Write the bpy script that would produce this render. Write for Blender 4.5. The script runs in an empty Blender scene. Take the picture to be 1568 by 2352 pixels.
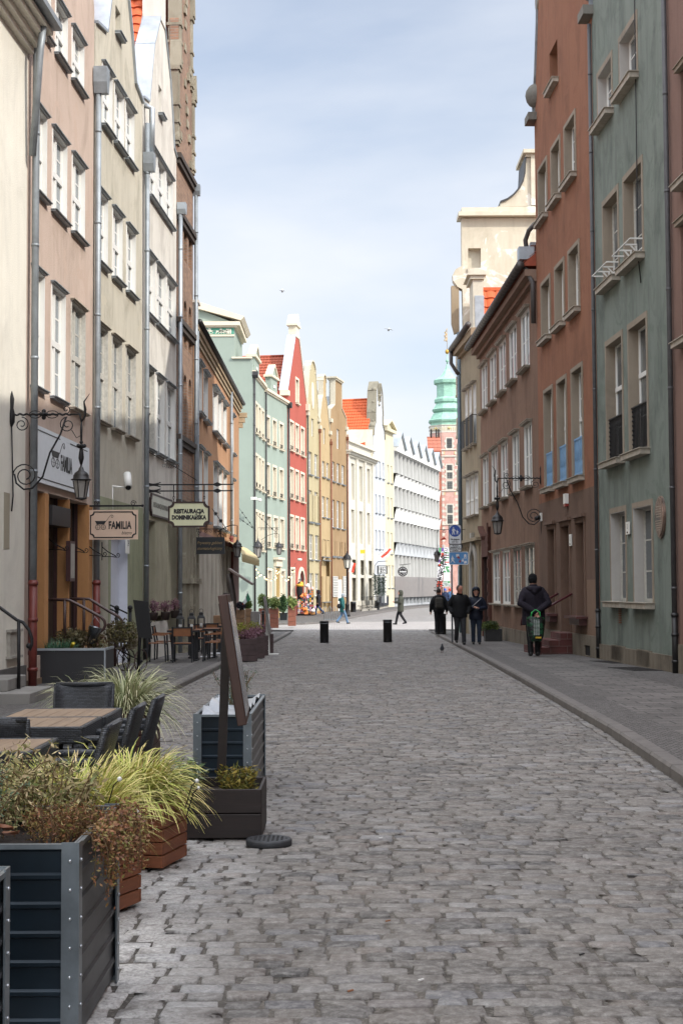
import bpy, bmesh, math, random
import numpy as np
from mathutils import Vector, Matrix, Euler
from mathutils.geometry import tessellate_polygon
R=math.radians; PI=math.pi
scene=bpy.context.scene
COL=scene.collection
rnd=random.Random(7)
# ---------------- camera: every measured point of the place is found from it ----------------
FL=3267.0; CAMZ=1.5; SL=-.0085
PITCH=math.atan(176/FL); ROLL=R(-.3)
CM=(Matrix.Rotation(PI/2+PITCH,3,'X')@Matrix.Rotation(ROLL,3,'Z'))
GP=[(80,-.68),(100,-.52),(122,-.44),(165,-.34),(400,-.3)]
def gz(Y):
    if Y<=80:return SL*Y
    for (a,za),(b,zb) in zip(GP,GP[1:]):
        if Y<=b:return za+(zb-za)*(Y-a)/(b-a)
    return GP[-1][1]
def ray(px,py): return CM@Vector((px-784,1176-py,-FL))
def atY(px,py,Y):
    d=ray(px,py); t=Y/d.y
    return Vector((d.x*t,Y,CAMZ+d.z*t))
def G(px,py,up=0.0):
    d=ray(px,py); t=(up-CAMZ)/(d.z-SL*d.y)
    if d.y*t>79:
        for i in range(4000):
            Y=79+i*.05;t=Y/d.y
            if CAMZ+d.z*t<=gz(Y)+up:break
    return Vector((d.x*t,d.y*t,CAMZ+d.z*t))
def plan(px,Z):
    d=ray(px,1352); return (d.x/d.y*Z,Z)
# ---------------- object helpers ----------------
def tag(o,label=None,cat=None,group=None,kind=None):
    if label: o['label']=label
    if cat: o['category']=cat
    if group: o['group']=group
    if kind: o['kind']=kind
    return o
def thing(name,label,cat,loc=(0,0,0),rz=0,group=None):
    o=bpy.data.objects.new(name,None); COL.objects.link(o)
    o.location=loc; o.rotation_euler=(0,0,rz); o.empty_display_size=.2
    return tag(o,label,cat,group)
def rootloc(o):
    l=Vector((0,0,0))
    while o is not None: l=l+o.location; o=o.parent
    return l
class MB:
    def __init__(s): s.v=[]; s.f=[]; s.sm=[]
    def add(s,vs,fs,smooth=False):
        b=len(s.v); s.v.extend([tuple(p) for p in vs])
        for f in fs: s.f.append(tuple(b+i for i in f)); s.sm.append(smooth)
        return s
    def xf(s,M,start=0):
        for i in range(start,len(s.v)): s.v[i]=tuple(M@Vector(s.v[i]))
        return s
    def box(s,x0,x1,y0,y1,z0,z1,M=None):
        vs=[(x0,y0,z0),(x1,y0,z0),(x1,y1,z0),(x0,y1,z0),(x0,y0,z1),(x1,y0,z1),(x1,y1,z1),(x0,y1,z1)]
        if M is not None: vs=[tuple(M@Vector(p)) for p in vs]
        return s.add(vs,[(0,3,2,1),(4,5,6,7),(0,1,5,4),(1,2,6,5),(2,3,7,6),(3,0,4,7)])
    def bbox(s,x0,x1,y0,y1,z0,z1,b=.01,M=None):
        # box with chamfered edges
        bm=bmesh.new(); bmesh.ops.create_cube(bm,size=1)
        for v in bm.verts: v.co=Vector(((x0+x1)/2+v.co.x*(x1-x0),(y0+y1)/2+v.co.y*(y1-y0),(z0+z1)/2+v.co.z*(z1-z0)))
        bmesh.ops.bevel(bm,geom=bm.edges[:],offset=b,segments=1,affect='EDGES')
        bm.verts.ensure_lookup_table()
        vs=[v.co.copy() for v in bm.verts]
        if M is not None: vs=[M@p for p in vs]
        s.add(vs,[[v.index for v in f.verts] for f in bm.faces]); bm.free(); return s
    def bar(s,p,q,w,h=None,up=(0,0,1)):
        p=Vector(p);q=Vector(q);h=h or w;d=(q-p)
        L=d.length
        if L<1e-6: return s
        d/=L;u=Vector(up)
        if abs(d.dot(u))>.99:u=Vector((1,0,0))
        a=d.cross(u).normalized();b=a.cross(d)
        vs=[]
        for c in (p,q):
            for i,j in ((-1,-1),(1,-1),(1,1),(-1,1)): vs.append(c+a*(i*w/2)+b*(j*h/2))
        return s.add(vs,[(0,3,2,1),(4,5,6,7),(0,1,5,4),(1,2,6,5),(2,3,7,6),(3,0,4,7)])
    def tube(s,pts,r,n=8,caps=True):
        pts=[Vector(p) for p in pts]; m=len(pts)
        rs=r if isinstance(r,(list,tuple)) else [r]*m
        rings=[];prev=None
        for i,p in enumerate(pts):
            d=(pts[min(i+1,m-1)]-pts[max(i-1,0)])
            if d.length<1e-9:d=Vector((0,0,1))
            d.normalize()
            if prev is None:
                u=Vector((0,0,1)) if abs(d.z)<.9 else Vector((1,0,0))
                a=d.cross(u).normalized()
            else:
                a=(prev-d*prev.dot(d))
                if a.length<1e-6:a=d.orthogonal()
                a.normalize()
            prev=a;b=d.cross(a)
            rings.append([p+(a*math.cos(2*PI*k/n)+b*math.sin(2*PI*k/n))*rs[i] for k in range(n)])
        vs=[v for r_ in rings for v in r_];fs=[]
        for i in range(m-1):
            for k in range(n):
                fs.append((i*n+k,i*n+(k+1)%n,(i+1)*n+(k+1)%n,(i+1)*n+k))
        if caps: fs.append(tuple(range(n))[::-1]); fs.append(tuple((m-1)*n+k for k in range(n)))
        return s.add(vs,fs,True)
    def lathe(s,prof,n=16,c=(0,0,0),M=None,smooth=True,ex=1,ey=1,rot=0):
        vs=[];fs=[];m=len(prof)
        for r,z in prof:
            for k in range(n):
                a=2*PI*k/n+rot
                vs.append(Vector((c[0]+r*ex*math.cos(a),c[1]+r*ey*math.sin(a),c[2]+z)))
        if M is not None: vs=[M@p for p in vs]
        for i in range(m-1):
            for k in range(n): fs.append((i*n+k,i*n+(k+1)%n,(i+1)*n+(k+1)%n,(i+1)*n+k))
        fs.append(tuple(range(n))[::-1]);fs.append(tuple((m-1)*n+k for k in range(n)))
        return s.add(vs,fs,smooth)
    def ball(s,c,r,n=10,sz=1):
        m=n//2+1
        return s.lathe([(max(r*math.sin(PI*i/m),.0005),-r*sz*math.cos(PI*i/m)) for i in range(m+1)],n,c)
    def obj(s,name,mat,parent=None,world=True,loc=None,rz=0):
        me=bpy.data.meshes.new(name)
        off=Vector((0,0,0))
        if world:
            if parent is not None: off=rootloc(parent)
            elif loc is not None: off=Vector(loc)
        vs=[(v[0]-off.x,v[1]-off.y,v[2]-off.z) for v in s.v]
        me.from_pydata(vs,[],s.f)
        for i,m_ in enumerate(s.sm): me.polygons[i].use_smooth=m_
        if isinstance(mat,(list,tuple)):
            for x in mat: me.materials.append(x)
        else: me.materials.append(mat)
        me.update()
        o=bpy.data.objects.new(name,me);COL.objects.link(o)
        if parent is not None:o.parent=parent
        elif loc is not None:o.location=loc
        if rz:o.rotation_euler=(0,0,rz)
        return o
def copy_tree(o,parent=None):
    c=o.copy();COL.objects.link(c);c.parent=parent
    for ch in list(o.children):copy_tree(ch,c)
    return c
# ---------------- materials ----------------
_mats={}
def lin(c): return tuple(((x/12.92) if x<=.04045 else ((x+.055)/1.055)**2.4) for x in c)
def hx(h):
    h=h.lstrip('#');return lin(tuple(int(h[i:i+2],16)/255 for i in (0,2,4)))
class NT:
    def __init__(s,name):
        s.m=bpy.data.materials.new(name);s.m.use_nodes=True;s.t=s.m.node_tree
        s.b=s.t.nodes['Principled BSDF']
    def n(s,t,**k):
        x=s.t.nodes.new(t)
        for a,b in k.items():
            if hasattr(x,a):setattr(x,a,b)
            else:x.inputs[a].default_value=b
        return x
    def l(s,a,b): s.t.links.new(a,b)
    def noise(s,vec,scale,detail=4,rough=.5,dist=0):
        x=s.n('ShaderNodeTexNoise');x.inputs['Scale'].default_value=scale;x.inputs['Detail'].default_value=detail
        x.inputs['Roughness'].default_value=rough;x.inputs['Distortion'].default_value=dist
        if vec is not None:s.l(vec,x.inputs['Vector'])
        return x.outputs['Fac']
    def ramp(s,fac,stops):
        x=s.n('ShaderNodeValToRGB');e=x.color_ramp.elements
        while len(e)<len(stops):e.new(.5)
        for i,(p,c) in enumerate(stops):
            e[i].position=p;e[i].color=tuple(c)+(1,) if hasattr(c,'__len__') else (c,c,c,1)
        s.l(fac,x.inputs[0]);return x.outputs[0]
    def mix(s,f,a,b,mode='MIX'):
        x=s.n('ShaderNodeMix',data_type='RGBA',blend_type=mode)
        for sock,v in ((x.inputs[0],f),(x.inputs[6],a),(x.inputs[7],b)):
            if hasattr(v,'is_linked') or isinstance(v,bpy.types.NodeSocket):s.l(v,sock)
            elif hasattr(v,'__len__'):sock.default_value=tuple(v)+((1,) if len(v)==3 else ())
            else:sock.default_value=v
        return x.outputs[2]
    def pos(s,scale=(1,1,1)):
        g=s.n('ShaderNodeNewGeometry');m=s.n('ShaderNodeMapping');m.inputs['Scale'].default_value=scale
        s.l(g.outputs['Position'],m.inputs['Vector']);return m.outputs[0]
    def obj(s,scale=(1,1,1)):
        g=s.n('ShaderNodeTexCoord');m=s.n('ShaderNodeMapping');m.inputs['Scale'].default_value=scale
        s.l(g.outputs['Object'],m.inputs['Vector']);return m.outputs[0]
    def bump(s,h,dist=.01,strength=1.0,prev=None):
        x=s.n('ShaderNodeBump');x.inputs['Distance'].default_value=dist;x.inputs['Strength'].default_value=strength
        s.l(h,x.inputs['Height'])
        if prev is not None:s.l(prev,x.inputs['Normal'])
        return x.outputs[0]
def plaster(name,col,dirt=.35,rough=.9,grain=.006,dirtcol=None,streak=.5,patch=None):
    if name in _mats:return _mats[name]
    n=NT(name);col=hx(col) if isinstance(col,str) else col
    dc=hx(dirtcol) if dirtcol else tuple(c*.45 for c in col)
    a=n.noise(n.pos((1,1,1)),.55,6,.6,.4);b=n.noise(n.pos((2.2,2.2,.22)),1.5,5,.6)
    c=n.noise(n.pos(),38,3,.6)
    c1=n.mix(n.ramp(a,[(.35,0),(.72,1)]),col,tuple(x*.86+.0 for x in col))
    m=n.n('ShaderNodeMath',operation='MULTIPLY');n.l(n.ramp(b,[(.48,0),(.78,1)]),m.inputs[0]);m.inputs[1].default_value=dirt*(.4+streak)
    c2=n.mix(m.outputs[0],c1,dc)
    m2=n.n('ShaderNodeMath',operation='MULTIPLY');n.l(n.ramp(n.noise(n.pos((.9,.9,.6)),1.1,8,.7,.6),[(.5,0),(.68,1)]),m2.inputs[0]);m2.inputs[1].default_value=dirt
    c3=n.mix(m2.outputs[0],c2,dc)
    if patch:
        pc=hx(patch);c3=n.mix(n.ramp(n.noise(n.pos(),.9,7,.65,1.2),[(.56,0),(.6,1)]),c3,pc)
    m3=n.n('ShaderNodeMath',operation='MULTIPLY');n.l(c,m3.inputs[0]);m3.inputs[1].default_value=.5
    c4=n.mix(m3.outputs[0],c3,tuple(x*.72 for x in col))
    n.l(c4,n.b.inputs['Base Color']);n.b.inputs['Roughness'].default_value=rough
    n.b.inputs['Specular IOR Level'].default_value=.25
    n.l(n.bump(n.noise(n.pos(),70,3,.6),grain*1.2),n.b.inputs['Normal'])
    _mats[name]=n.m;return n.m
def simple(name,col,rough=.6,metal=0,var=.25,vs=6,bump=0,bs=40,scale=(1,1,1),emit=0,spec=.5,objc=False):
    if name in _mats:return _mats[name]
    n=NT(name);col=hx(col) if isinstance(col,str) else col
    p=n.obj(scale) if objc else n.pos(scale)
    f=n.noise(p,vs,5,.6)
    c=n.mix(n.ramp(f,[(.3,0),(.75,1)]),tuple(min(1,x*(1+var*.4)) for x in col),tuple(x*(1-var) for x in col))
    n.l(c,n.b.inputs['Base Color']);n.b.inputs['Roughness'].default_value=rough;n.b.inputs['Metallic'].default_value=metal
    n.b.inputs['Specular IOR Level'].default_value=spec
    if bump:n.l(n.bump(n.noise(p,bs,4,.6),bump),n.b.inputs['Normal'])
    if emit:
        n.l(c,n.b.inputs['Emission Color']);n.b.inputs['Emission Strength'].default_value=emit
    _mats[name]=n.m;return n.m
def glassm(name,col='#2a3036',rough=.08,curtain=None):
    if name in _mats:return _mats[name]
    n=NT(name);col=hx(col)
    f=n.noise(n.pos((1,1,.3)),1.3,3,.5)
    c=n.mix(n.ramp(f,[(.4,0),(.6,1)]),col,tuple(x*.4 for x in col))
    if curtain:
        w=n.noise(n.pos((9,9,.25)),2.2,2,.5)
        c=n.mix(n.ramp(w,[(.35,0),(.6,1)]),hx(curtain),tuple(x*.5 for x in hx(curtain)))
        c=n.mix(n.ramp(n.noise(n.pos((1,1,.8)),.9,2),[(.35,0),(.5,.8)]),c,col)
    n.l(c,n.b.inputs['Base Color']);n.b.inputs['Roughness'].default_value=rough
    n.b.inputs['Specular IOR Level'].default_value=.6
    _mats[name]=n.m;return n.m
def wood(name,col,rough=.6,scale=(1,1,12),dark=.5,bump=.002,vs=3):
    if name in _mats:return _mats[name]
    n=NT(name);col=hx(col) if isinstance(col,str) else col
    f=n.noise(n.obj(scale),vs,6,.65,.5)
    c=n.mix(n.ramp(f,[(.3,0),(.7,1)]),col,tuple(x*dark for x in col))
    n.l(c,n.b.inputs['Base Color']);n.b.inputs['Roughness'].default_value=rough
    n.l(n.bump(f,bump),n.b.inputs['Normal'])
    _mats[name]=n.m;return n.m
def tilem(name,col,pitch=.22,along='x'):
    if name in _mats:return _mats[name]
    n=NT(name);col=hx(col)
    g=n.n('ShaderNodeTexCoord')
    f=n.noise(g.outputs['Object'],3.5,5,.6);f2=n.noise(g.outputs['Object'],22,2)
    c=n.mix(n.ramp(f,[(.3,0),(.7,1)]),col,tuple(x*.72 for x in col))
    c=n.mix(n.ramp(f2,[(.45,0),(.7,.5)]),c,tuple(x*.5 for x in col))
    n.l(c,n.b.inputs['Base Color']);n.b.inputs['Roughness'].default_value=.75
    _mats[name]=n.m;return n.m
def brickm(name,c1,c2,mort,scale=1.0,bw=.5,bh=.25,ms=.02,dirt='#3a342e'):
    if name in _mats:return _mats[name]
    n=NT(name)
    # bricks: u = running length in plan, v = height
    g=n.n('ShaderNodeNewGeometry');sp=n.n('ShaderNodeSeparateXYZ');n.l(g.outputs['Position'],sp.inputs[0])
    ad=n.n('ShaderNodeMath',operation='ADD');n.l(sp.outputs[0],ad.inputs[0]);n.l(sp.outputs[1],ad.inputs[1])
    cb=n.n('ShaderNodeCombineXYZ');n.l(ad.outputs[0],cb.inputs[0]);n.l(sp.outputs[2],cb.inputs[1])
    b=n.n('ShaderNodeTexBrick');n.l(cb.outputs[0],b.inputs['Vector'])
    b.inputs['Scale'].default_value=scale;b.inputs['Brick Width'].default_value=bw;b.inputs['Row Height'].default_value=bh
    b.inputs['Mortar Size'].default_value=ms;b.inputs['Color1'].default_value=hx(c1)+(1,);b.inputs['Color2'].default_value=hx(c2)+(1,)
    b.inputs['Mortar'].default_value=hx(mort)+(1,)
    c=n.mix(n.ramp(n.noise(n.pos((1.5,1.5,.5)),1.2,6,.65),[(.45,0),(.75,.6)]),b.outputs[0],hx(dirt))
    n.l(c,n.b.inputs['Base Color']);n.b.inputs['Roughness'].default_value=.9
    n.l(n.bump(b.outputs['Fac'],-.01),n.b.inputs['Normal'])
    _mats[name]=n.m;return n.m
# ---------------- text ----------------
def text_mesh(body,size=1,ax='CENTER',bold=0,sx=1,shear=0,space=1,res=2):
    cu=bpy.data.curves.new('t','FONT');cu.body=body;cu.size=size;cu.align_x=ax;cu.align_y='CENTER'
    cu.offset=bold;cu.shear=shear;cu.space_character=space;cu.resolution_u=res;cu.extrude=0.0
    o=bpy.data.objects.new('t',cu);COL.objects.link(o)
    bpy.context.view_layer.update()
    dg=bpy.context.evaluated_depsgraph_get()
    me=bpy.data.meshes.new_from_object(o.evaluated_get(dg))
    vs=[Vector((v.co.x*sx,v.co.y,0)) for v in me.vertices];fs=[tuple(p.vertices) for p in me.polygons]
    bpy.data.objects.remove(o);bpy.data.curves.remove(cu);bpy.data.meshes.remove(me)
    return vs,fs
def add_text(mb,body,origin,ux,uy,size,**k):
    vs,fs=text_mesh(body,size,**k);origin=Vector(origin);ux=Vector(ux);uy=Vector(uy)
    nn=ux.cross(uy).normalized()*.004
    n0=len(vs)
    allv=[origin+ux*v.x+uy*v.y for v in vs]+[origin+ux*v.x+uy*v.y-nn for v in vs]
    mb.add(allv,fs+[tuple(n0+i for i in f[::-1]) for f in fs])
def serif(mb,origin,ux,uy):pass
# ---------------- facades ----------------
class Facade:
    def __init__(s,A,B):
        s.A=Vector((A[0],A[1],0));s.B=Vector((B[0],B[1],0));s.t=(s.B-s.A);s.L=s.t.length;s.t.normalize()
        s.n=Vector((s.t.y,-s.t.x,0))
        mid=(s.A+s.B)/2
        # outward = towards the middle of the street / the viewer
        ref=-mid
        if s.n.dot(ref)<0:s.n=-s.n
    def uv(s,px,py,d=0):
        D=ray(px,py);o=Vector((0,0,CAMZ));A=s.A+s.n*d
        k=(A-o).dot(s.n)/D.dot(s.n);p=o+D*k
        return ((p-s.A).dot(s.t),p.z)
    def P(s,u,z,d=0):
        p=s.A+s.t*u+s.n*d;return Vector((p.x,p.y,z))
    def box(s,mb,u0,u1,z0,z1,d0,d1):
        vs=[s.P(u,z,d) for d in (d0,d1) for u,z in ((u0,z0),(u1,z0),(u1,z1),(u0,z1))]
        mb.add(vs,[(0,3,2,1),(4,5,6,7),(0,1,5,4),(1,2,6,5),(2,3,7,6),(3,0,4,7)]);return mb
    def prism(s,mb,poly,d0,d1,holes=(),caps=(True,True),side=True):
        polys=[list(poly)]+[list(h) for h in holes]
        flat=[p for q in polys for p in q]
        tris=tessellate_polygon([[Vector((p[0],p[1],0)) for p in q] for q in polys])
        n0=len(flat)
        vs=[s.P(p[0],p[1],d1) for p in flat]+[s.P(p[0],p[1],d0) for p in flat]
        fs=[]
        if caps[1]:fs+=[tuple(t) for t in tris]
        if caps[0]:fs+=[tuple(n0+i for i in t[::-1]) for t in tris]
        if side:
            b=0
            for q in polys:
                m=len(q)
                for i in range(m):fs.append((b+i,b+(i+1)%m,n0+b+(i+1)%m,n0+b+i))
                b+=m
        mb.add(vs,fs);return mb
def rect(u0,u1,z0,z1):return [(u0,z0),(u1,z0),(u1,z1),(u0,z1)]
def arch(u0,u1,z0,z1,n=8):
    r=(u1-u0)/2;c=(u0+u1)/2;h=min(r,(z1-z0)*.5)
    return [(u0,z0),(u1,z0)]+[(c+r*math.cos(a),z1-h+h*math.sin(a)) for a in [PI*i/n for i in range(n+1)]]
# ---------------- ground ----------------
LK=[(-2.95,-2),(-2.9,14),(-2.83,22),(-2.72,33),(-2.42,50),(-2.35,66),(-2.5,74)]
RK=[(2.5,-2),(2.55,8),(2.72,11.3),(2.96,15.7),(3.25,25.5),(3.53,37),(3.9,56),(4.15,68),(4.5,74)]
def kx(K,Y):
    for (x0,y0),(x1,y1) in zip(K,K[1:]):
        if Y<=y1:return x0+(x1-x0)*(Y-y0)/(y1-y0)
    return K[-1][0]
def pavemat(name,c1,c2,mort,scale,bw,bh,ms,rot=0,noise=.35,bump=.006,wet=None,distort=.0):
    n=NT(name)
    g=n.n('ShaderNodeNewGeometry');m=n.n('ShaderNodeMapping');m.inputs['Rotation'].default_value=(0,0,rot)
    n.l(g.outputs['Position'],m.inputs['Vector']);v=m.outputs[0]
    if distort:
        nz=n.n('ShaderNodeTexNoise');nz.inputs['Scale'].default_value=2.5;n.l(v,nz.inputs['Vector'])
        va=n.n('ShaderNodeVectorMath',operation='MULTIPLY_ADD');n.l(nz.outputs['Color'],va.inputs[0]);va.inputs[1].default_value=(distort,)*3
        n.l(v,va.inputs[2]);v=va.outputs[0]
    b=n.n('ShaderNodeTexBrick');n.l(v,b.inputs['Vector']);b.inputs['Scale'].default_value=scale
    b.inputs['Brick Width'].default_value=bw;b.inputs['Row Height'].default_value=bh;b.inputs['Mortar Size'].default_value=ms
    b.inputs['Mortar Smooth'].default_value=.3
    b.inputs['Color1'].default_value=hx(c1)+(1,);b.inputs['Color2'].default_value=hx(c2)+(1,);b.inputs['Mortar'].default_value=hx(mort)+(1,)
    f=n.noise(n.pos(),.7,6,.65,.3)
    c=n.mix(n.ramp(f,[(.35,0),(.7,noise)]),b.outputs[0],hx('#2e2b29'))
    c=n.mix(n.ramp(n.noise(n.pos(),30,3),[(.5,0),(.8,.25)]),c,hx('#a8a49e'))
    n.l(c,n.b.inputs['Base Color']);n.b.inputs['Roughness'].default_value=.8
    b1=n.bump(b.outputs['Fac'],-bump);n.l(n.bump(n.noise(n.pos(),45,4),.003,1,b1),n.b.inputs['Normal'])
    _mats[name]=n.m;return n.m
def strip(mb,pts_l,pts_r,dl,dr=None):
    # pts: (x,y); heights above the sloping ground
    dr=dl if dr is None else dr
    vs=[];n=len(pts_l)
    for (a,b) in zip(pts_l,pts_r):
        vs.append((a[0],a[1],gz(a[1])+dl));vs.append((b[0],b[1],gz(b[1])+dr))
    mb.add(vs,[(2*i,2*i+1,2*i+3,2*i+2) for i in range(n-1)]);return mb
# base sheet
base=simple('ground_soil','#5a5754',.9,var=.3,vs=1.2,bump=.01,bs=20)
mb=MB();mb.add([(-300,-30,gz(-30)-.06),(300,-30,gz(-30)-.06),(300,700,gz(200)-.06),(-300,700,gz(200)-.06)],[(0,1,2,3)])
mb=MB();ys=[-30,0,40,80,100,122,165,400,700]
for a,b in zip(ys,ys[1:]):
    za=gz(a)-.07;zb=gz(b)-.07
    mb.add([(-400,a,za),(400,a,za),(400,b,zb),(-400,b,zb)],[(0,1,2,3)])
tag(mb.obj('ground',base),kind='structure')
# bed of sand and dirt between the setts
def bedmat():
    n=NT('sett_bed');f=n.noise(n.pos(),3,6,.6);g=n.noise(n.pos(),60,3)
    c=n.mix(n.ramp(f,[(.35,0),(.7,1)]),hx('#3b3631'),hx('#635d56'));c=n.mix(n.ramp(g,[(.5,0),(.75,.6)]),c,hx('#8a857d'))
    n.l(c,n.b.inputs['Base Color']);n.b.inputs['Roughness'].default_value=.95
    n.l(n.bump(g,.006),n.b.inputs['Normal']);return n.m
mb=MB();YS=[-2,0,4,8,14,22,33,42,50,60,66,76]
strip(mb,[(kx(LK,y),y) for y in YS],[(kx(RK,y),y) for y in YS],-.007)
tag(mb.obj('road_bed',bedmat()),kind='structure')
# granite setts, every one modelled
def settmat():
    n=NT('granite_setts')
    at=n.n('ShaderNodeAttribute',attribute_name='tone');sp=n.n('ShaderNodeSeparateColor');n.l(at.outputs['Color'],sp.inputs[0])
    c=n.ramp(sp.outputs[0],[(0,hx('#4a4847')),(.35,hx('#65605b')),(.7,hx('#746e68')),(1,hx('#83807d'))])
    c=n.mix(n.ramp(sp.outputs[1],[(.8,0),(1,.35)]),c,hx('#7a695e'))
    c=n.mix(n.ramp(sp.outputs[2],[(.82,0),(1,.5)]),c,hx('#6c7079'))
    c=n.mix(n.ramp(n.noise(n.pos(),.42,5,.6),[(.38,.42),(.62,0)]),c,hx('#55504b'))
    c=n.mix(n.ramp(n.noise(n.pos(),24,5,.7),[(.42,0),(.75,.55)]),c,hx('#aeaaa5'))
    c=n.mix(n.ramp(n.noise(n.pos(),90,3,.7),[(.52,0),(.72,.5)]),c,hx('#3e3b39'))
    # road salt left white along the planters
    g=n.n('ShaderNodeNewGeometry');s2=n.n('ShaderNodeSeparateXYZ');n.l(g.outputs['Position'],s2.inputs[0])
    xr=n.ramp(n.n('ShaderNodeMapRange').outputs[0],[(0,0),(1,1)])
    mr=n.n('ShaderNodeMapRange');n.l(s2.outputs[0],mr.inputs[0]);mr.inputs[1].default_value=-1.25;mr.inputs[2].default_value=-.3
    band=n.ramp(mr.outputs[0],[(0,1),(.3,1),(.62,.35),(.9,0)])
    my=n.n('ShaderNodeMapRange');n.l(s2.outputs[1],my.inputs[0]);my.inputs[1].default_value=3;my.inputs[2].default_value=13
    by=n.ramp(my.outputs[0],[(0,1),(.32,.9),(.4,.5),(.62,.75),(1,0)])
    sn=n.ramp(n.noise(n.pos(),1.7,6,.75,.5),[(.36,0),(.52,1)])
    mm=n.n('ShaderNodeMath',operation='MULTIPLY');n.l(band,mm.inputs[0]);n.l(by,mm.inputs[1])
    m3=n.n('ShaderNodeMath',operation='MULTIPLY');n.l(mm.outputs[0],m3.inputs[0]);n.l(sn,m3.inputs[1])
    m4=n.n('ShaderNodeMath',operation='MULTIPLY');n.l(m3.outputs[0],m4.inputs[0]);n.l(n.ramp(n.noise(n.pos(),55,4,.7),[(.3,.15),(.6,1)]),m4.inputs[1])
    c=n.mix(m4.outputs[0],c,hx('#e2dfdb'))
    n.l(c,n.b.inputs['Base Color'])
    rr=n.ramp(n.noise(n.pos(),6,4),[(.3,.62),(.7,.85)]);n.l(rr,n.b.inputs['Roughness']);n.b.inputs['Specular IOR Level'].default_value=.4
    b1=n.bump(n.noise(n.pos(),18,5,.65),.012);n.l(n.bump(n.noise(n.pos(),110,3,.6),.003,1,b1),n.b.inputs['Normal'])
    return n.m
def build_setts():
    rg=np.random.RandomState(3);V=[];T=[];Fq=[]
    stones=[]
    y=2.2
    while y<73.5:
        rh=rg.uniform(.1,.13)
        xl=kx(LK,y)+.24;xr=kx(RK,y)-.26
        x=xl-rg.uniform(0,.1)
        while x<xr:
            w=rg.choice([rg.uniform(.12,.17),rg.uniform(.16,.25)],p=[.45,.55])
            yy=y+.035*math.sin(x*.9+y*.35)+.008*math.sin(x*4.1)+.005*(rg.rand()-.5)*2
            vis=abs(x+w/2)<(yy*.26+.8)
            if vis:stones.append((x,yy,w,rh,rg.rand()))
            x+=w+rg.uniform(.003,.016)
        y+=rh+rg.uniform(-.003,.002)
    # rows of small setts along each kerb (drain channel), running with the street
    for K,sg in ((LK,1),(RK,-1)):
        y=2.2
        while y<73:
            d=rg.uniform(.15,.2)
            for k in range(2):
                cx=kx(K,y)+sg*(.055+.1*k)
                if abs(cx)<(y*.26+.8):stones.append((cx-.045,y,.09,d,rg.rand()))
            y+=d+.012
    # template octagon rings
    N=8;verts=[];faces=[];tone=[]
    ang=np.array([.22,1.35,1.79,2.92,3.36,4.49,4.93,6.06])
    for (x,yy,w,h,t) in stones:
        cx=x+w/2;cy=yy+h/2;zz=gz(cy)+rg.normal(0,.0025);tx=rg.normal(0,.016);ty=rg.normal(0,.022)
        hx_=w/2-.004;hy=h/2-.003;ch=rg.uniform(.004,.018);ch2=rg.uniform(.004,.016)
        j=rg.normal(0,.004,(8,2))*np.array([1.3,.6])
        o=np.array([[hx_,-hy+ch],[hx_,hy-ch2],[hx_-ch2,hy],[-hx_+ch,hy],[-hx_,hy-ch],[-hx_,-hy+ch2],[-hx_+ch2,-hy],[hx_-ch,-hy]])+j
        b=len(verts)
        for s,dz in ((1.0,-.03),(.995,-.005),(.93,.001)):
            for p in o:
                px_=p[0]*s;py_=p[1]*s if s>.95 else p[1]*.82
                verts.append((cx+px_,cy+py_,zz+dz+px_*tx+py_*ty))
        verts.append((cx,cy,zz+.003))
        for r in range(2):
            for k in range(8):faces.append((b+r*8+k,b+r*8+(k+1)%8,b+(r+1)*8+(k+1)%8,b+(r+1)*8+k))
        for k in range(8):faces.append((b+16+k,b+16+(k+1)%8,b+24))
        tn=(np.clip(rg.normal(.5,.3),0,1),rg.rand(),rg.rand(),1)
        tone.append((25,tn))
    me=bpy.data.meshes.new('setts');me.from_pydata(verts,[],faces)
    me.polygons.foreach_set('use_smooth',[True]*len(faces))
    ca=me.color_attributes.new('tone','FLOAT_COLOR','POINT')
    arr=np.repeat(np.array([t[1] for t in tone],dtype=np.float32),25,axis=0).ravel();ca.data.foreach_set('color',arr)
    me.materials.append(settmat());me.update()
    o=bpy.data.objects.new('cobbled_road',me);COL.objects.link(o);tag(o,kind='structure')
    print('setts',len(stones))
build_setts()
# far road and crossing
farsett=pavemat('far_setts','#8b8885','#757270','#57524c',1,.2,.17,.014,noise=.25,bump=.004,distort=.15)
lightpave=pavemat('crossing_slabs','#9d9894','#8a8480','#6a645f',1,.3,.16,.012,noise=.12,bump=.003)
mb=MB();strip(mb,[(-40,y) for y in (73.6,80,90)],[(60,y) for y in (73.6,80,90)],-.006);tag(mb.obj('crossing',lightpave),kind='structure')
ysf=[89.9,100,122,165,260];mb=MB();strip(mb,[(-40,y) for y in ysf],[(90,y) for y in ysf],-.012);tag(mb.obj('far_road',farsett),kind='structure')
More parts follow.
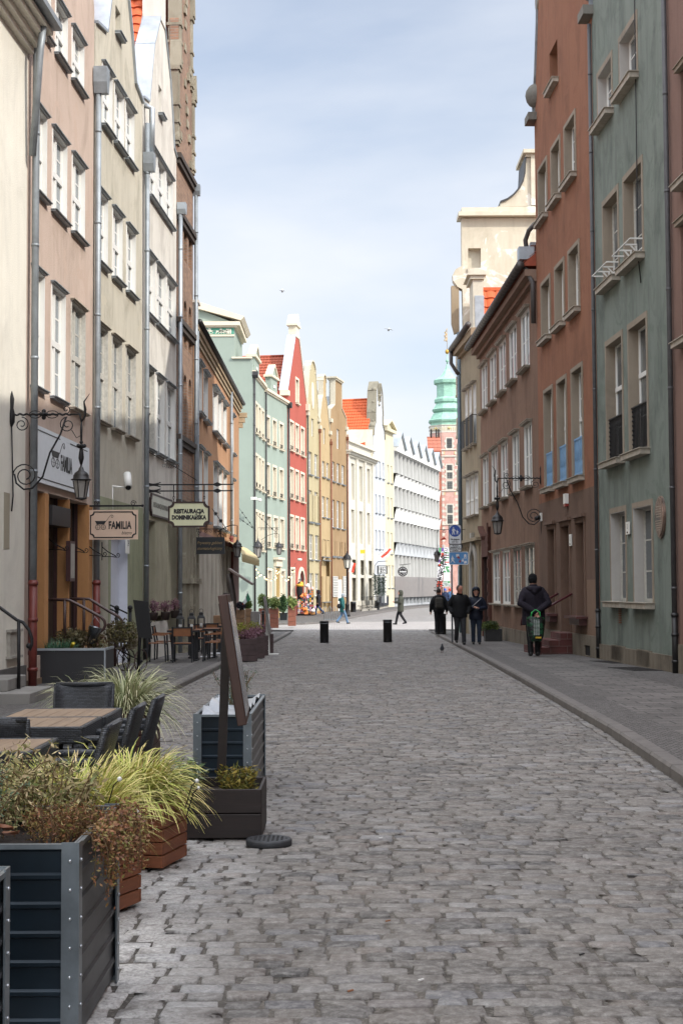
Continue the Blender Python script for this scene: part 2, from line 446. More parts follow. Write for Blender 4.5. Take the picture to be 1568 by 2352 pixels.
# kerbs and pavements
kerbm=simple('kerb_granite','#6a6561',.75,var=.3,vs=5,bump=.006,bs=35)
walkm=pavemat('pavement_slabs','#6f6a66','#55514e','#2e2b29',1,.5,.35,.014,noise=.5,bump=.004)
mosm=pavemat('pavement_mosaic','#6b6764','#524e4b','#302c2a',1,.075,.07,.009,noise=.25,bump=.004,distort=.06)
def kerb(K,sg,y0,y1,h,name):
    mb=MB();y=y0;r2=random.Random(5)
    while y<y1:
        L=r2.uniform(.75,1.15);ya=y;yb=min(y+L-.02,y1)
        xa=kx(K,ya);xb=kx(K,yb);b=.02
        sec=[(0,-.05),(0,h-b*1.3),(b,h),(.15,h+.001),(.15,-.05)]
        vs=[]
        for (xx,yy) in ((xa,ya),(xb,yb)):
            for (u,z) in sec:vs.append((xx+sg*u,yy,gz(yy)+z+r2.uniform(-.002,.002)*0))
        mb.add(vs,[(i,i+1,i+6,i+5) for i in range(4)]+[(0,1,2,3,4),(9,8,7,6,5)])
        y+=L
    tag(mb.obj(name,kerbm),kind='structure')
HK=.10
kerb(LK,-1,-2,66,HK,'kerb_left');kerb(RK,1,-2,66,HK,'kerb_right')
def walk(K,sg,out,name,ys):
    mb=MB();m2=MB()
    i1=[(kx(K,y)+sg*.15,y) for y in ys];i2=[(kx(K,y)+sg*.62,y) for y in ys];o=[(out,y) for y in ys]
    strip(m2,i1,i2,HK-.002);strip(mb,i2,o,HK-.002)
    tag(m2.obj(name+'_mosaic',mosm),kind='structure');tag(mb.obj(name,walkm),kind='structure')
ysw=[-2,4,8,14,18,22,28,33,40,46,50,56,60,66]
walk(LK,-1,-9,'pavement_left',ysw);walk(RK,1,9,'pavement_right',ysw)
# mosaic band beside the right-hand houses (a thin sheet on the pavement)
mb=MB();strip(mb,[(5.35,y) for y in ysw if y<62],[(8.5,y) for y in ysw if y<62],HK+.003)
tag(mb.obj('pavement_mosaic_band',mosm),kind='structure')
mb=MB();strip(mb,[(-8.5,y) for y in (15,20,25,27)],[(-4.1,y) for y in (15,20,25,27)],HK+.003)
tag(mb.obj('pavement_mosaic_patch',mosm),kind='structure')
# ends of the raised pavements at the crossing and the far pavement in front of the far houses
FK=[]
for (px,py) in ((700,1431),(770,1426),(830,1413),(890,1403),(950,1395.5),(1010,1389.5),(1040,1388)):
    g=G(px,py,.1);FK.append((g.x,g.y))
FK=[(-9,FK[0][1]-.3)]+FK
mb=MB();o_=[];vs=[]
for (x,y) in FK:o_.append((x-.2,y+.08))
for (x,y) in o_:vs.append((x,y,gz(y)+.1))
far=[(-22,y) for x,y in o_]
for (x,y) in far:vs.append((x,y+ .0,gz(y)+.1))
n=len(o_);mb.add(vs,[(i,i+1,n+i+1,n+i) for i in range(n-1)]);
mb.add([(-22,o_[-1][1],gz(o_[-1][1])+.1),(o_[-1][0],o_[-1][1],gz(o_[-1][1])+.1),(o_[-1][0]+3,190,gz(190)+.1),(-22,190,gz(190)+.1)],[(0,1,2,3)])
tag(mb.obj('far_pavement',mosm),kind='structure')
mb=MB()
for (x0,y0),(x1,y1) in zip(FK,FK[1:]):
    mb.add([(x0-.2,y0+.08,gz(y0)+.1),(x0,y0,gz(y0)+.1),(x1,y1,gz(y1)+.1),(x1-.2,y1+.08,gz(y1)+.1),(x0,y0,gz(y0)-.05),(x1,y1,gz(y1)-.05)],[(0,1,2,3),(1,4,5,2)])
tag(mb.obj('far_kerb',kerbm),kind='structure')
# ---------------- shared house parts ----------------
def cA(x,y):return (.2929*x,.2929*y)
def cB(x,y):return (.2929*x,660.3+.2929*y)
def cC(x,y):return (.2929*x,1062.2+.2929*y)
def cE(x,y):return (344.5+.2563*x,631.6+.2563*y)
def cF(x,y):return (631.6+.2929*x,689+.2929*y)
def cN(x,y):return (287+.2563*x,1090.9+.2563*y)
def cM(x,y):return (660.3+.2929*x,1148.3+.2929*y)
zinc=simple('zinc','#a9b0b5',.42,.55,var=.25,vs=3)
zincd=simple('zinc_dull','#8a9094',.5,.3,var=.3,vs=4)
darkgut=simple('dark_gutter','#3b3a3a',.5,.3,var=.3)
redpipe=simple('red_brown_pipe','#6b3029',.5,var=.3)
whitew=simple('white_joinery','#d6d5d0',.45,var=.03,vs=3)
oldw=simple('worn_white_joinery','#b5b2a9',.65,var=.3,vs=14)
pane=glassm('pane_dark','#39424a')
panec=glassm('pane_curtain','#39424a',.12,'#8f9391')
paneb=glassm('pane_bright','#5f6a72',.07,'#a9b0b0')  # lighter pane colour stands for reflected sky, streaked with pale curtain
stonesill=simple('stone_sill','#a39a8c',.85,var=.35,vs=6)
creamtrim=plaster('cream_trim','#d9ceb8',.15,grain=.003)
irond=simple('black_iron','#1b1a1b',.55,.3,var=.3)
def frame_mesh(F,u0,u1,z0,z1,d,fw=.06,th=.04,mull=(.5,),trans=(),bigt=(),mw=.05,bars=()):
    mb=MB()
    def b(a0,a1,c0,c1,e0,e1):F.box(mb,a0,a1,c0,c1,e0,e1)
    b(u0,u0+fw,z0,z1,d-th,d);b(u1-fw,u1,z0,z1,d-th,d);b(u0+fw,u1-fw,z1-fw,z1,d-th,d);b(u0+fw,u1-fw,z0,z0+fw*1.3,d-th,d)
    H=z1-z0;W=u1-u0
    for m in mull:b(u0+W*m-mw*.8,u0+W*m+mw*.8,z0+fw*1.3,z1-fw,d-th,d+.012)
    edges=[0]+list(mull)+[1]
    for t in bigt:b(u0+fw,u1-fw,z0+H*t-mw,z0+H*t+mw,d-th,d+.02)
    for t in trans:
        for a,c in zip(edges,edges[1:]):
            b(u0+W*a+(fw if a==0 else mw*.8),u0+W*c-(fw if c==1 else mw*.8),z0+H*t-.015,z0+H*t+.015,d-th*.8,d-.02)
    # casement stiles
    s=.035
    for a,c in zip(edges,edges[1:]):
        l=u0+W*a+(fw if a==0 else mw*.8);r=u0+W*c-(fw if c==1 else mw*.8)
        b(l,l+s,z0+fw*1.3,z1-fw,d-th*.7,d-.012);b(r-s,r,z0+fw*1.3,z1-fw,d-th*.7,d-.012)
    return mb
def window(F,root,u0,u1,z0,z1,rec=.12,lining=None,sill=None,hood=None,fm=None,pm=None,open_=None,**k):
    fm=fm or whitew;pm=pm or pane
    fr=frame_mesh(F,u0+.004,u1-.004,z0+.004,z1-.004,-rec,**k)
    if lining:
        a,b2=lining
        F.box(fr,u0+.001,u0+.028,z0,z1,a,b2);F.box(fr,u1-.028,u1-.001,z0,z1,a,b2);F.box(fr,u0+.028,u1-.028,z1-.028,z1-.001,a,b2)
    w=fr.obj('window',fm,root)
    mb=MB();F.box(mb,u0+.02,u1-.02,z0+.02,z1-.02,-rec-.034,-rec-.026);mb.obj('pane',pm,w)
    if sill:
        dp,h,ov,m=sill;mb=MB()
        vs=[];
        F.prism(mb,[(u0-ov,z0-h),(u1+ov,z0-h),(u1+ov,z0-.004),(u0-ov,z0-.004)],-.03,dp)
        F.box(mb,u0-ov*1.3,u1+ov*1.3,z0-.004,z0+.012,-.03,dp+.03)
        mb.obj('sill',m,w)
    if hood:
        dp,h,ov,m=hood;mb=MB();F.box(mb,u0-ov,u1+ov,z1,z1+h,-.02,dp);F.box(mb,u0-ov*1.4,u1+ov*1.4,z1+h,z1+h+.015,-.02,dp+.03);mb.obj('hood',m,w)
    return w
def row(F,wins):
    """wins: [(xl,ytl,ybl,xr)] in picture measure -> rectangles with shared heights"""
    r=[];zt=[];zb=[]
    for xl,yt,yb,xr in wins:
        a,z1=F.uv(xl,yt);a2,z0=F.uv(xl,yb);c,_=F.uv(xr,(yt+yb)/2);a=(a+a2)/2 if abs(a-a2)<.3 else a
        r.append([a,c]);zt.append(z1);zb.append(z0)
    z1=sum(zt)/len(zt);z0=sum(zb)/len(zb)
    return [(min(a,c),max(a,c),z0,z1) for a,c in r]
def cop(F,mb,pts,d0,d1,th=.05):
    for p,q in zip(pts,pts[1:]):
        dx=q[0]-p[0];dz=q[1]-p[1];L=math.hypot(dx,dz)
        if L<.01:continue
        nx,nz=-dz/L*th,dx/L*th
        if nz<0 or (abs(nz)<1e-4 and False):nx,nz=-nx,-nz
        F.prism(mb,[p,q,(q[0]+nx,q[1]+nz),(p[0]+nx,p[1]+nz)],d0,d1)
def downpipe(F,root,u,z1,z0,r=.06,d=.11,mat=None,zs=None,low=None,hop=None,name='downpipe'):
    mat=mat or zincd
    mb=MB();zz=zs if zs else z0
    mb.tube([F.P(u,z1,d),F.P(u,(z1+zz)/2,d),F.P(u,zz,d)],r,10)
    z=z1-1.2
    while z>zz+.3:
        mb.tube([F.P(u,z,d),F.P(u,z-.05,d)],r*1.12,10);z-=1.9
    if hop:
        h0,h1,w=hop;F.prism(mb,[(u-w*.5,h0),(u+w*.5,h0),(u+w,h0+(h1-h0)*.4),(u+w,h1),(u-w,h1),(u-w,h0+(h1-h0)*.4)],0.02,.02+w*2)
    p=mb.obj(name,mat,root)
    if zs:
        m2=MB();m2.tube([F.P(u,zs+.02,d),F.P(u,z0,d)],r*1.18,10)
        for t in (.02,.35,.8):
            zt=zs-(zs-z0)*t;m2.tube([F.P(u,zt+.03,d),F.P(u,zt-.03,d)],r*1.42,10)
        m2.obj('lower_pipe',low or redpipe,p)
    return p
def pantile(mb,o,U,V,pu=.24,pv=.36,amp=.03,lift=.045,seg=5):
    o=Vector(o);U=Vector(U);V=Vector(V);nrm=U.cross(V).normalized()
    if nrm.z<0:nrm=-nrm
    nu=max(2,int(U.length/pu));nv=max(1,int(V.length/pv));cols=nu*seg+1
    for j in range(nv):
        vs=[]
        for (t,l) in ((j/nv,lift),((j+1.04)/nv,0)):
            for i in range(cols):
                a=i/(cols-1);h=amp*abs(math.sin(a*nu*PI))
                vs.append(o+U*a+V*t+nrm*(h+l))
        for i in range(cols):
            vs.append(o+U*(i/(cols-1))+V*(j/nv)-nrm*.01)
        fs=[(i,i+1,cols+i+1,cols+i) for i in range(cols-1)]+[(2*cols+i,2*cols+i+1,i+1,i) for i in range(cols-1)]
        mb.add(vs,fs)
tile=tilem('roof_tile','#b4532b');tiled=tilem('roof_tile_dark','#9b4a30');tilehot=tilem('roof_tile_orange','#c65a2b')
def body(F,root,u0,u1,z0,z1,mat,depth=9,front=.36):
    mb=MB();F.box(mb,u0+.012,u1-.012,z0,z1,-depth,-front);return mb.obj('side_walls',mat,root)
def gable_roof(F,root,u0,u1,zb,zp,mat,depth=9,front=.45,um=None,fancy=0):
    um=(u0+u1)/2 if um is None else um
    mb=MB()
    F.prism(mb,[(u0,zb),(u1,zb),(um,zp)],-depth,-front)
    if fancy:
        P0=F.P(u0,zb,-front);P1=F.P(u0,zb,-depth);T=F.P(um,zp,-front)
        pantile(mb,P0,P1-P0,T-P0)
        mb.tube([F.P(um,zp+.05,-front),F.P(um,zp+.05,-depth)],.1,8)
    return mb.obj('roof',mat,root)
def shed(F,root,u0,u1,z0,rise,mat,depth=7,over=.2):
    # eaves along the street, ridge parallel to it
    mb=MB();a=[F.P(u0,z0,over),F.P(u1,z0,over),F.P(u1,z0+rise,-depth/2),F.P(u0,z0+rise,-depth/2),F.P(u0,z0,-depth),F.P(u1,z0,-depth)]
    mb.add(a,[(0,1,2,3),(3,2,5,4),(0,3,4),(1,5,2),(0,4,5,1)])
    pantile(mb,a[0],a[1]-a[0],a[3]-a[0]);return mb.obj('roof',mat,root)
def house(name,label,F,cat='house',group='houses along the street'):
    p=F.P(F.L/2,0,0);return thing(name,label,cat,(p.x,p.y,gz(p.y)+HK),0,group)
def wallobj(F,root,outline,holes,mat,th=.34,name='wall'):
    mb=MB();F.prism(mb,outline,-th,0,holes);return mb.obj(name,mat,root)
def H(r):return rect(r[0],r[1],r[2],r[3])
GB=-.9
# ============ L0 cream house at the left edge ============
p0=(-5.72,13.0);p1=plan(56,23.5)
F=Facade(p0,p1);L0=F
m=plaster('plaster_cream','#e9e4d6',.3,grain=.01)
r=house('corner_house','pale cream rendered house at the far left edge with a dark stone base','F' and F)
ze=F.uv(60,60)[1]
wallobj(F,r,rect(0,F.L,GB,ze),[],m);body(F,r,0,F.L,GB,ze,m)
mb=MB()
for k,(h,d) in enumerate(((.12,.10),(.12,.2),(.10,.32),(.08,.42))):F.box(mb,0,F.L+.02,ze-.42+k*.105,ze-.42+k*.105+h*.85,-.02,d)
mb.obj('cornice',m,r)
mb=MB();F.box(mb,0,F.L+.1,ze+.0,ze+.1,.1,.56);mb.obj('gutter',zincd,r)
zp=F.uv(30,1533)[1];mb=MB();F.box(mb,0,F.L-.02,GB,zp,-.01,.05);mb.obj('plinth',simple('dark_plinth','#55524f',.85,var=.35,vs=3,bump=.006),r)
shed(F,r,0,F.L,ze+.1,3,tile)
mb=MB();a=F.uv(50,160)
mb.tube([F.P(F.L-.35,ze-.05,.35),F.P(F.L-.35,ze-.5,.3),F.P(F.L-.12,ze-2.2,.12)],.06,10);mb.obj('rainwater_elbow',zincd,r)
# darker vertical patches on the render
u0,z1=F.uv(9,1130);u1,z0=F.uv(21,1262);mb=MB();F.box(mb,u0,u1,z0,z1,0,.006);mb.obj('render_patch',plaster('patch_grey','#a9a08c',.3),r)
# ============ L1 pink-beige house with the restaurant ============
F=Facade(p1,plan(211,28.7));L1=F
m1=plaster('plaster_pink','#c9b4a5',.45,dirtcol='#8d7b6c',grain=.014,patch='#c1aa9a')
mo=plaster('plaster_orange','#c4905f',.4,dirtcol='#6f5137',grain=.012)
r=house('town_house','pinkish beige town house above the big white shop board, tall white windows',F)
rows=[row(F,[(*cA(295,-90),cA(0,212)[1],cA(392,0)[0]),(*cA(430,-60+0),cA(0,418)[1],cA(525,0)[0]),(*cA(560,60),cA(0,600)[1],cA(655,0)[0])]),
 row(F,[(*cA(270,790),cA(0,1475)[1],cA(362,0)[0]),(*cA(405,988),cA(0,1645)[1],cA(520,0)[0]),(*cA(560,1195),cA(0,1830)[1],cA(660,0)[0])]),
 row(F,[(*cA(243,2045),cB(0,765)[1],cA(342,0)[0]),(*cB(397,-20),cB(0,860)[1],cA(507,0)[0]),(*cB(553,95),cB(0,938)[1],cA(663,0)[0])])]
G1=row(F,[(*cC(222,200),cC(0,1480)[1],cC(345,0)[0]),(*cC(375,235),cC(0,1480)[1],cC(535,0)[0]),(*cC(540,285),cC(0,1480)[1],cC(688,0)[0])])
zg=gz(26)+.1
G1=[(a,b,(zg+.05 if i==1 else zg+.5),z1) for i,(a,b,z0,z1) in enumerate(G1)]
G1[0]=(max(G1[0][0],.12),)+G1[0][1:]
# gable above the frame
out=[(0,GB),(F.L,GB),(F.L,F.uv(205,0)[1]),(F.L-.2,F.uv(205,-60)[1]),(F.L*.72,F.uv(160,-330)[1]+1),(F.L*.5,19.6),(F.L*.28,17.5),(0,14.9)]
hs=[H(w) for rr in rows for w in rr]+[H(w) for w in G1]
wallobj(F,r,out,hs,m1)
body(F,r,0,F.L,GB,14,m1,front=1.0);gable_roof(F,r,0,F.L,14,19,tile,front=1.0)
mb=MB();F.box(mb,.02,F.L-.02,GB,14,-.95,-.9);mb.obj('inner_wall',m1,r)
for i,rr in enumerate(rows):
    for j,w in enumerate(rr):
        old=(i==2 and j==2)
        window(F,r,*w,rec=.07,lining=(-.2,.02),fm=oldw if old else whitew,pm=paneb,
          bigt=(.5,),trans=(.25,.75),sill=(.09,.03,.04,stonesill if old else zincd),hood=(.06,.02,.03,stonesill if old else zincd),fw=.07,mw=.06)
# orange coloured piers of the shop front: facing lining of the openings
mb=MB()
uL=[.1]+[G1[0][1],G1[1][0]]+[G1[1][1],G1[2][0]]+[G1[2][1],F.L]
for a,b,c,d in ((G1[0][1],G1[1][0],GB,G1[0][3]),(G1[1][1],G1[2][0],GB,G1[0][3]),(G1[2][1],F.L-.02,GB,G1[0][3])):
    if b-a>.03:F.box(mb,a+.003,b-.003 if b<F.L-.1 else b,c,d-.02,-.3,.012)
for (a,b,z0,z1) in G1:F.box(mb,b-.012,b+.006,z0,z1-.02,-.27,.01)
mb.obj('piers',mo,r)
for i,(a,b,z0,z1) in enumerate(G1):
    mb=MB();F.box(mb,a+.02,b-.02,z0,z1,-.28,-.26)
    d=mb.obj('door' if i==1 else 'shop_window',simple('dark_shopglass','#1d1c1c',.2,var=.3) if i!=1 else wood('dark_brown_door','#3c3028'),r)
    mb=MB()
    for x in (a+.02,(a+b)/2,b-.08):F.box(mb,x,x+.05,z0,z1,-.26,-.2)
    mb.obj('frame',simple('red_brown_frame','#3d2220',.5),d)
mb=MB();F.box(mb,0,F.L,GB,zg+.12,-.0,.03);mb.obj('plinth',simple('plinth_brown','#7a6450',.9,bump=.01),r)
uu=G1[1];mb=MB();F.box(mb,uu[0]+.1,uu[1]-.05,uu[3]-.55,uu[3]-.2,-.35,.05);mb.obj('air_curtain',simple('dark_plastic','#2a2829',.5),r)
zs=F.uv(57,1335)[1]
downpipe(F,r,.06,18,zg-.05,zs=zs,d=.13)
downpipe(F,r,F.L-.02,F.uv(212,160)[1],zg,zs=F.uv(211,1335)[1],d=.1,hop=(F.uv(212,210)[1],F.uv(212,150)[1],.14))
# ============ L2 ============
F=Facade(plan(211,28.7),plan(327,33.9));L2=F
m=plaster('plaster_beige','#cdc6b5',.5,dirtcol='#77705c',grain=.014,patch='#c2baa7')
mg=plaster('plaster_sage','#a3a689',.45,dirtcol='#5d5f4c',grain=.012)
r=house('town_house','grey beige town house with a steep plain gable between the pink and the whitish house',F)
rows=[row(F,[(*cA(797,470),cA(0,965)[1],cA(876,0)[0]),(*cA(893,632),cA(0,1105)[1],cA(968,0)[0]),(*cA(980,785),cA(0,1240)[1],cA(1048,0)[0])]),
 row(F,[(*cA(757,1455),cA(0,2040)[1],cA(840,0)[0]),(*cA(878,1620),cA(0,2165)[1],cA(955,0)[0]),(*cA(988,1748),cA(0,2285)[1],cA(1058,0)[0])]),
 row(F,[(*cB(751,260),cB(0,1040)[1],cA(840,0)[0]),(*cB(873,362),cB(0,1097)[1],cA(950,0)[0]),(*cB(984,462),cB(0,1165)[1],cA(1059,0)[0])])]
top=row(F,[(*cA(905,30),cA(0,245)[1],cA(945,0)[0])])
zg=gz(31)+.1
gd=row(F,[(*cC(745,470),cC(0,1450)[1],cC(858,0)[0]),(*cC(860,480),cC(0,1450)[1],cC(1000,0)[0])])
gd=[(gd[0][0],gd[0][1]-.12,zg+.6,gd[0][3]),(gd[1][0]+.05,gd[1][1],zg+.02,gd[1][3])]
px=[(327,238),(309,190),(301,80),(293,0),(287,-90),(276,-230),(262,-330)]
R_=[F.uv(*p) for p in px];Lp=[(F.L*.5-(u-F.L*.5),z) for u,z in R_][::-1]
R_=[(min(u,F.L),z) for u,z in R_];Lp=[(max(u,0),z) for u,z in Lp]
out=[(0,GB),(F.L,GB)]+R_+Lp
wallobj(F,r,out,[H(w) for rr in rows+[top,gd] for w in rr],m)
e=R_[0][1];body(F,r,0,F.L,GB,e,m,front=.9);gable_roof(F,r,0,F.L,e,R_[-1][1]-.4,tile,front=.5,fancy=1)
for q_ in (R_,Lp[::-1]):mb=MB();cop(F,mb,q_,-.42,.06,.06);mb.obj('coping',zinc,r)
for i,rr in enumerate(rows):
    for w in rr:window(F,r,*w,rec=.07,lining=(-.2,.02),fm=oldw if i==2 else whitew,pm=paneb,bigt=(.5,),trans=(.25,.75),sill=(.1,.035,.04,stonesill if i==2 else zincd),hood=(.07,.02,.03,stonesill if i==2 else zincd),fw=.07,mw=.06)
window(F,r,*top[0],rec=.12,sill=(.12,.05,.05,zincd),fw=.06)
mb=MB();F.box(mb,.02,F.L-.02,GB,gd[0][3]+.35,.0,.012)
mb=MB();F.prism(mb,rect(.13,F.L-.02,GB,gd[0][3]+.55),0.002,.014,[H(w) for w in gd]);mb.obj('ground_floor_render',mg,r)
for i,(a,b,z0,z1) in enumerate(gd):
    mb=MB();F.box(mb,a+.02,b-.02,z0,z1,-.24,-.2);d=mb.obj('door' if i else 'shop_window',simple('white_door','#c9ccd6',.4,var=.06) if i else simple('dark_shopglass','#1d1c1c',.2),r)
    if i:mb=MB();F.box(mb,b-.03,b-.004,z0,z1,-.3,.0);mb.obj('door_edge',simple('white_door','#c9ccd6'),d);mb=MB();F.box(mb,a+.3,a+.34,z0+1,z0+1.25,-.2,-.15);mb.obj('handle',zinc,d)
downpipe(F,r,F.L-.02,F.uv(329,245)[1]-.4,zg,d=.1,hop=(F.uv(329,395)[1],F.uv(329,352)[1],.13),zs=F.uv(329,1400)[1],low=darkgut)
# ============ L3 ============
F=Facade(plan(327,33.9),plan(405,38.8));L3=F
m=plaster('plaster_offwhite','#dfdad0',.5,dirtcol='#8a8176',grain=.01)
ms=plaster('plaster_stone','#b5af97',.4,dirtcol='#6f6a57',grain=.012)
r=house('town_house','off-white town house with a zinc covered gable and square chimney top, third on the left',F)
rows=[row(F,[(*cA(1163,1105),cA(0,1530)[1],cA(1228,0)[0]),(*cA(1230,1218),cA(0,1622)[1],cA(1293,0)[0]),(*cA(1298,1332),cA(0,1725)[1],cA(1350,0)[0])]),
 row(F,[(*cA(1140,1950),cB(0,190)[1],cA(1212,0)[0]),(*cA(1222,2055),cB(0,280)[1],cA(1297,0)[0]),(*cA(1305,2160),cB(0,368)[1],cA(1372,0)[0])]),
 row(F,[(*cB(1138,595),cB(0,1250)[1],cA(1205,0)[0]),(*cB(1222,675),cB(0,1300)[1],cA(1285,0)[0]),(*cB(1302,750),cB(0,1350)[1],cA(1365,0)[0])])]
top=row(F,[(*cA(1243,655),cA(0,885)[1],cA(1268,0)[0])])
zg=gz(36)+.1
gd=row(F,[(*cC(1140,445),cC(0,1250)[1],cC(1215,0)[0]),(*cC(1222,465),cC(0,1250)[1],cC(1300,0)[0]),(*cC(1306,485),cC(0,1250)[1],cC(1380,0)[0])])
px=[(405,362),(399,340),(395,262),(390,180),(380,90),(377,60),(377,35)]
R_=[F.uv(*p) for p in px];pk=F.uv(377,35)
R_=[(min(u,F.L),z) for u,z in R_]
uc=F.L*.52
Lp=[(2*uc-u if 2*uc-u>0 else 0,z) for u,z in R_][::-1]
Lp[-1]=(0,R_[0][1]);out=[(0,GB),(F.L,GB)]+R_+Lp
wallobj(F,r,out,[H(w) for rr in rows+[top,gd] for w in rr],m)
e=R_[0][1];body(F,r,0,F.L,GB,e,m,front=.6)
gable_roof(F,r,0,F.L,e-.2,R_[-1][1]+.3,tilehot,front=.46,um=uc,fancy=1)
for q_ in (R_[:6],Lp[1:]):mb=MB();cop(F,mb,q_,-.46,.04,.05);mb.obj('coping',zinc,r)
mb=MB();a=Lp[0][0];b=R_[-1][0];z=R_[-1][1]
F.box(mb,a-.05,b+.05,z-.35,F.uv(377,14)[1]+.4,-.45,.03)
zt=F.uv(377,14)[1]+.4
for k in range(3):F.box(mb,a-.1-.07*k,b+.1+.07*k,zt+.13*k,zt+.13*k+.12,-.5-.07*k,.08+.07*k)
mb.obj('chimney',m,r)
for i,rr in enumerate(rows):
    for j,w in enumerate(rr):window(F,r,*w,rec=.07,lining=(-.2,.02),fm=oldw if (i==2 and j==0) else whitew,pm=paneb,bigt=(.5,),trans=(.25,.75),sill=(.1,.035,.04,zincd),hood=(.07,.02,.03,zincd),fw=.07,mw=.06)
window(F,r,*top[0],rec=.12,sill=(.12,.05,.05,zincd),fw=.06)
mb=MB();F.prism(mb,rect(.1,F.L-.1,GB,gd[0][3]+.12),0.002,.02,[H((a,b,zg+1.05,z1)) for a,b,z0,z1 in gd]);mb.obj('ground_floor_piers',ms,r)
for i,(a,b,z0,z1) in enumerate(gd):
    mb=MB();F.box(mb,a,b,z0,z1,-.24,-.22);d=mb.obj('shop_window',simple('dark_shopglass','#1d1c1c',.2),r)
    mb=MB();F.box(mb,b-.016,b+.01,z0,z1,-.22,.016);mb.obj('reveal',ms,d)
downpipe(F,r,F.L+.02,F.uv(406,470)[1],zg,d=.1,hop=(F.uv(406,492)[1],F.uv(406,466)[1],.12),mat=zinc)
mb=MB();mb.tube([F.P(.1,F.uv(330,248)[1]+.1,.02),F.P(.05,F.uv(330,248)[1],.2),F.P(.05,F.uv(330,350)[1],.2)],.07,10);mb.obj('overflow_pipe',zinc,r)
# ============ L4 brick ============
F=Facade(plan(405,38.8),plan(443,41.8));L4=F
mb_=brickm('brick_orange','#9a7860','#80604c','#8b8074',3.2,.8,.26,.03,dirt='#51463a')
st=plaster('old_sandstone','#aaa28f',.55,dirtcol='#625a4b',grain=.03,patch='#bdb6a2')
r=house('brick_house','narrow gothic brick house with stone pinnacled gable and dark string courses, left side',F)
e=F.uv(405,380)[1];pk=F.uv(425,-30)[1]
uL=F.L
steps=[(uL,F.uv(441,440)[1]),(uL,F.uv(440,380)[1]+.6),(uL*.86,0),(uL*.86,0),(uL*.7,0),(uL*.7,0)]
z0=F.uv(443,440)[1]
out=[(0,GB),(uL,GB),(uL,z0+2.0),(uL*.93,z0+2.1),(uL*.9,z0+4.2),(uL*.8,z0+4.5),(uL*.76,z0+6.8),(uL*.68,z0+7.2),(uL*.66,z0+9.5),(uL*.34,z0+9.5),(uL*.32,z0+7.2),(uL*.24,z0+6.8),(uL*.2,z0+4.5),(uL*.1,z0+4.2),(uL*.07,z0+2.1),(0,z0+2.0)]
niches=[]
for zc in (1255,1010,770,600):
    zz=F.uv(425,zc)[1]
for zb_,zt_ in ((F.uv(425,1010)[1],F.uv(425,860)[1]),(F.uv(425,800)[1],F.uv(425,690)[1]),(F.uv(425,600)[1],F.uv(425,500)[1])):
    for k in range(3):
        a=uL*(.12+.3*k);niches.append(arch(a,a+uL*.18,zb_,zt_))
wallobj(F,r,out,niches,mb_,th=.25)
body(F,r,0,uL,GB,z0+2,mb_,front=.24)
gable_roof(F,r,0,uL,z0+1.5,z0+7.6,tilehot,front=.5,fancy=1)
mb=MB()
for (u,z) in ((uL*.97,z0+2.1),(uL*.85,z0+4.5),(uL*.72,z0+7.2),(uL*.5,z0+9.5),(uL*.03,z0+2.1),(uL*.15,z0+4.5),(uL*.28,z0+7.2)):
    F.box(mb,u-.14,u+.14,z-1.6,z+.5,-.3,.05);F.box(mb,u-.18,u+.18,z+.5,z+.62,-.36,.09);F.prism(mb,[(u-.16,z+.62),(u+.16,z+.62),(u,z+1.4)],-.2,.12)
    for k in range(3):F.box(mb,u-.17,u+.17,z-1.5+k*.5,z-1.42+k*.5,-.34,.08)
rr_=random.Random(2)
for k in range(26):
    z=z0+.5+k*.35;u=uL*.5+rr_.uniform(-1,1)*uL*.3;F.box(mb,u-.14,u+.14,z,z+.22,-.1,.02+rr_.random()*.05)
mb.obj('gable_stonework',st,r)
for yy in (395,520,760,1020,1165):
    z=F.uv(424,yy)[1];mb=MB()
    F.prism(mb,[(0-.05,z),(uL+.05,z),(uL+.05,z+.14),(-.05,z+.14)],-.02,.13);F.prism(mb,[(0,z-.14),(uL,z-.14),(uL,z),(0,z)],-.02,.08)
    mb.obj('string_course',simple('dark_course','#463d36',.8,var=.35),r)
zg=gz(40)+.1;mb=MB()
for k in range(5):
    u=uL*(.08+.2*k);F.box(mb,u,u+.18,zg,zg+3.9,-.0,.22);F.box(mb,u-.06,u+.24,zg+1.9,zg+2.05,0,.28);F.box(mb,u-.06,u+.24,zg+3.8,zg+4.0,0,.3);F.prism(mb,arch(u-.1,u+.28,zg+2.3,zg+3.2),.0,.1)
F.box(mb,0,uL,GB,zg+.5,0,.1);mb.obj('carved_portal',st,r)
downpipe(F,r,uL-.05,F.uv(443,440)[1],zg,d=.1,mat=zincd,hop=(F.uv(443,450)[1],F.uv(443,425)[1],.1))
# ============ L5 orange ============
F=Facade(plan(443,41.8),plan(549,60.6));L5=F
m=plaster('plaster_apricot','#bd9270',.28,dirtcol='#8f6340',grain=.006)
mp=plaster('plaster_plum','#987873',.35,grain=.006)
r=house('town_house','long low apricot orange house with a dark sloping eave, behind the hanging restaurant sign',F)
rows=[row(F,[(*cE(a,y),cE(0,yb)[1],cE(b,0)[0]) for a,y,yb,b in ((417,760,1215,460),(476,853,1290,514),(560,995,1395,600),(606,1065,1455,640),(649,1135,1510,682),(722,1240,1590,745))]),
 row(F,[(*cE(a,y),1209+(yb),cE(b,0)[0]) for a,y,yb,b in ((420,1530,0,462),(480,1590,0,514),(567,1675,0,602),(611,1720,0,642),(653,1765,0,684),(724,1830,0,746))])]
z0=F.uv(491,1209)[1];rows[1]=[(a,b,z0,z1) for a,b,_,z1 in rows[1]]
ze=F.uv(443,742)[1];ze=(ze+F.uv(549,930)[1])/2
zf=z0-.35
wallobj(F,r,rect(0,F.L,zf,ze),[H(w) for rr in rows for w in rr],m)
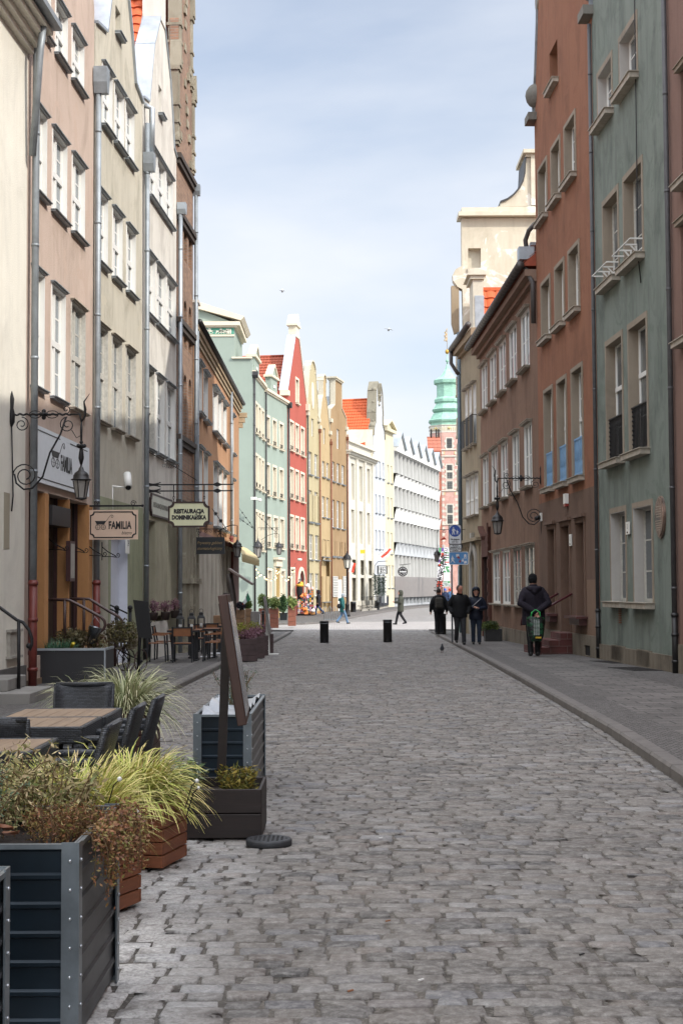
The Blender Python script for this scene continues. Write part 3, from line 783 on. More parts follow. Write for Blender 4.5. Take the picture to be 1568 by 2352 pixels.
wallobj(F,r,rect(0,F.L,GB,zf),[],mp,name='ground_floor_wall')
body(F,r,0,F.L,GB,ze,m)
mb=MB()
for k,(h,d) in enumerate(((.1,.05),(.12,.1),(.14,.16))):F.box(mb,0,F.L+.1,ze-.45+k*.142,ze-.45+k*.142+h,-.02,d)
mb.obj('cornice',plaster('cornice_cream','#b9a588',.4),r)
mb=MB();mb.tube([F.P(0,ze+.05,.2),F.P(F.L+.15,ze+.05,.2)],.08,8);mb.obj('gutter',darkgut,r)
shed(F,r,0,F.L,ze,3,tiled,over=.1)
for rr in rows:
    for w in rr:window(F,r,*w,rec=.06,lining=(-.2,.02),pm=paneb,trans=(.33,.66),sill=(.15,.05,.05,zincd),hood=(.12,.04,.04,zincd),fw=.08,mw=.07)
downpipe(F,r,.25,ze-.2,gz(44),d=.1,mat=zincd)
downpipe(F,r,F.uv(cE(706,0)[0],1000)[0],ze-.2,gz(52),d=.1,mat=zincd,zs=F.uv(cE(706,0)[0],1232)[1])
zg=gz(50)+.1;mb=MB()
for k in range(9):
    u=.9+k*1.55
    for q in (0,.28,.56):F.box(mb,u+q,u+q+.2,GB,zf-.35,0,.09)
    F.box(mb,u-.08,u+.84,zf-.35,zf-.22,0,.16)
mb.obj('pilasters',plaster('pilaster_grey','#c5bdae',.4),r)
for k in range(8):
    u=1.83+k*1.55;mb=MB();F.box(mb,u,u+.5,zg+.7,zf-.6,-.02,.02);mb.obj('shop_window',simple('dark_shopglass','#1d1c1c',.2),r)
# stone figure at the far eave corner
mb=MB();zc=ze-.55
for k,(w,h) in enumerate(((.35,.25),(.26,.25),(.17,.25))):F.box(mb,F.L-.1,F.L+.1,zc-.22*k,zc-.22*k+.2,0,w)
mb.obj('corbel',plaster('cornice_cream','#b9a588'),r)
# parapet block at the near end
mb=MB();F.box(mb,-.05,.4,ze-.3,ze+.6,-.5,.12);F.box(mb,-.1,.5,ze+.6,ze+.68,-.6,.18);mb.obj('parapet_block',m1 and plaster('plaster_offwhite','#dfdad0'),r)
# ============ L6 + L7 pale green block ============
gm=plaster('plaster_seagreen','#95a196',.12,dirtcol='#7f8d7f',grain=.003)
KZ=1.4
ZB=61.2*KZ
FS=Facade((plan(440,ZB)[0],ZB),(plan(580,ZB)[0],ZB))   # side wall towards the viewer
FS.n=Vector((0,-1,0))
def uvl(F,pts):return [F.uv(*p) for p in pts]
r=thing('green_house','tall sea-green house with a white pediment and a relief frieze of horses','house',(plan(510,ZB)[0],ZB,gz(ZB)+.1),0,'houses along the street')
zt=FS.uv(540,743)[1];zl=FS.uv(560,822)[1]
u1=FS.uv(538,800)[0];u2=FS.L
mb=MB();FS.prism(mb,[(-4,GB-.5),(u2,GB-.5),(u2,zl),(u1,zl),(u1,zt),(-4,zt)],-7,0);mb.obj('side_wall',gm,r)
# pediment
pk=FS.uv(443,690);pr=FS.uv(546,737)
za=zt
mb=MB();FS.prism(mb,[(2*pk[0]-u1,za+.1),(u1-.1,za+.1),(pk[0],pk[1]-.4)],-6,-.02);mb.obj('pediment_field',gm,r)
mb=MB();lw=.45
FS.prism(mb,[(pk[0],pk[1]),(pk[0],pk[1]-lw),(u1+.42,za+.16),(u1+.62,za+.4)],-6,.28)
FS.prism(mb,[(pk[0],pk[1]),(2*pk[0]-u1-.62,za+.4),(2*pk[0]-u1-.42,za+.16),(pk[0],pk[1]-lw)],-6,.28)
FS.box(mb,-4,u1+.35,za-.14,za+.1,-6,.26);FS.box(mb,-4,u1+.15,za-.24,za-.14,-6,.14)
zq=FS.uv(520,768)[1];FS.box(mb,-4,u1+.02,zq-.12,zq,0,.05)
FS.box(mb,u1-.15,u2+.0,zl-.04,zl+.06,-.4,.14)
mb.obj('mouldings',creamtrim,r)
za2=za-.26
mb=MB();FS.box(mb,-4,u1-.02,zq+.01,za2,0,.02);fz=mb.obj('frieze',simple('frieze_green','#4f8f79',.8,var=.1),r)
# relief of a chariot, horses and figures in pale plaster
mb=MB();fa=FS.uv(469,760)[0];fb=FS.uv(534,760)[0];h=(za2-zq-.02)*.9;b0=zq+.04
def fp(pts):FS.prism(mb,[(fa+(fb-fa)*x,b0+h*y) for x,y in pts],.02,.05)
def ring(cx,cy,rx,ry,t=.3,n=14):
    w=(fb-fa)
    o=[(cx+rx*math.cos(2*PI*i/n),cy+ry*math.sin(2*PI*i/n)) for i in range(n)]
    q=[(cx+rx*(1-t)*math.cos(2*PI*i/n),cy+ry*(1-t)*math.sin(2*PI*i/n)) for i in range(n)]
    for i in range(n):
        j=(i+1)%n;fp([o[i],o[j],q[j],q[i]])
ring(.24,.22,.07,.22)
fp([(.05,.5),(.12,.42),(.3,.45),(.3,.6),(.2,.62),(.1,.8),(.03,.7)]);fp([(.15,.62),(.24,.6),(.24,.88),(.2,1),(.14,.95)]);fp([(0,.72),(.12,.8),(.1,.9),(0,.85)])
for x in (.42,.52,.62):
    fp([(x,.35),(x+.16,.38),(x+.2,.62),(x+.15,.7),(x+.1,.55),(x,.6)]);fp([(x+.02,.36),(x-.03,.05),(x,.03),(x+.06,.36)]);fp([(x+.12,.36),(x+.17,.05),(x+.2,.06),(x+.16,.38)])
fp([(.56,.6),(.62,.58),(.63,.86),(.59,.95),(.55,.86)])
ring(.73,.22,.035,.13)
for x in (.8,.86,.93):fp([(x-.025,0),(x+.02,0),(x+.03,.45),(x+.025,.78),(x,.95),(x-.03,.8),(x-.03,.45)])
fp([(.72,.45),(.9,.55),(.9,.6),(.72,.5)]);fp([(.28,.5),(.44,.48),(.44,.51),(.28,.53)])
mb.obj('relief',simple('relief_plaster','#d2d0be',.9,var=.1),fz)
# street fronts
FA=Facade(plan(580,ZB),plan(608,65.9*KZ));FB=Facade(plan(608,65.9*KZ),plan(661,70.9*KZ))
def farhouse(name,label,F,rows,ztop,mat,outline=None,arches=(),**k):
    r=house(name,label,F);hs=[H(w) for rr in rows for w in rr]+list(arches)
    wallobj(F,r,outline or rect(0,F.L,GB-.5,ztop),hs,mat,th=.3);body(F,r,0,F.L,GB-.5,ztop,mat,front=.31)
    for rr in rows:
        for w in rr:window(F,r,*w,**k)
    return r
def rws(F,f,cols,tb):
    """cols: [(x0,x1)]; tb: [(ytop list, ybot list)]"""
    out=[]
    for yt,yb in tb:
        out.append(row(F,[(f(c[0],0)[0],f(0,t)[1],f(0,b)[1],f(c[1],0)[0]) for c,t,b in zip(cols,yt,yb)]))
    return out
ra=rws(FA,cE,[(945,963),(973,990),(1003,1019)],[((1148,1183,1215),(1400,1435,1470)),((1605,1637,1668),(1885,1918,1945)),((2115,2135,2150),(2450,2462,2475))])
rb=rws(FB,cE,[(1040,1070),(1099,1130),(1159,1190)],[((1270,1300,1328),(1500,1530,1560)),((1695,1720,1745),(1965,1985,2000))])
rb2=row(FB,[(cN(1272,0)[0],cN(0,372)[1],cN(0,640)[1],cN(1305,0)[0]),(cN(1332,0)[0],cN(0,383)[1],cN(0,650)[1],cN(1367,0)[0]),(cN(1390,0)[0],cN(0,395)[1],cN(0,660)[1],cN(1422,0)[0])])
zf=gz(95)+.1
rb3=row(FB,[(cN(1280,0)[0],cN(0,830)[1],cN(0,1080)[1],cN(1312,0)[0]),(cN(1340,0)[0],cN(0,905)[1],cN(0,1130)[1],cN(1378,0)[0]),(cN(1400,0)[0],cN(0,845)[1],cN(0,1080)[1],cN(1430,0)[0])])
bx=dict(rec=.2,fw=.06,mull=(.5,),trans=(.3,.6),sill=(.16,.1,.06,creamtrim),th=.06)
def surrounds(F,root,rows,w=.16,mat=None):
    for rr in rows:
        for (a,b,z0,z1) in rr:
            mb=MB();F.prism(mb,rect(a-w,b+w,z0,z1+w),0,.035,[rect(a,b,z0+.0001,z1)])
            F.box(mb,b-.012,b,z0,z1,-.2,0);mb.obj('window_surround',mat or creamtrim,root)
def grilles(F,root,rows):
    for rr in rows:
        for (a,b,z0,z1) in rr:
            mb=MB()
            for q in range(5):
                u=a+.04+(b-a-.08)*q/4;F.box(mb,u-.01,u+.01,z0+.02,z0+.3,-.02,0)
            F.box(mb,a,b,z0+.29,z0+.33,-.03,.01);F.box(mb,a,b,z0+.14,z0+.16,-.02,.0);mb.obj('flower_guard',irond,root)
for F,rr,lab,dm in ((FA,ra,'narrow near bay of the pale green house, three slim windows per floor',((890,935,980),585,910,(945,962,765,900),1)),(FB,rb+[rb2,rb3],'pale green house front with three windows per floor beside the red house',((1030,1085,1142),755,1090,(1090,1112,905,1060),1))):
    zt=(F.uv(*((582,858) if F is FA else (608,895)))[1])
    r=farhouse('green_house',lab,F,rr,zt,gm,**bx)
    surrounds(F,r,rr);grilles(F,r,rr[:3] if F is FB else rr[:2])
    mb=MB();F.box(mb,0,F.L,zt-.05,zt+.12,-.3,.2);F.box(mb,0,F.L,zt-.15,zt-.05,-.02,.1);mb.obj('cornice',creamtrim,r)
    (sx0,sx1,sx2),y0,y1,(wx0,wx1,wy0,wy1),_=dm
    a=F.uv(cE(sx1,0)[0],cE(0,y1)[1])[0];b=F.uv(cE(sx2,0)[0],cE(0,y1)[1])[0];zk=F.uv(cE(sx2-10,0)[0],cE(0,y0+75)[1])[1]
    a=max(a,.15);b=min(b,F.L-.1);mb=MB();dd=.4
    F.prism(mb,[(a,zt+.1),(b,zt+.1),(b,zk-.75),((a+b)/2,zk),(a,zk-.75)],-dd,-.02);mb.obj('dormer',gm,r)
    mb=MB();F.prism(mb,[(a-.15,zk-.85),(b+.15,zk-.85),(b+.15,zk-.7),(a-.15,zk-.7)],-dd-.1,.12);F.prism(mb,[(a-.1,zk-.7),(a+.05,zk-.7),((a+b)/2,zk+.0),((a+b)/2,zk+.12)],-dd,.08);F.prism(mb,[(b+.1,zk-.7),((a+b)/2,zk+.12),((a+b)/2,zk),(b-.05,zk-.7)],-dd,.08)
    mb.obj('dormer_trim',creamtrim,r)
    window(F,r,(a+b)/2-.3,(a+b)/2+.3,zt+.5,zk-1.3,rec=-.03,fw=.05)
    downpipe(F,r,F.L-.05 if F is FB else .12,zt-.1,zf,r=.07,d=.12,mat=darkgut,hop=(zt-.35,zt+.05,.16))
    if F is FA:downpipe(F,r,F.L-.05,zt-.3,zf,r=.06,d=.12,mat=darkgut)
    else:
        mb=MB();a,b,z0,z1=rb3[1];F.box(mb,a,b,zf-.05,z0+.02,-.0,.02)
        F.box(mb,a-.25,b+.3,z1+.3,z1+.75,0,.2);F.box(mb,a-.4,b+.45,z1+.75,z1+.9,0,.35);F.box(mb,a-.22,a-.05,zf,z1+.3,0,.12);F.box(mb,b+.05,b+.22,zf,z1+.3,0,.12);mb.obj('portal',creamtrim,r)
        mb=MB();F.box(mb,a+.02,b-.02,zf,z1+.2,.02,.05);mb.obj('door',wood('ochre_door','#a88b4e'),r)
# ============ red house ============
F=Facade(plan(661,70.9*KZ),plan(705,76.3*KZ));LR=F
rm=plaster('plaster_red','#a9584b',.1,dirtcol='#93382e',grain=.003)
cols=[(1253,1283),(1302,1330),(1350,1380)]
rr=rws(F,cE,cols,[((1310,1342,1370),(1560,1590,1612)),((1735,1760,1780),(1995,2012,2030)),((2160,2176,2190),(2440,2455,2470))])
pz=lambda x,y:F.uv(*cE(x,y))
eL=F.uv(*cE(1240,1050))[1];eR=F.uv(*cE(1400,1150))[1];ez=(eL+eR)/2
zpk=F.uv(*cE(1312,480))[1];ZH=F.uv(*cE(1312,545))[1]
uc=F.L*.5
out=[(0,GB-.5),(F.L,GB-.5),(F.L,ez),(F.L-.25,ez+.3),(uc+.62,ZH),(uc+.6,zpk-.3),(uc+.6,zpk),(uc-.6,zpk),(uc-.6,zpk-.3),(uc-.62,ZH),(.25,ez+.3),(0,ez)]
topw=(uc-.58,uc+.58,F.uv(*cE(1318,1150))[1],F.uv(*cE(1318,940))[1])
zg=gz(104)+.1
av=cM(0,0);a0=F.uv(cM(78,0)[0],1350)[0];a1=F.uv(cM(130,0)[0],1350)[0];az=F.uv(cM(104,0)[0],cM(0,525)[1])[1]
ar=arch(a0+.25,a1-.1,zg,az-.25)
side=row(F,[(cM(25,0)[0],cM(0,545)[1],cM(0,760)[1],cM(55,0)[0])])
r=house('red_house','bright red gabled house with cream window frames and arched shop door',F)
wallobj(F,r,out,[H(w) for q in rr for w in q]+[H(topw),ar,H(side[0])],rm,th=.3);body(F,r,0,F.L,GB,ez,rm,front=.31)
gable_roof(F,r,.05,F.L-.05,ez-.2,zpk-2.0,tiled,front=.5,depth=12,fancy=1)
for q in rr+[side]:
    for w in q:window(F,r,*w,**bx)
window(F,r,*topw,**bx)
surrounds(F,r,rr+[[topw],side]);grilles(F,r,rr)
mb=MB();L_=out[7:][::1];
cop(F,mb,[(0,ez),(.25,ez+.3),(uc-.62,ZH)],-.6,.05,.06);mb.obj('zinc_coping',zinc,r)
mb=MB();cop(F,mb,[(uc+.62,ZH),(F.L-.25,ez+.3),(F.L,ez)],-.5,.08,.12)
F.box(mb,uc-.66,uc+.66,ZH-.1,zpk+.15,-.5,.05);F.box(mb,uc-.85,uc+.85,zpk+.15,zpk+.32,-.62,.15)
F.prism(mb,[(uc-.82,zpk+.32),(uc+.82,zpk+.32),(uc,zpk+1.1)],-.6,.1)
F.box(mb,-.2,.3,ez-.35,ez+.0,-.5,.14);F.box(mb,F.L-.3,F.L+.1,ez-.5,ez,-.3,.25)
oa=arch(a0+.02,a1+.12,zg,az);F.prism(mb,oa,0,.1,[ar]);mb.obj('gable_trim',creamtrim,r)
mb=MB();F.box(mb,a0+.25,a1-.1,zg,az-.3,-.28,-.24);mb.obj('door',simple('shop_door','#26262b',.3),r)
mb=MB();F.box(mb,a0+.25,a1-.1,zg+2.3,az-.25,-.2,-.16);mb.obj('fanlight_board',simple('grey_board','#6f7174',.6),r)
downpipe(F,r,F.L-.05,ez-.6,zg,r=.06,d=.12,mat=darkgut)
# ============ yellow houses ============
def curved_gable(F,ez,zp,sty):
    uc=F.L/2;L=F.L
    if sty==0:  # bell gable with round head
        R_=[(L,ez),(L-.3,ez+.15),(L-.4,ez+1.1),(uc+1.4,ez+2.7),(uc+1.05,ez+3.7),(uc+1.0,zp-.85)]
        top=[(uc+1.0*math.cos(a),zp-.85+.85*math.sin(a)) for a in [PI*i/8 for i in range(1,8)]]
    elif sty==1:
        R_=[(L,ez),(L-.25,ez+.3),(uc+1.0,zp-2.1),(uc+.62,zp-1.7),(uc+.62,zp-.55)]
        top=[(uc+.62*math.cos(a),zp-.55+.55*math.sin(a)) for a in [PI*i/6 for i in range(1,6)]]
    else:
        R_=[(L,ez),(L-.2,ez+.8),(uc+1.35,ez+1.4),(uc+1.25,zp)];top=[]
    Lf=[(2*uc-u,z) for u,z in R_][::-1]
    return R_,top,Lf
def yhouse(label,pl0,pl1,mat,rr_,ezp,zpp,sty,topw=None,trim=None,wk=None,pipe=True,name='town_house',roofm=None):
    F=Facade(pl0,pl1);rows=rr_(F)
    ez=F.uv(*ezp)[1];zp=F.uv(*zpp)[1]
    R_,top,Lf=curved_gable(F,ez,zp,sty)
    out=[(0,GB-.6),(F.L,GB-.6)]+R_+top+Lf
    r=house(name,label,F);hs=[H(w) for q in rows for w in q]
    tw=[]
    if topw:
        tw=[topw(F)];hs+=[H(w) for w in tw]
    wallobj(F,r,out,hs,mat,th=.3);body(F,r,0,F.L,GB,ez-.05,mat,front=.31)
    gable_roof(F,r,.1,F.L-.1,ez-.1,zp-1.2,roofm or zincd,front=.5,depth=9)
    k=dict(rec=.12,fw=.07,trans=(.33,.66),sill=(.14,.06,.05,zincd));k.update(wk or {})
    for q in rows:
        for w in q:window(F,r,*w,**k)
    for w in tw:window(F,r,*w,rec=.1,fw=.05,trans=())
    t=trim or plaster('trim_white','#c4bca8',.4)
    mb=MB();cop(F,mb,R_,-.36,.06,.08);cop(F,mb,Lf[::-1],-.36,.06,.08)
    if top:cop(F,mb,[R_[-1]]+top+[Lf[0]],-.45,.1,.1)
    else:
        zz=R_[-1][1];F.box(mb,F.L/2-1.4,F.L/2+1.4,zz,zz+.12,-.6,.12);F.box(mb,F.L/2-1.55,F.L/2+1.55,zz+.12,zz+.25,-.7,.2);F.box(mb,F.L/2-1.25,F.L/2+1.25,zz-2,zz,-.5,-.31)
    F.box(mb,-.15,.5,ez-.25,ez+.05,-.4,.18);F.box(mb,F.L-.5,F.L+.12,ez-.25,ez+.05,-.4,.18)
    mb.obj('gable_trim',t,r)
    if pipe:downpipe(F,r,F.L-.05,ez-.6,gz(115),r=.06,d=.12,mat=simple('rust_pipe','#7a4b35',.7),hop=(ez-1.1,ez-.8,.1))
    return F,r
ym=plaster('plaster_yellow','#b3a786',.4,dirtcol='#8a7444',grain=.003);ym2=plaster('plaster_sand','#b19b76',.35,dirtcol='#8d7145',grain=.003);om=plaster('plaster_ochre','#9b8262',.45,dirtcol='#7a5c36',grain=.003)
q1=yhouse('soft yellow house with a bell-shaped gable and an oval niche, right of the red house',plan(705,76.3*KZ),plan(733,79.5*KZ),ym,
 lambda F:rws(F,cF,[(263,290),(309,335)],[((1185,1205),(1365,1385)),((1487,1503),(1740,1755))])+rws(F,cM,[(172,202),(216,246)],[((-45,-38),(168,182)),((265,278),(465,474)),((575,577),(755,760))]),cF(290,905),cF(290,480),0,
 topw=lambda F:(F.L*.5-.4,F.L*.5+.4,F.uv(*cF(293,1070))[1],F.uv(*cF(293,930))[1]),pipe=True)
mb=MB();F=q1[0];c=F.uv(*cF(293,750));F.prism(mb,[(F.L*.5+.45*math.cos(a),c[1]+1.05*math.sin(a)) for a in [2*PI*i/16 for i in range(16)]],0,.05);mb.obj('oval_niche',creamtrim,q1[1])
q2=yhouse('sandy yellow house with a narrow pointed gable, second of the yellow houses',plan(733,79.5*KZ),plan(759,82.7*KZ),ym2,
 lambda F:rws(F,cF,[(368,391),(402,423)],[((1257,1275),(1385,1400)),((1535,1548),(1700,1712)),((1880,1888),(2010,2018))])+rws(F,cM,[(276,300),(307,328)],[((308,315),(470,475)),((597,600),(800,800))]),cF(385,1010),cF(385,590),1,
 topw=lambda F:(F.L*.5-.4,F.L*.5+.4,F.uv(*cF(385,1130))[1],F.uv(*cF(385,1005))[1]))
q3=yhouse('brownish ochre house with a flat-topped square gable and three windows per floor',plan(759,82.7*KZ),plan(797,87.2*KZ),om,
 lambda F:rws(F,cF,[(442,468),(483,506),(521,545)],[((1262,1277,1292),(1420,1435,1445)),((1562,1573,1582),(1780,1790,1797)),((1888,1893,1898),(2015,2018,2022))])+rws(F,cM,[(348,376),(388,416),(428,455)],[((320,326,332),(440,444,446))]),cF(500,970),cF(500,645),2,
 topw=lambda F:(F.L*.48-.5,F.L*.48+.5,F.uv(*cF(497,1170))[1],F.uv(*cF(497,1015))[1]))
F,r=q3;zg=gz(118)+.1
for (a,b) in ((352,388),(430,460)):
    u0=F.uv(cM(a,0)[0],1350)[0];u1=F.uv(cM(b,0)[0],1350)[0];z0=F.uv(cM(a,0)[0],cM(0,760)[1])[1];z1=F.uv(cM(a,0)[0],cM(0,600)[1])[1];mb=MB()
    F.box(mb,u0,u1,z0,z1,0,.03)
    w=mb.obj('window',pane,r);mb=MB()
    n=8
    for i in range(n+1):
        u=u0+(u1-u0)*i/n;F.box(mb,u-.015,u+.015,z0,z1,.05,.08);z=z0+(z1-z0)*i/n;F.box(mb,u0,u1,z-.015,z+.015,.051,.079)
    mb.obj('lattice',whitew,w)
u0=F.uv(cM(393,0)[0],1350)[0];u1=F.uv(cM(420,0)[0],1350)[0];mb=MB();F.box(mb,u0,u1,zg,F.uv(cM(400,0)[0],cM(0,625)[1])[1],0,.06);mb.obj('door',whitew,r)
# ============ white houses ============
wm=plaster('plaster_white','#c9c5b9',.12,dirtcol='#b2ab97',grain=.003)
F=Facade(plan(797,87.2*KZ),plan(860,94.3*KZ))
rr=rws(F,cF,[(597,622),(660,686),(722,745)],[((1275,1300,1325),(1560,1580,1595)),((1640,1655,1670),(1905,1912,1918))])
g2=row(F,[(cM(505,0)[0],cM(0,470)[1],cM(0,588)[1],cM(545,0)[0]),(cM(572,0)[0],cM(0,470)[1],cM(0,588)[1],cM(610,0)[0]),(cM(635,0)[0],cM(0,475)[1],cM(0,590)[1],cM(668,0)[0])])
g3=row(F,[(cM(505,0)[0],cM(0,612)[1],cM(0,800)[1],cM(545,0)[0]),(cM(572,0)[0],cM(0,612)[1],cM(0,800)[1],cM(610,0)[0]),(cM(635,0)[0],cM(0,612)[1],cM(0,800)[1],cM(668,0)[0])])
ztop=F.uv(*cF(680,1150))[1]
r=farhouse('white_house','white classical house with tall pilasters and a moulded attic, above the yellow board',F,rr+[g2,g3],ztop,wm,rec=.25,fw=.05,trans=(.5,),fm=simple('cream_joinery','#d5cfbd',.5),pm=glassm('pane_cream','#a39c8a',.3))
mb=MB();n=4
for i in range(n):
    u=F.L*(.0+i/3.35);F.box(mb,u,min(u+.55,F.L),GB,ztop-1.1,0,.16)
zc=F.uv(*cF(600,1235))[1]-.1
F.box(mb,-.1,F.L+.1,ztop-1.15,ztop-.95,-.05,.35);F.box(mb,-.15,F.L+.2,ztop-.95,ztop-.8,-.05,.6)
F.box(mb,0,F.L,ztop-.05,ztop+.12,-.3,.25)
for i in range(24):
    u=F.L*(i+.2)/24;F.box(mb,u,u+.14,ztop-1.32,ztop-1.15,0,.25)
mb.obj('mouldings',wm,r)
mb=MB();F.box(mb,0,F.L,GB,gz(125)+.85,-.0,.2);mb.obj('plinth',plaster('plinth_pale','#bdb8ab',.4),r)
# orange roof and blank wall behind, then the ornate gable
F2=Facade(plan(860,94.3*KZ),plan(885,97.2*KZ))
bm_=plaster('plaster_bluewhite','#bbbfc5',.1,grain=.003)
rr=rws(F2,cF,[(785,798),(812,826),(841,854)],[((1255,1265,1275),(1385,1395,1405)),((1522,1530,1538),(1665,1675,1685)),((1800,1806,1812),(1950,1955,1960))])
ez=F2.uv(*cF(820,1080))[1];zp=F2.uv(*cF(808,790))[1];uc=F2.L/2;L=F2.L
R_=[(L,ez),(L-.15,ez+.8),(L-.7,ez+1.3),(L-.7,ez+2.2),(uc+1.25,ez+3.1),(uc+1.15,ez+4.3),(uc+.55,ez+5.2),(uc+.5,zp)]
Lf=[(2*uc-u,z) for u,z in R_][::-1]
r=farhouse('white_house','bluish white house with an ornate stepped gable and stone finial',F2,rr,ez,bm_,outline=[(0,GB),(L,GB)]+R_+Lf,rec=.12,fw=.06,trans=(),bigt=(.5,),sill=(.12,.06,.05,zincd))
gable_roof(F2,r,-1.5,L,ez-1.2,F2.uv(*cF(760,800))[1]+.6,tilehot,front=.5,depth=14,fancy=1,um=uc)
mb=MB();cop(F2,mb,R_,-.8,.1,.14);cop(F2,mb,Lf[::-1],-.8,.1,.14)
P=F2.P(uc,zp-.4,-.3);mb.lathe([(.45,0),(.45,.1),(.36,.15),(.36,.8),(.55,.9),(.55,1.0),(.25,1.08),(.12,1.15),(.26,1.3),(.3,1.45),(.24,1.62),(.1,1.75),(.02,1.85)],12,P)
for (u,z) in R_[1:6]+Lf[2:7]:mb.ball(F2.P(u,z+.15,-.2),.2,8)
mb.obj('gable_stonework',plaster('gable_stone','#8e8878',.6),r)
# blank cream wall on the left of that gable
FW=Facade((plan(797,131)[0]-2,131),(plan(858,131)[0],131));FW.n=Vector((0,-1,0))
mb=MB();zz=FW.uv(*cF(700,1015))[1];FW.box(mb,0,FW.L,5,zz,-2,0);mb.obj('side_wall',plaster('plaster_stained','#cfc8b6',.4),r)
F3=Facade(plan(885,97.2*KZ),plan(905,99.6*KZ))
rr=rws(F3,cF,[(878,892),(905,918)],[((1290,1300),(1430,1440)),((1545,1552),(1705,1712)),((1820,1826),(1990,1994))])
g=row(F3,[(cM(787,0)[0],cM(0,510)[1],cM(0,690)[1],cM(805,0)[0]),(cM(815,0)[0],cM(0,515)[1],cM(0,690)[1],cM(832,0)[0])])
cm_=plaster('plaster_cream_far','#cbc3a8',.15,grain=.003)
ez=F3.uv(*cF(890,1010))[1];zp=F3.uv(*cF(890,950))[1];L=F3.L
r=farhouse('cream_house','narrow cream house with a low pediment, left of the modern concrete building',F3,rr+[g],ez,cm_,outline=[(0,GB),(L,GB),(L,ez),(L/2,zp),(0,ez)],rec=.1,fw=.06,trans=(.5,),sill=(.12,.06,.05,zincd))
mb=MB();cop(F3,mb,[(L+.2,ez),(L/2,zp),(-.2,ez)][::1],-1.5,.35,.14);F3.box(mb,-.2,L+.2,ez-.35,ez-.05,-.1,.35);mb.obj('pediment',cm_,r)
# ============ modern building ============
F=Facade(plan(905,99.6*KZ),plan(1009,118*KZ));L=F.L
cmn=plaster('concrete_white','#cfcfcb',.12,dirtcol='#a2a29c',grain=.003);cg=plaster('concrete_grey','#a7aaac',.2,grain=.003);dk=simple('modern_glass','#8d8f90',.3,var=.2)
r=house('modern_building','long modern white concrete building with vertical fins, folded bands and a zigzag zinc roof',F,'building')
def zF(x,y):return F.uv(*cF(x,y))[1]
bands=[]
v=[(zF(935,1180)+zF(1285,1355))/2,(zF(937,1355)+zF(1285,1500))/2,(zF(945,1455)+zF(1285,1585))/2,(zF(940,1630)+zF(1285,1715))/2,(zF(945,1730)+zF(1290,1810))/2,zF(940,1900)]
mm=lambda x,y:F.uv(*cM(x,y))[1]
v+=[mm(845,430),mm(845,600),mm(960,762)]
zval=F.uv(943.5,1046)[1];zpk=F.uv(927.4,984)[1]-.3
zval=max(zval,v[0]+.3);zpk-=.5
# fin storeys: v0..v1, v2..v3, v4..v5?, v6..v7 ; bands between
st_=[(v[1],v[0]),(v[3],v[2]),(v[5],v[4]),(v[7],v[6])]
mb=MB();F.box(mb,0,L,GB-1,zval,-8,-.45);mb.obj('core',dk,r)
mb=MB();nf=13
for (b0,b1) in st_:
    for i in range(nf+1):
        u=min(L*i/nf,L-.14);mb=MB();F.box(mb,u,u+.14,b0,b1,-.46,.06);mb.obj('fin',cmn,r)
def fold(zb,zt,mat,name,up=True):
    mb=MB();n=nf
    for i in range(n):
        a=L*i/n;b=L*(i+1)/n;c=(a+b)/2
        P=F.P
        if up:vs=[P(a,zb,.0),P(b,zb,.0),P(c,zt,.22),P(a,zt,.0),P(b,zt,.0),P(c,zb,.22)]
        vs=[P(a,zb,.02),P(b,zb,.02),P(c,zb,.3),P(c,zt,.02),P(a,zt,.3),P(b,zt,.3)]
        mb.add(vs,[(0,2,3),(2,1,3),(0,3,4),(1,5,3),(0,1,2)]);mb.add([P(a,zt,.3),P(b,zt,.3),P(c,zt,.02),P(a,zt,-.1),P(b,zt,-.1)],[(0,2,1),(0,3,4,1)])
    mb.add([P(0,zb,-.75),P(L,zb,-.75),P(L,zb,.02),P(0,zb,.02)],[(0,1,2,3)])
    mb.add([P(0,zt,-.75),P(L,zt,-.75),P(L,zt,.02),P(0,zt,.02)],[(0,1,2,3)])
    return mb.obj(name,mat,r)
fold(v[2],v[1],cmn,'folded_band');fold(v[4],v[3],cmn,'folded_band');fold(v[6],v[5],cg,'folded_band')
mb=MB();F.box(mb,0,L,v[8],v[7],-.7,.1);mb.obj('stone_panel_band',simple('polished_grey','#77716d',.3,var=.25,vs=2),r)
mb=MB()
for i in range(nf):F.box(mb,L*i/nf,L*i/nf+.25,GB-1,v[8],-.5,-.1)
F.box(mb,0,L,GB-1,gz(150)+.3,-.6,0);mb.obj('base_piers',cg,r)
n=6;pts=[(0,zval)]
for i in range(n):pts+=[(L*(i+.5)/n,zpk),(L*(i+1)/n,zval)]
mb=MB();F.prism(mb,[(0,v[0]),(L,v[0])]+pts[::-1],-.3,.3);mb.obj('zigzag_gables',cmn,r)
mb=MB()
for a,b in zip(pts,pts[1:]):
    F.prism(mb,[a,b,(b[0],b[1]+.08),(a[0],a[1]+.08)],-8,.55)
mb.obj('zinc_roof',simple('zinc_roofing','#9fa6ab',.5,.4,var=.2,vs=1),r)
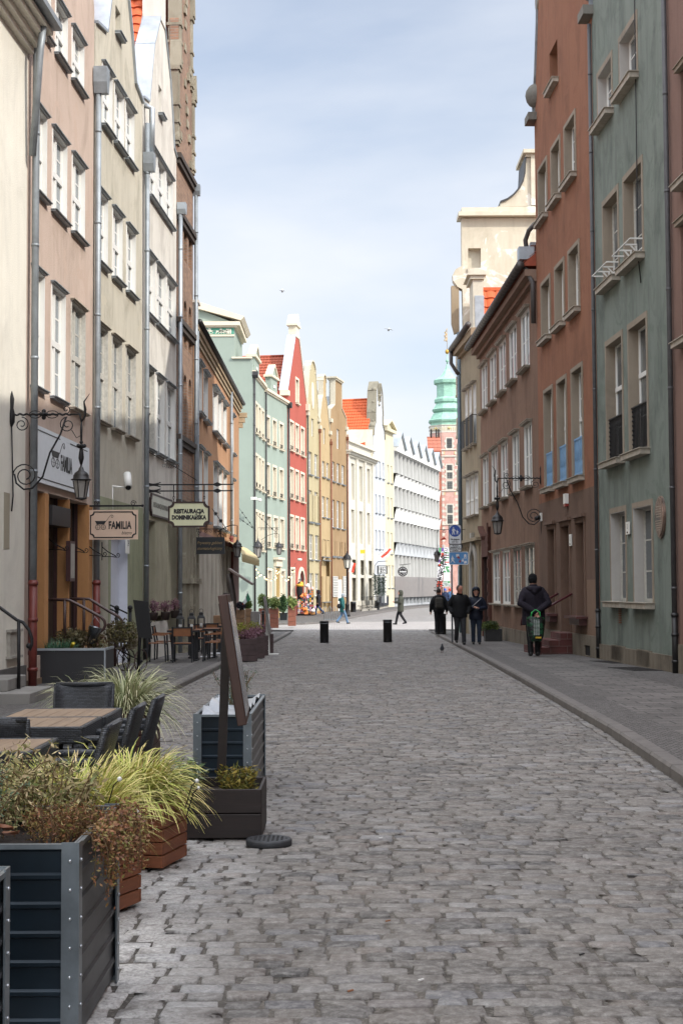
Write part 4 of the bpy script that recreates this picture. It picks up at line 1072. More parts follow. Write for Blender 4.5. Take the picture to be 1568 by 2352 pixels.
# tiled roof far behind the zigzag
rt=thing('far_house','distant reddish brown tiled roof with chimneys between the zigzag roof and the tower','house',(11.6,205,0))
FR=Facade((plan(985,205)[0],205),(plan(1016,205)[0],205));FR.n=Vector((0,-1,0))
mb=MB();z=FR.uv(1000,1001)[1];z0=z-2.2;pantile(mb,FR.P(0,z0,0),FR.P(FR.L,z0,0)-FR.P(0,z0,0),FR.P(0,z,-2)-FR.P(0,z0,0),pu=.5,pv=.6);FR.box(mb,0,FR.L,z-.05,z+.1,-2.2,-1.9);mb.obj('roof',tilem('roof_far','#a5624c'),rt)
mb=MB();FR.box(mb,0,FR.L,-2,z0,-3,0);mb.obj('wall',brickm('brick_far','#a5583e','#93503b','#a88e7e',1.5),rt)
mb=MB()
for x in (992,1004,1009):
    u=FR.uv(x,1000)[0];FR.box(mb,u-.1,u+.1,z-.2,z+1.2,-2.2,-1.9);FR.box(mb,u-.35,u+.35,z+.9,z+1,-2.1,-2.0)
mb.obj('roof_rails',irond,rt)
# ============ tower ============
ZT=222.;k=ZT/FL;cx,_=plan(1031.5,ZT)
def ty(c):return CAMZ+(1352-(746.4+.17088*c))*k*1.0
def tr(c):return c*.17088*k
apo=1/math.cos(PI/8)
r=thing('brick_tower','red brick and stone octagonal tower with a tiered green copper roof and a gilded weather vane','tower',(cx,ZT,gz(ZT)))
r['label']='octagonal red brick tower with a tiered green copper roof and golden weather vane'
copper=simple('green_copper','#8bb39f',.6,.0,var=.3,vs=1.6,bump=.03,bs=2,scale=(1,1,2))
cop_=[(1372,226),(1330,226),(1310,250),(1290,257),(1275,240),(1200,200),(1180,165),(1165,190),(1140,207),(1130,195),(1075,165),(1060,152),(1045,152),(1040,172),(1005,176),(985,160),(970,142),(800,142),(785,176),(740,182),(735,170),(700,108),(650,68),(590,32),(520,10)]
mb=MB();mb.lathe([(tr(rr)*apo,ty(c)-gz(ZT)) for c,rr in cop_],8,(0,0,0),smooth=False,rot=PI/8);
for v_ in range(len(mb.v)):mb.v[v_]=(mb.v[v_][0],mb.v[v_][1],mb.v[v_][2])
o=mb.obj('copper_roof',copper,r,world=False)
mb=MB();mb.lathe([(.09,ty(520)),(.09,ty(490)),(.2,ty(485)),(.27,ty(470)),(.2,ty(455)),(.1,ty(445)),(.07,ty(385)),(.02,ty(380))],10,(cx,ZT,0));mb.obj('spire',copper,r)
gold=simple('gilding','#b08a3c',.4,.6,var=.4)
mb=MB();mb.ball((cx,ZT,ty(345)),tr(27),12,1.25);mb.tube([(cx,ZT,ty(320)),(cx,ZT,ty(60))],.035,6);mb.obj('spire_ball',gold,r)
mb=MB();zc=ty(150)
for pts in (((-.3,.9),(-.1,.5),(-.25,.1),(-.15,-.1)),((-.15,.5),(-.4,.3),(-.35,.0)),((-.1,0),(-.4,-.3),(-.3,-.6),(-.5,-.5)),((-.05,-.1),(-.15,-.5),(-.05,-.7)),((-.2,.9),(-.05,1.15),(0,1.4))):
    mb.tube([(cx+a,ZT,zc+b) for a,b in pts],.06,6)
mb.ball((cx-.28,ZT,zc+.75),.12,8);mb.obj('weather_vane',gold,r)
bt=brickm('brick_tower','#c0958a','#b5877a','#cbb0a5',2.2,.6,.2,.03,dirt='#8d5a48')
sto=plaster('tower_stone','#c9c3b5',.25,grain=.003)
mb=MB();R0=tr(240);mb.lathe([(R0*apo,-4),(R0*apo,ty(1465))],8,(cx,ZT,0),smooth=False,rot=PI/8);mb.obj('brick_shaft',bt,r)
mb=MB();mb.lathe([(tr(243)*apo,ty(1470)),(tr(246)*apo,ty(1380)),(tr(256)*apo,ty(1372)),(tr(256)*apo,ty(1366))],8,(cx,ZT,0),smooth=False,rot=PI/8)
for c in (1700,1790,2250,2700):mb.lathe([(tr(248)*apo,ty(c+12)),(tr(255)*apo,ty(c)),(tr(248)*apo,ty(c-6))],8,(cx,ZT,0),smooth=False,rot=PI/8)
hw=R0*math.tan(PI/8)
FT=Facade((cx-hw,ZT-R0),(cx+hw,ZT-R0));FT.n=Vector((0,-1,0))
FTr=Facade((cx+hw,ZT-R0),(cx+R0,ZT-hw));FTr.n=Vector((1,-1,0)).normalized()
FTl=Facade((cx-R0,ZT-hw),(cx-hw,ZT-R0));FTl.n=Vector((-1,-1,0)).normalized()
for FF in (FT,FTl,FTr):
    for s_ in (0,1):
        kk=0;z=ty(1690)
        while z>-2:
            w=.34 if kk%2 else .2
            if kk%2==0 or True:
                u0=0 if s_==0 else FF.L-w
                if kk%2:FF.box(mb,u0,u0+w,z-.42,z,0,.03)
            z-=.45;kk+=1
tw=[(285,380,1550,1685),(287,388,1905,1980),(287,388,2005,2090),(287,388,2125,2230)]
def tw2(y0,y1):return (287,388,(y0-746.4)/.17088,(y1-746.4)/.17088)
tw+=[tw2(1163,1182),tw2(1186,1208),tw2(1268,1295)]
pn=[]
for FF,off in ((FT,0),(FTr,None),(FTl,None)):
    mb.obj('stone_dressing',sto,r);mb=MB()
    for x0,x1,y0,y1 in tw:
        a=FF.L/2-.42*(1 if FF is FT else .9);b=FF.L/2+.42*(1 if FF is FT else .9)
        z1=ty(y0);z0=ty(y1)
        FF.prism(mb,rect(a-.16,b+.16,z0-.14,z1+.16),0,.05,[rect(a,b,z0,z1)]);pn.append((FF,a,b,z0,z1))
        for q in range(2):FF.box(mb,a-.34,a-.16,z0+(z1-z0)*(.1+.5*q),z0+(z1-z0)*(.35+.5*q),0,.045);FF.box(mb,b+.16,b+.34,z0+(z1-z0)*(.1+.5*q),z0+(z1-z0)*(.35+.5*q),0,.045)
mb.obj('stone_dressing',sto,r)
for FF,a,b,z0,z1 in pn:
    mb=MB();FF.box(mb,a,b,z0,z1,0,.02);w=mb.obj('window',glassm('pane_tower','#6d6f6b',.3),r)
    mb=MB()
    for i in range(5):
        u=a+(b-a)*i/4;FF.box(mb,u-.02,u+.02,z0,z1,.02,.045);z=z0+(z1-z0)*i/4;FF.box(mb,a,b,z-.02,z+.02,.021,.044)
    mb.obj('leading',irond,w)
mb=MB()
for i in range(7):
    for FF in (FT,FTl):
        u=FF.L*(i+.5)/7;FF.box(mb,u-.03,u+.03,ty(1445),ty(1400),.0+.06,.11)
for FF in (FT,FTl):mb.ball(FF.P(FF.L/2,ty(1410),.08),.22,8)
for c in (1745,2290):
    for u in (.15,.85):FT.box(mb,FT.L*u-.06,FT.L*u+.06,ty(c+20),ty(c-20),.03,.08)
mb.obj('gilded_carving',simple('pale_gold','#c9b57c',.6,var=.3,vs=9),r)
mb=MB();P=FTl.P(FTl.L*.62,ty(1690),.25);mb.lathe([(.3,0),(.22,.2),(.24,.8),(.34,1.4),(.3,1.8),(.12,2.1),(.17,2.3),(.1,2.5)],10,P);FTl.box(mb,FTl.L*.62-.35,FTl.L*.62+.35,ty(1710)-.6,ty(1690),0,.5);mb.obj('statue',sto,r)
# ground floor brick wall of the arsenal behind the flags
FA2=Facade((cx-2.6,ZT-8),(cx+12,ZT-8));FA2.n=Vector((0,-1,0))
r2=thing('brick_building','low red brick building with a pale stone course behind the banners','building',(cx,ZT-8,gz(ZT)))
mb=MB();z=CAMZ+(1352-1247)*(ZT-8)/FL*1;FA2.box(mb,0,FA2.L,-4,z-2.5,-3,0);mb.obj('wall',bt,r2)
mb=MB();FA2.box(mb,0,FA2.L,z-2.5,z-2.3,-3,.12);FA2.box(mb,0,FA2.L,-2.5,gz(ZT)+.9,0,.06);mb.obj('stone_course',sto,r2)
# ---------------- right side ----------------
def cR(x,y):return (976+.3775*x,.3775*y)
def cR2(x,y):return (976+.3775*x,717.7+.3775*y)
def g1(x,y):return (1355+.1367*x,.1367*y)
def g2(x,y):return (1355+.1464*x,344.5+.1464*y)
def g3(x,y):return (1355+.1587*x,717.7+.1587*y)
def g4(x,y):return (1355+.188*x,1119.6+.188*y)
def c5(x,y):return (1062.2+.1342*x,660.3+.1342*y)
def c6(x,y):return (1062.2+.1342*x,918.6+.1342*y)
def c7(x,y):return (1062.2+.1831*x,1234.4+.1831*y)
def cW(x,y):return (1004.8+.1831*x,315.8+.1831*y)
PR1=plan(1553,27.0);PR0=(PR1[0]+.9,8.0);PR2=plan(1377,33.5);PR3=plan(1240.5,41.3);PR4=plan(1107,55.6);PR5=plan(1063,60.8)
beige=plaster('surround_beige','#968a7a',.45,dirtcol='#655d52',grain=.006)
# --- R0 brown-mauve house at the right edge
F=Facade(PR1,PR0);m=plaster('plaster_mauve','#866b60',.5,grain=.012)
r=house('town_house','mauve brown house cut off by the right edge of the picture',F)
wr=[];
for (x,y0,y1) in ((1562,165,430),(1562,520,790)):
    a,z1=F.uv(x,y0);_,z0=F.uv(x,y1);wr.append((a,a+1.1,z0,z1))
wallobj(F,r,rect(0,F.L,GB,16),[H(w) for w in wr],m);body(F,r,0,F.L,GB,16,m);shed(F,r,0,F.L,16,3,tile)
for w in wr:window(F,r,*w,rec=.2,sill=(.2,.1,.1,stonesill),hood=(.1,.08,.08,beige),trans=(.33,.66))
mb=MB();F.box(mb,0,F.L,GB,gz(27)+.1+.55,0,.04);mb.obj('plinth',plaster('plinth_stone','#857b6c',.7,dirtcol='#3c362f',grain=.02),r)
downpipe(F,r,.12,16,gz(27)+.1,zs=F.uv(1556,1410)[1],r=.05,d=.08,mat=simple('dark_grey_pipe','#4a494a',.55,var=.3),low=simple('black_pipe','#201f1f',.5))
# unseen houses continuing the row beside and behind the viewer, added to shade the street
for (a,b,lab,c,h) in ((PR0,(7.9,-8.0),'brown house beside the viewer on the right, outside the picture',m,15.5),((7.9,-8.0),(8.2,-15.0),'second brown house behind the viewer on the right, outside the picture',m,16),((-6.4,-16.0),(-5.72,13.0),'cream house beside the viewer on the left, outside the picture',plaster('plaster_cream','#d8d0bd'),12)):
    Fx=Facade(a,b);Fx.n=Vector((1,0,0)) if a[0]<0 else Vector((-1,0,0));rx=house('town_house',lab,Fx);wallobj(Fx,rx,rect(0,Fx.L,GB,h),[],c)
    body(Fx,rx,0,Fx.L,GB,h,c);shed(Fx,rx,0,Fx.L,h,3,tile)
# --- R1 sage green house
F=Facade(PR2,PR1);m=plaster('plaster_green','#838b82',.6,dirtcol='#3e4640',grain=.018,patch='#707a70')
r=house('green_house','sage green rendered house with deep window openings and black balcony rails, number 12',F)
rows=[row(F,[(*g1(137,1290),g1(0,2190)[1],g1(370,0)[0]),(*g1(503,700),g1(0,1620)[1],g1(790,0)[0])]),
 row(F,[(*g2(215,885),g2(0,2200)[1],g2(445,0)[0]),(*g2(540,470),g2(0,1870)[1],g2(825,0)[0])]),
 row(F,[(*g3(245,490),g3(0,2200)[1],g3(475,0)[0]),(*g3(572,230),g3(0,2060)[1],g3(830,0)[0])]),
 row(F,[(*g4(262,325),g4(0,1400)[1],g4(440,0)[0]),(*g4(540,250),g4(0,1400)[1],g4(762,0)[0])])]
out=[(0,GB),(F.L,GB),(F.L,15.2),(F.L-.6,16.5),(F.L/2,19.5),(.6,16.5),(0,14.9)]
wallobj(F,r,out,[H(w) for q in rows for w in q],m,th=.42);body(F,r,0,F.L,GB,15,m,front=.43);gable_roof(F,r,0,F.L,15,19,tile,front=.5)
whiterev=plaster('reveal_white','#b6b2ac',.3,dirtcol='#857c70',grain=.004)
for i,q in enumerate(rows):
    for (a,b,z0,z1) in q:
        window(F,r,a,b,z0,z1,rec=.2,fm=oldw if i in(1,3) else whitew,pm=panec,bigt=(.62,) if i==2 else (),trans=(.33,.66) if i!=2 else (.3,),mull=(.5,),
           sill=(.2,.12,.12,stonesill),fw=.06,th=.05)
        mb=MB();w=.09
        F.prism(mb,rect(a-w,b+w,z0,z1+w*1.3),0,.02,[rect(a,b,z0+.0005,z1)]);F.box(mb,a,a+.012,z0,z1,-.26,.021);F.box(mb,b-.012,b,z0,z1,-.26,.021);F.box(mb,a,b,z1-.012,z1,-.26,.021)
        if i in(1,2):mb.obj('surround',beige,r)
        else:
            m2=MB();F.prism(m2,rect(a-w,b+w,z0,z1+w*1.3),0,.02,[rect(a,b,z0+.0005,z1)]);s_=m2.obj('surround',beige,r)
            m2=MB();F.box(m2,a,a+.012,z0,z1,-.29,.016);F.box(m2,b-.012,b,z0,z1,-.29,.016);F.box(m2,a,b,z1-.012,z1,-.29,.016);m2.obj('reveal',whiterev,s_)
# balcony rails, flower racks
for (a,b,z0,z1) in rows[2]:
    mb=MB();zt=z0+.98;n=12
    for i in range(n+1):
        u=a+.05+(b-a-.1)*i/n;F.box(mb,u-.011,u+.011,z0+.06,zt,-.06,-.038)
        if i in(0,n):
            for q in range(9):mb.ball(F.P(u,z0+.12+q*.1,-.05),.032,6)
    F.box(mb,a,b,zt,zt+.03,-.07,-.02);F.box(mb,a,b,z0+.05,z0+.08,-.065,-.03)
    for i in range(n):
        u=a+.05+(b-a-.1)*(i+.5)/n;mb.tube([F.P(u+.03*math.cos(t),zt-.09+.06*math.sin(t),-.05) for t in [PI*q/4 for q in range(9)]],.006,4,False)
    mb.obj('balcony_rail',irond,r)
for (a,b,z0,z1) in rows[1]:
    mb=MB();zt=z0+.3
    for z,d in ((zt,.28),(zt-.17,.0)):mb.bar(F.P(a-.02,z,d),F.P(b+.02,z,d),.022)
    for i in range(4):
        u=a-.02+(b-a+.04)*i/3;mb.bar(F.P(u,zt,.28),F.P(u,zt,-.02),.03)
    for i in(1,2):
        u=a+(b-a)*i/3;mb.bar(F.P(u,zt,.0),F.P(u,z0,.0),.03);mb.bar(F.P(u,zt-.17,0),F.P(u,zt-.0,.15),.03)
    mb.obj('flower_rack',simple('white_metal','#cfcdc7',.5,var=.1),r)
zg=gz(30)+.1
zpl=(F.uv(*g4(118,1905))[1]+F.uv(*g4(1025,2065))[1])/2
ps=plaster('plinth_stone','#857b6c',.7,dirtcol='#3c362f',grain=.02)
mb=MB();hol=[]
for x0,x1,y0,y1 in ((290,435,2065,2170),(597,760,2125,2250)):
    a,za=F.uv(*g4(x0,y0));b,_=F.uv(*g4(x1,y0));hol.append(rect(a,b,zg+.04,zg+.36))
F.prism(mb,rect(0.13,F.L,GB,zpl),0,.06,hol);pl=mb.obj('plinth',ps,r)
for h in hol:
    mb=MB();F.box(mb,h[0][0],h[1][0],h[0][1],h[2][1],.003,.008);mb.obj('cellar_window',simple('cellar_black','#0b0a0a',.9),pl)
u,z=F.uv(*g4(368,1580));mb=MB()
for i in range(7):F.box(mb,u-.1,u+.1,z+.16-.05*i,z+.185-.05*i,0,.02)
mb.obj('air_grille',simple('rust_pipe','#7a4b35'),r)
downpipe(F,r,.06,15,zg,r=.045,d=.07,mat=simple('dark_grey_pipe','#4a494a'),zs=F.uv(1373,1400)[1],low=simple('black_pipe','#201f1f'))
mb=MB();u,z=F.uv(*g1(765,0));zz=F.uv(*g2(890,2010))[1]
mb.tube([F.P(u,16,.02),F.P(u+.02,F.uv(*g2(830,1600))[1],.05),F.P(u+.1,zz,.02)],.012,5);mb.obj('cable',irond,r)
# stickers on pipes
mb=MB();rg=random.Random(4)
# house number 12
def plate(F,px,py,w,h,label,txt,sub=True,mat=None):
    u,z=F.uv(px,py);o=thing('house_number_plate',label,'house number',F.P(u,z,.0))
    mb=MB();F.box(mb,u-w/2,u+w/2,z-h/2,z+h/2,.02,.05);p=mb.obj('plate',mat or simple('white_plastic','#d9d7d0',.4,var=.08),o)
    mb=MB();ux=F.t;
    add_text(mb,txt,F.P(u,z+h*.12,.054),ux,Vector((0,0,1)),h*.55,sx=.42)
    if sub:F.box(mb,u-w*.2,u+w*.2,z-h*.4,z-h*.28,.05,.054)
    mb.obj('digits',simple('plate_brown','#4b3d38',.6),p)
plate(F,*g4(480,497),.27,.27,'white plate with number 12 on the green wall between two windows','12')
# oval plaque
u,z=F.uv(*g4(872,362));o=thing('oval_plaque','large oval bronze memorial plaque with relief and raised lettering on the green wall','plaque',F.P(u,z,0))
def brz():
    n=NT('bronze_plaque');f=n.noise(n.pos((1,1,1)),2.2,6,.6)
    c=n.mix(n.ramp(f,[(.4,0),(.6,1)]),hx('#4c4744'),hx('#8b7263'));n.l(c,n.b.inputs['Base Color']);n.b.inputs['Metallic'].default_value=.4;n.b.inputs['Roughness'].default_value=.42
    n.l(n.bump(n.noise(n.pos(),9,5,.6),.05),n.b.inputs['Normal']);return n.m
mb=MB();vs=[(.62,1.24)];
ell=lambda rx,rz:[(u+rx*math.cos(2*PI*i/28),z+rz*math.sin(2*PI*i/28)) for i in range(28)]
F.prism(mb,ell(.34,.42),.0,.04);F.prism(mb,ell(.3,.38),.04,.06);pq=mb.obj('relief_disc',brz(),o)
mb=MB()
for i,(t,s_) in enumerate((('IN DIESEM HAUS',.1),('POD TYM ADRESEM',.14),('urodził się i mieszkał',.12),('znany gdańszczanin',.12),)):
    pass
for i in range(5):
    hw_=.22-.02*abs(i-1.5);zz=z+.2-.05*i;n=9-i%2
    for q in range(n):
        a=u-hw_+2*hw_*q/n;F.box(mb,a,a+2*hw_/n*.72,zz,zz+.018,.06,.064)
for i in range(5):
    hw_=.24-.025*i;zz=z-.08-.045*i;n=10
    for q in range(n):
        a=u-hw_+2*hw_*q/n;F.box(mb,a,a+2*hw_/n*.72,zz,zz+.016,.06,.064)
mb.obj('raised_lettering',simple('bronze_light','#a89a8d',.4,.4),pq)
# --- R2 terracotta
F=Facade(PR3,PR2);R2F=F;m=plaster('plaster_terracotta','#95674f',.5,dirtcol='#55382c',grain=.016,patch='#895c47');mbz=plaster('plaster_brown','#776052',.45,dirtcol='#3f3129',grain=.012)
r=house('terracotta_house','rusty terracotta house with blue window panels, curved gable with stone balls and entrance steps',F)
rows=[row(F,[(*cR(693,1050),cR(0,1385)[1],cR(742,0)[0]),(*cR(772,915),cR(0,1250)[1],cR(822,0)[0]),(*cR(853,778),cR(0,1120)[1],cR(915,0)[0])]),
 row(F,[(*cR(712,1745),cR2(0,180)[1],cR(762,0)[0]),(*cR(795,1645),cR2(0,110)[1],cR(847,0)[0]),(*cR(878,1535),cR2(0,20)[1],cR(938,0)[0])]),
 row(F,[(*cR2(730,495),cR2(0,1085)[1],cR(778,0)[0]),(*cR2(810,430),cR2(0,1050)[1],cR(862,0)[0]),(*cR2(898,362),cR2(0,1010)[1],cR(960,0)[0])])]
top=row(F,[(*cR(757,325),cR(0,565)[1],cR(806,0)[0])])
zg=gz(37)+.1
gd=row(F,[(*cR2(752,1325),cR2(0,1830)[1],cR(795,0)[0]),(*cR2(832,1300),cR2(0,1900)[1],cR(885,0)[0]),(*cR2(925,1280),cR2(0,1835)[1],cR(975,0)[0])])
gd=[(a,b,(zg+.5 if i==1 else zg+1.0),z1) for i,(a,b,z0,z1) in enumerate(gd)]
L=F.L
ptsL=[F.uv(*cR(*p)) for p in ((643,770),(640,735),(658,650),(672,480),(690,300),(700,225),(690,235),(705,150),(716,0))]
ptsL=[(max(0,u),z) for u,z in ptsL]
zsh=ptsL[0][1]
prof=[(0,0),(.0,.5),(.35,1.2),(.75,2.6),(1.0,4.2),(1.05,5.0),(1.45,5.1),(1.5,5.6),(1.9,6.8),(2.4,7.6),(3.2,8.0)]
Lf=[(u,zsh+z) for u,z in prof];Rr=[(L-u,z) for u,z in Lf]
out=[(0,GB),(L,GB)]+Rr+Lf[::-1]
wallobj(F,r,out,[H(w) for q in rows+[top] for w in q]+[H(w) for w in gd],m,th=.36);body(F,r,0,L,GB,zsh,m,front=.6)
gable_roof(F,r,.3,L-.3,zsh,zsh+6.5,tile,front=.5)
for q_ in (Lf,Rr[::-1]):mb=MB();cop(F,mb,q_,-.45,.06,.06);mb.obj('coping',zincd,r)
for u in (-.0,L-.15):
    mb=MB();P=F.P(u+.1,zsh+.55,-.1);F.box(mb,u-.25,u+.4,zsh-.1,zsh+.12,-.5,.25);mb.lathe([(.2,-.45),(.12,-.35),(.14,-.2)],10,P);mb.ball((P.x,P.y,P.z+.15),.38,14);mb.obj('stone_ball',plaster('ball_stone','#7d7a72',.7),r)
mb=MB()
for u,z in ((.75,zsh+3.3),(L-.75,zsh+3.3),(1.5,zsh+5.9),(L-1.5,zsh+5.9)):
    o_=[(u+.2*math.cos(2*PI*i/12),z+.3*math.sin(2*PI*i/12)) for i in range(12)];F.prism(mb,o_,0,.04,[[(u+.1*math.cos(2*PI*i/12),z+.18*math.sin(2*PI*i/12)) for i in range(12)]])
mb.obj('plaster_rings',beige,r)
for i,q in enumerate(rows):
    for (a,b,z0,z1) in q:
        w=window(F,r,a,b,z0,z1,rec=.17,pm=panec if i!=2 else pane,bigt=(.55,) if i==2 else (),trans=(.4,.75),sill=(.16,.12,.1,stonesill),fw=.07,th=.05)
        mb=MB();wd=.1;F.prism(mb,rect(a-wd,b+wd,z0,z1+wd),0,.03,[rect(a,b,z0+.0005,z1)]);F.box(mb,a,a+.012,z0,z1,-.24,.025);F.box(mb,b-.012,b,z0,z1,-.24,.025);F.box(mb,a,b,z1-.012,z1,-.24,.025);mb.obj('surround',beige,r)
        if i==2:
            mb=MB();n=7;zt=z0+1.0
            for k in range(n):
                u=a+.05+(b-a-.1)*k/(n-1);F.prism(mb,[(u-.05,z0+.06),(u+.05,z0+.06),(u+.07,z0+.3),(u+.03,z0+.45),(u+.07,z0+.7),(u+.05,zt),(u-.05,zt),(u-.07,z0+.7),(u-.03,z0+.45),(u-.07,z0+.3)],-.05,-.03)
            F.box(mb,a,b,zt-.03,zt+.02,-.06,-.02);F.box(mb,a,b,z0+.08,z0+.13,-.06,-.02);mb.obj('blue_panel',simple('blue_paint','#6f97bb',.6,var=.2),r)
for w in top:window(F,r,*w,rec=.24,sill=(.16,.12,.1,stonesill),fw=.06);
zb1=F.uv(1250,1128)[1]
mb=MB();F.prism(mb,rect(.02,L-.14,zg+1.9,rows[2][0][2]-.35),0,.008,[H((a-.1,b+.1,zg+1.901,z1+.12)) for a,b,z0,z1 in gd]);F.prism(mb,[(.02,GB),(gd[2][1]+.1,GB),(gd[2][1]+.1,zg+1.9),(.02,zg+1.9)],0,.008,[rect(a-.1,b+.1,max(z0,GB+.01) if i==1 else z0-.02,zg+1.899) for i,(a,b,z0,z1) in enumerate(gd)]);mb.obj('ground_floor_render',mbz,r)
mb=MB();F.box(mb,gd[2][1]+.12,L-.14,GB,zg+1.9,0,.007);mb.obj('render_patch',plaster('patch_sand','#8b7260',.3,grain=.012),r)
for i,(a,b,z0,z1) in enumerate(gd):
    mb=MB();F.prism(mb,rect(a-.1,b+.1,z0,z1+.12),0,.04,[rect(a,b,z0+.0005,z1)]);F.box(mb,a,a+.012,z0,z1,-.3,.03);F.box(mb,b-.012,b,z0,z1,-.3,.03);F.box(mb,a,b,z1-.012,z1,-.3,.03);F.box(mb,a-.18,b+.18,z1+.12,z1+.2,0,.12);mb.obj('surround',mbz,r)
    mb=MB();F.box(mb,a,b,z0,z1,-.34,-.3);d=mb.obj('door' if i==1 else 'shop_window',simple('dark_shopglass','#1d1c1c') if i!=1 else wood('brown_door','#4a2f24'),r)
    mb=MB();mb2=simple('red_brown_joinery','#6e2c20',.5,var=.25)
    for x in (a+.0,a+(b-a)*.4,b-.07):F.box(mb,x,x+.07,z0,z1,-.3,-.2)
    F.box(mb,a,b,z0,z0+.1,-.3,-.2);mb.obj('frame',mb2,d)
    if i!=1:mb=MB();F.prism(mb,[(a-.25,z0-.06),(b+.25,z0-.06),(b+.25,z0),(a-.25,z0)],-.28,.3);F.box(mb,a-.1,b+.1,z0-.22,z0-.06,0,.2);mb.obj('sill',simple('dark_red_tin','#4f2b28',.45),d)
mb=MB();F.prism(mb,rect(0,L-.14,GB,zg+.55),0.01,.05,[rect(gd[1][0]-.1,gd[1][1]+.1,GB+.01,zg+.549)]+[rect(L*.79,L*.79+.7,zg+.05,zg+.3)]);pl=mb.obj('plinth',ps,r)
mb=MB();F.box(mb,L*.79,L*.79+.7,zg+.05,zg+.3,.011,.014);mb.obj('cellar_window',simple('cellar_black','#0b0a0a'),pl)
# steps with red tiles
a,b=gd[1][0]-.25,gd[1][1]+.35
tl=brickm('red_step_tiles','#5f3430','#552f2b','#6f5f59',1,.45,.18,.005)
st=thing('entrance_steps','dark red tiled entrance steps in front of the terracotta house','steps',F.P((a+b)/2,zg,.5))
mb=MB()
for k in range(3):F.box(mb,a-.35+.35*k,b,zg-.02+.18*k,zg+.18*(k+1),-.3 if k==2 else 0.05,.95-.3*k)
mb.obj('stair_block',tl,st)
rl=thing('handrail','pair of dark red tubular handrails on the tiled steps','handrail',F.P(a,zg,.6))
redr=simple('dark_red_rail','#4a2226',.35,var=.2)
mb=MB()
for uu,dd in ((a-.1,.85),(b-.05,.85)):pass
x1=F.P
for (k,dd,px,qx) in ((0,.9,b-.1,0),(1,.9,a-.2,0)):
    u=px;z1_=zg+1.25;mb.tube([x1(u,zg+1.55,.02),x1(u,zg+1.05,.95),x1(u,zg+.85,1.02),x1(u,zg+.7,1.03)],.03,8);mb.tube([x1(u,zg+.1,.85),x1(u,zg+1.1,.85)],.024,8)
mb.obj('rail',redr,rl)
plate(F,*cR2(892,1385),.26,.3,'white plate with number 13 beside the door of the terracotta house','13')
# alarm box, small camera
u,z=F.uv(*cR2(868,1145));o=thing('alarm_box','white alarm siren box with a red base on the terracotta house','alarm box',F.P(u,z,0));mb=MB();F.box(mb,u-.13,u+.13,z-.08,z+.18,0,.1);mb.obj('housing',simple('white_plastic','#d9d7d0'),o);mb=MB();F.box(mb,u-.13,u+.13,z-.15,z-.082,0,.1);mb.obj('lamp',simple('red_plastic','#8a2a20',.4),o);
u,z=F.uv(*cR2(710,1245));o=thing('security_camera','small dark security camera on the corner of the brown house','camera',F.P(u,z,0));mb=MB();F.box(mb,u-.1,u+.1,z-.12,z+.12,0,.05);mb.obj('bracket',simple('white_plastic','#d9d7d0'),o);mb=MB();mb.tube([F.P(u,z,.05),F.P(u+.05,z-.05,.2)],.06,8);mb.obj('housing',irond,o)
# --- R3 brown
F=Facade(PR4,PR3);R3F=F;m=plaster('plaster_umber','#866a58',.65,dirtcol='#4b3830',grain=.015,patch='#79604f')
r=house('brown_house','brown rendered house with two rows of five white windows and a carved door frame',F)
rows=[row(F,[(c5(a,0)[0],c5(0,y)[1],c5(0,yb)[1],c5(b,0)[0]) for a,y,yb,b in ((330,1375,2180,425),(473,1180,2025,577),(630,985,1865,742),(806,765,1695,928),(1006,510,1470,1143))]),
 row(F,[(c6(a,0)[0],c6(0,y)[1],c6(0,yb)[1],c6(b,0)[0]) for a,y,yb,b in ((352,985,1855,445),(499,865,1785,605),(664,755,1720,775),(860,620,1625,970),(1060,465,1525,1188))]),
 row(F,[(c7(a,0)[0],c7(0,y)[1],c7(0,yb)[1],c7(b,0)[0]) for a,y,yb,b in ((386,188,830,470),(508,162,836,597),(643,150,850,737),(790,120,858,902))])]
ze=(F.uv(1107,812)[1]+F.uv(1229,600)[1])/2
zg=gz(48)+.1
da,dz=F.uv(*c7(272,250));db,_=F.uv(*c7(345,250))
dr=(da,db,zg+.05,dz)
wallobj(F,r,rect(0,F.L,GB,ze),[H(w) for q in rows+[[dr]] for w in q],m);body(F,r,0,F.L,GB,ze,m);shed(F,r,0,F.L,ze+.1,3.5,tiled,over=.45)
for i,q in enumerate(rows):
    for j,w in enumerate(q):
        old=(i==2 and j>=2)
        window(F,r,*w,rec=.02,lining=(-.2,.01),pm=pane,fm=oldw if old else whitew,trans=(.25,.5,.75) if old else (.5,),sill=(.17,.05,.06,stonesill),hood=(.14,.05,.07,stonesill),fw=.07,mw=.055)
mb=MB();F.box(mb,0,F.L,ze-.35,ze-.2,-.02,.14);F.box(mb,0,F.L,ze-.2,ze,-.02,.34);mb.obj('cornice',plaster('cornice_brown','#8c7566',.3),r)
gut=simple('gutter_grey','#4e4a48',.5,.2,var=.3)
mb=MB();mb.tube([F.P(-.2,ze+.12,.48),F.P(F.L,ze+.12,.48)],.12,10)
for i in range(34):
    u=F.L*i/33;mb.tube([F.P(u,ze+.12,.48),F.P(u+.03,ze+.12,.48)],.128,10)
mb.obj('gutter',gut,r)
mb=MB();F.box(mb,dr[1]+.0,F.L,GB,zg+.45,0,.04);mb.obj('plinth',ps,r)
mb=MB();F.prism(mb,rect(da-.2,db+.35,GB,dz+.1),0.0,.1,[rect(da,db,GB+.01,dz)])
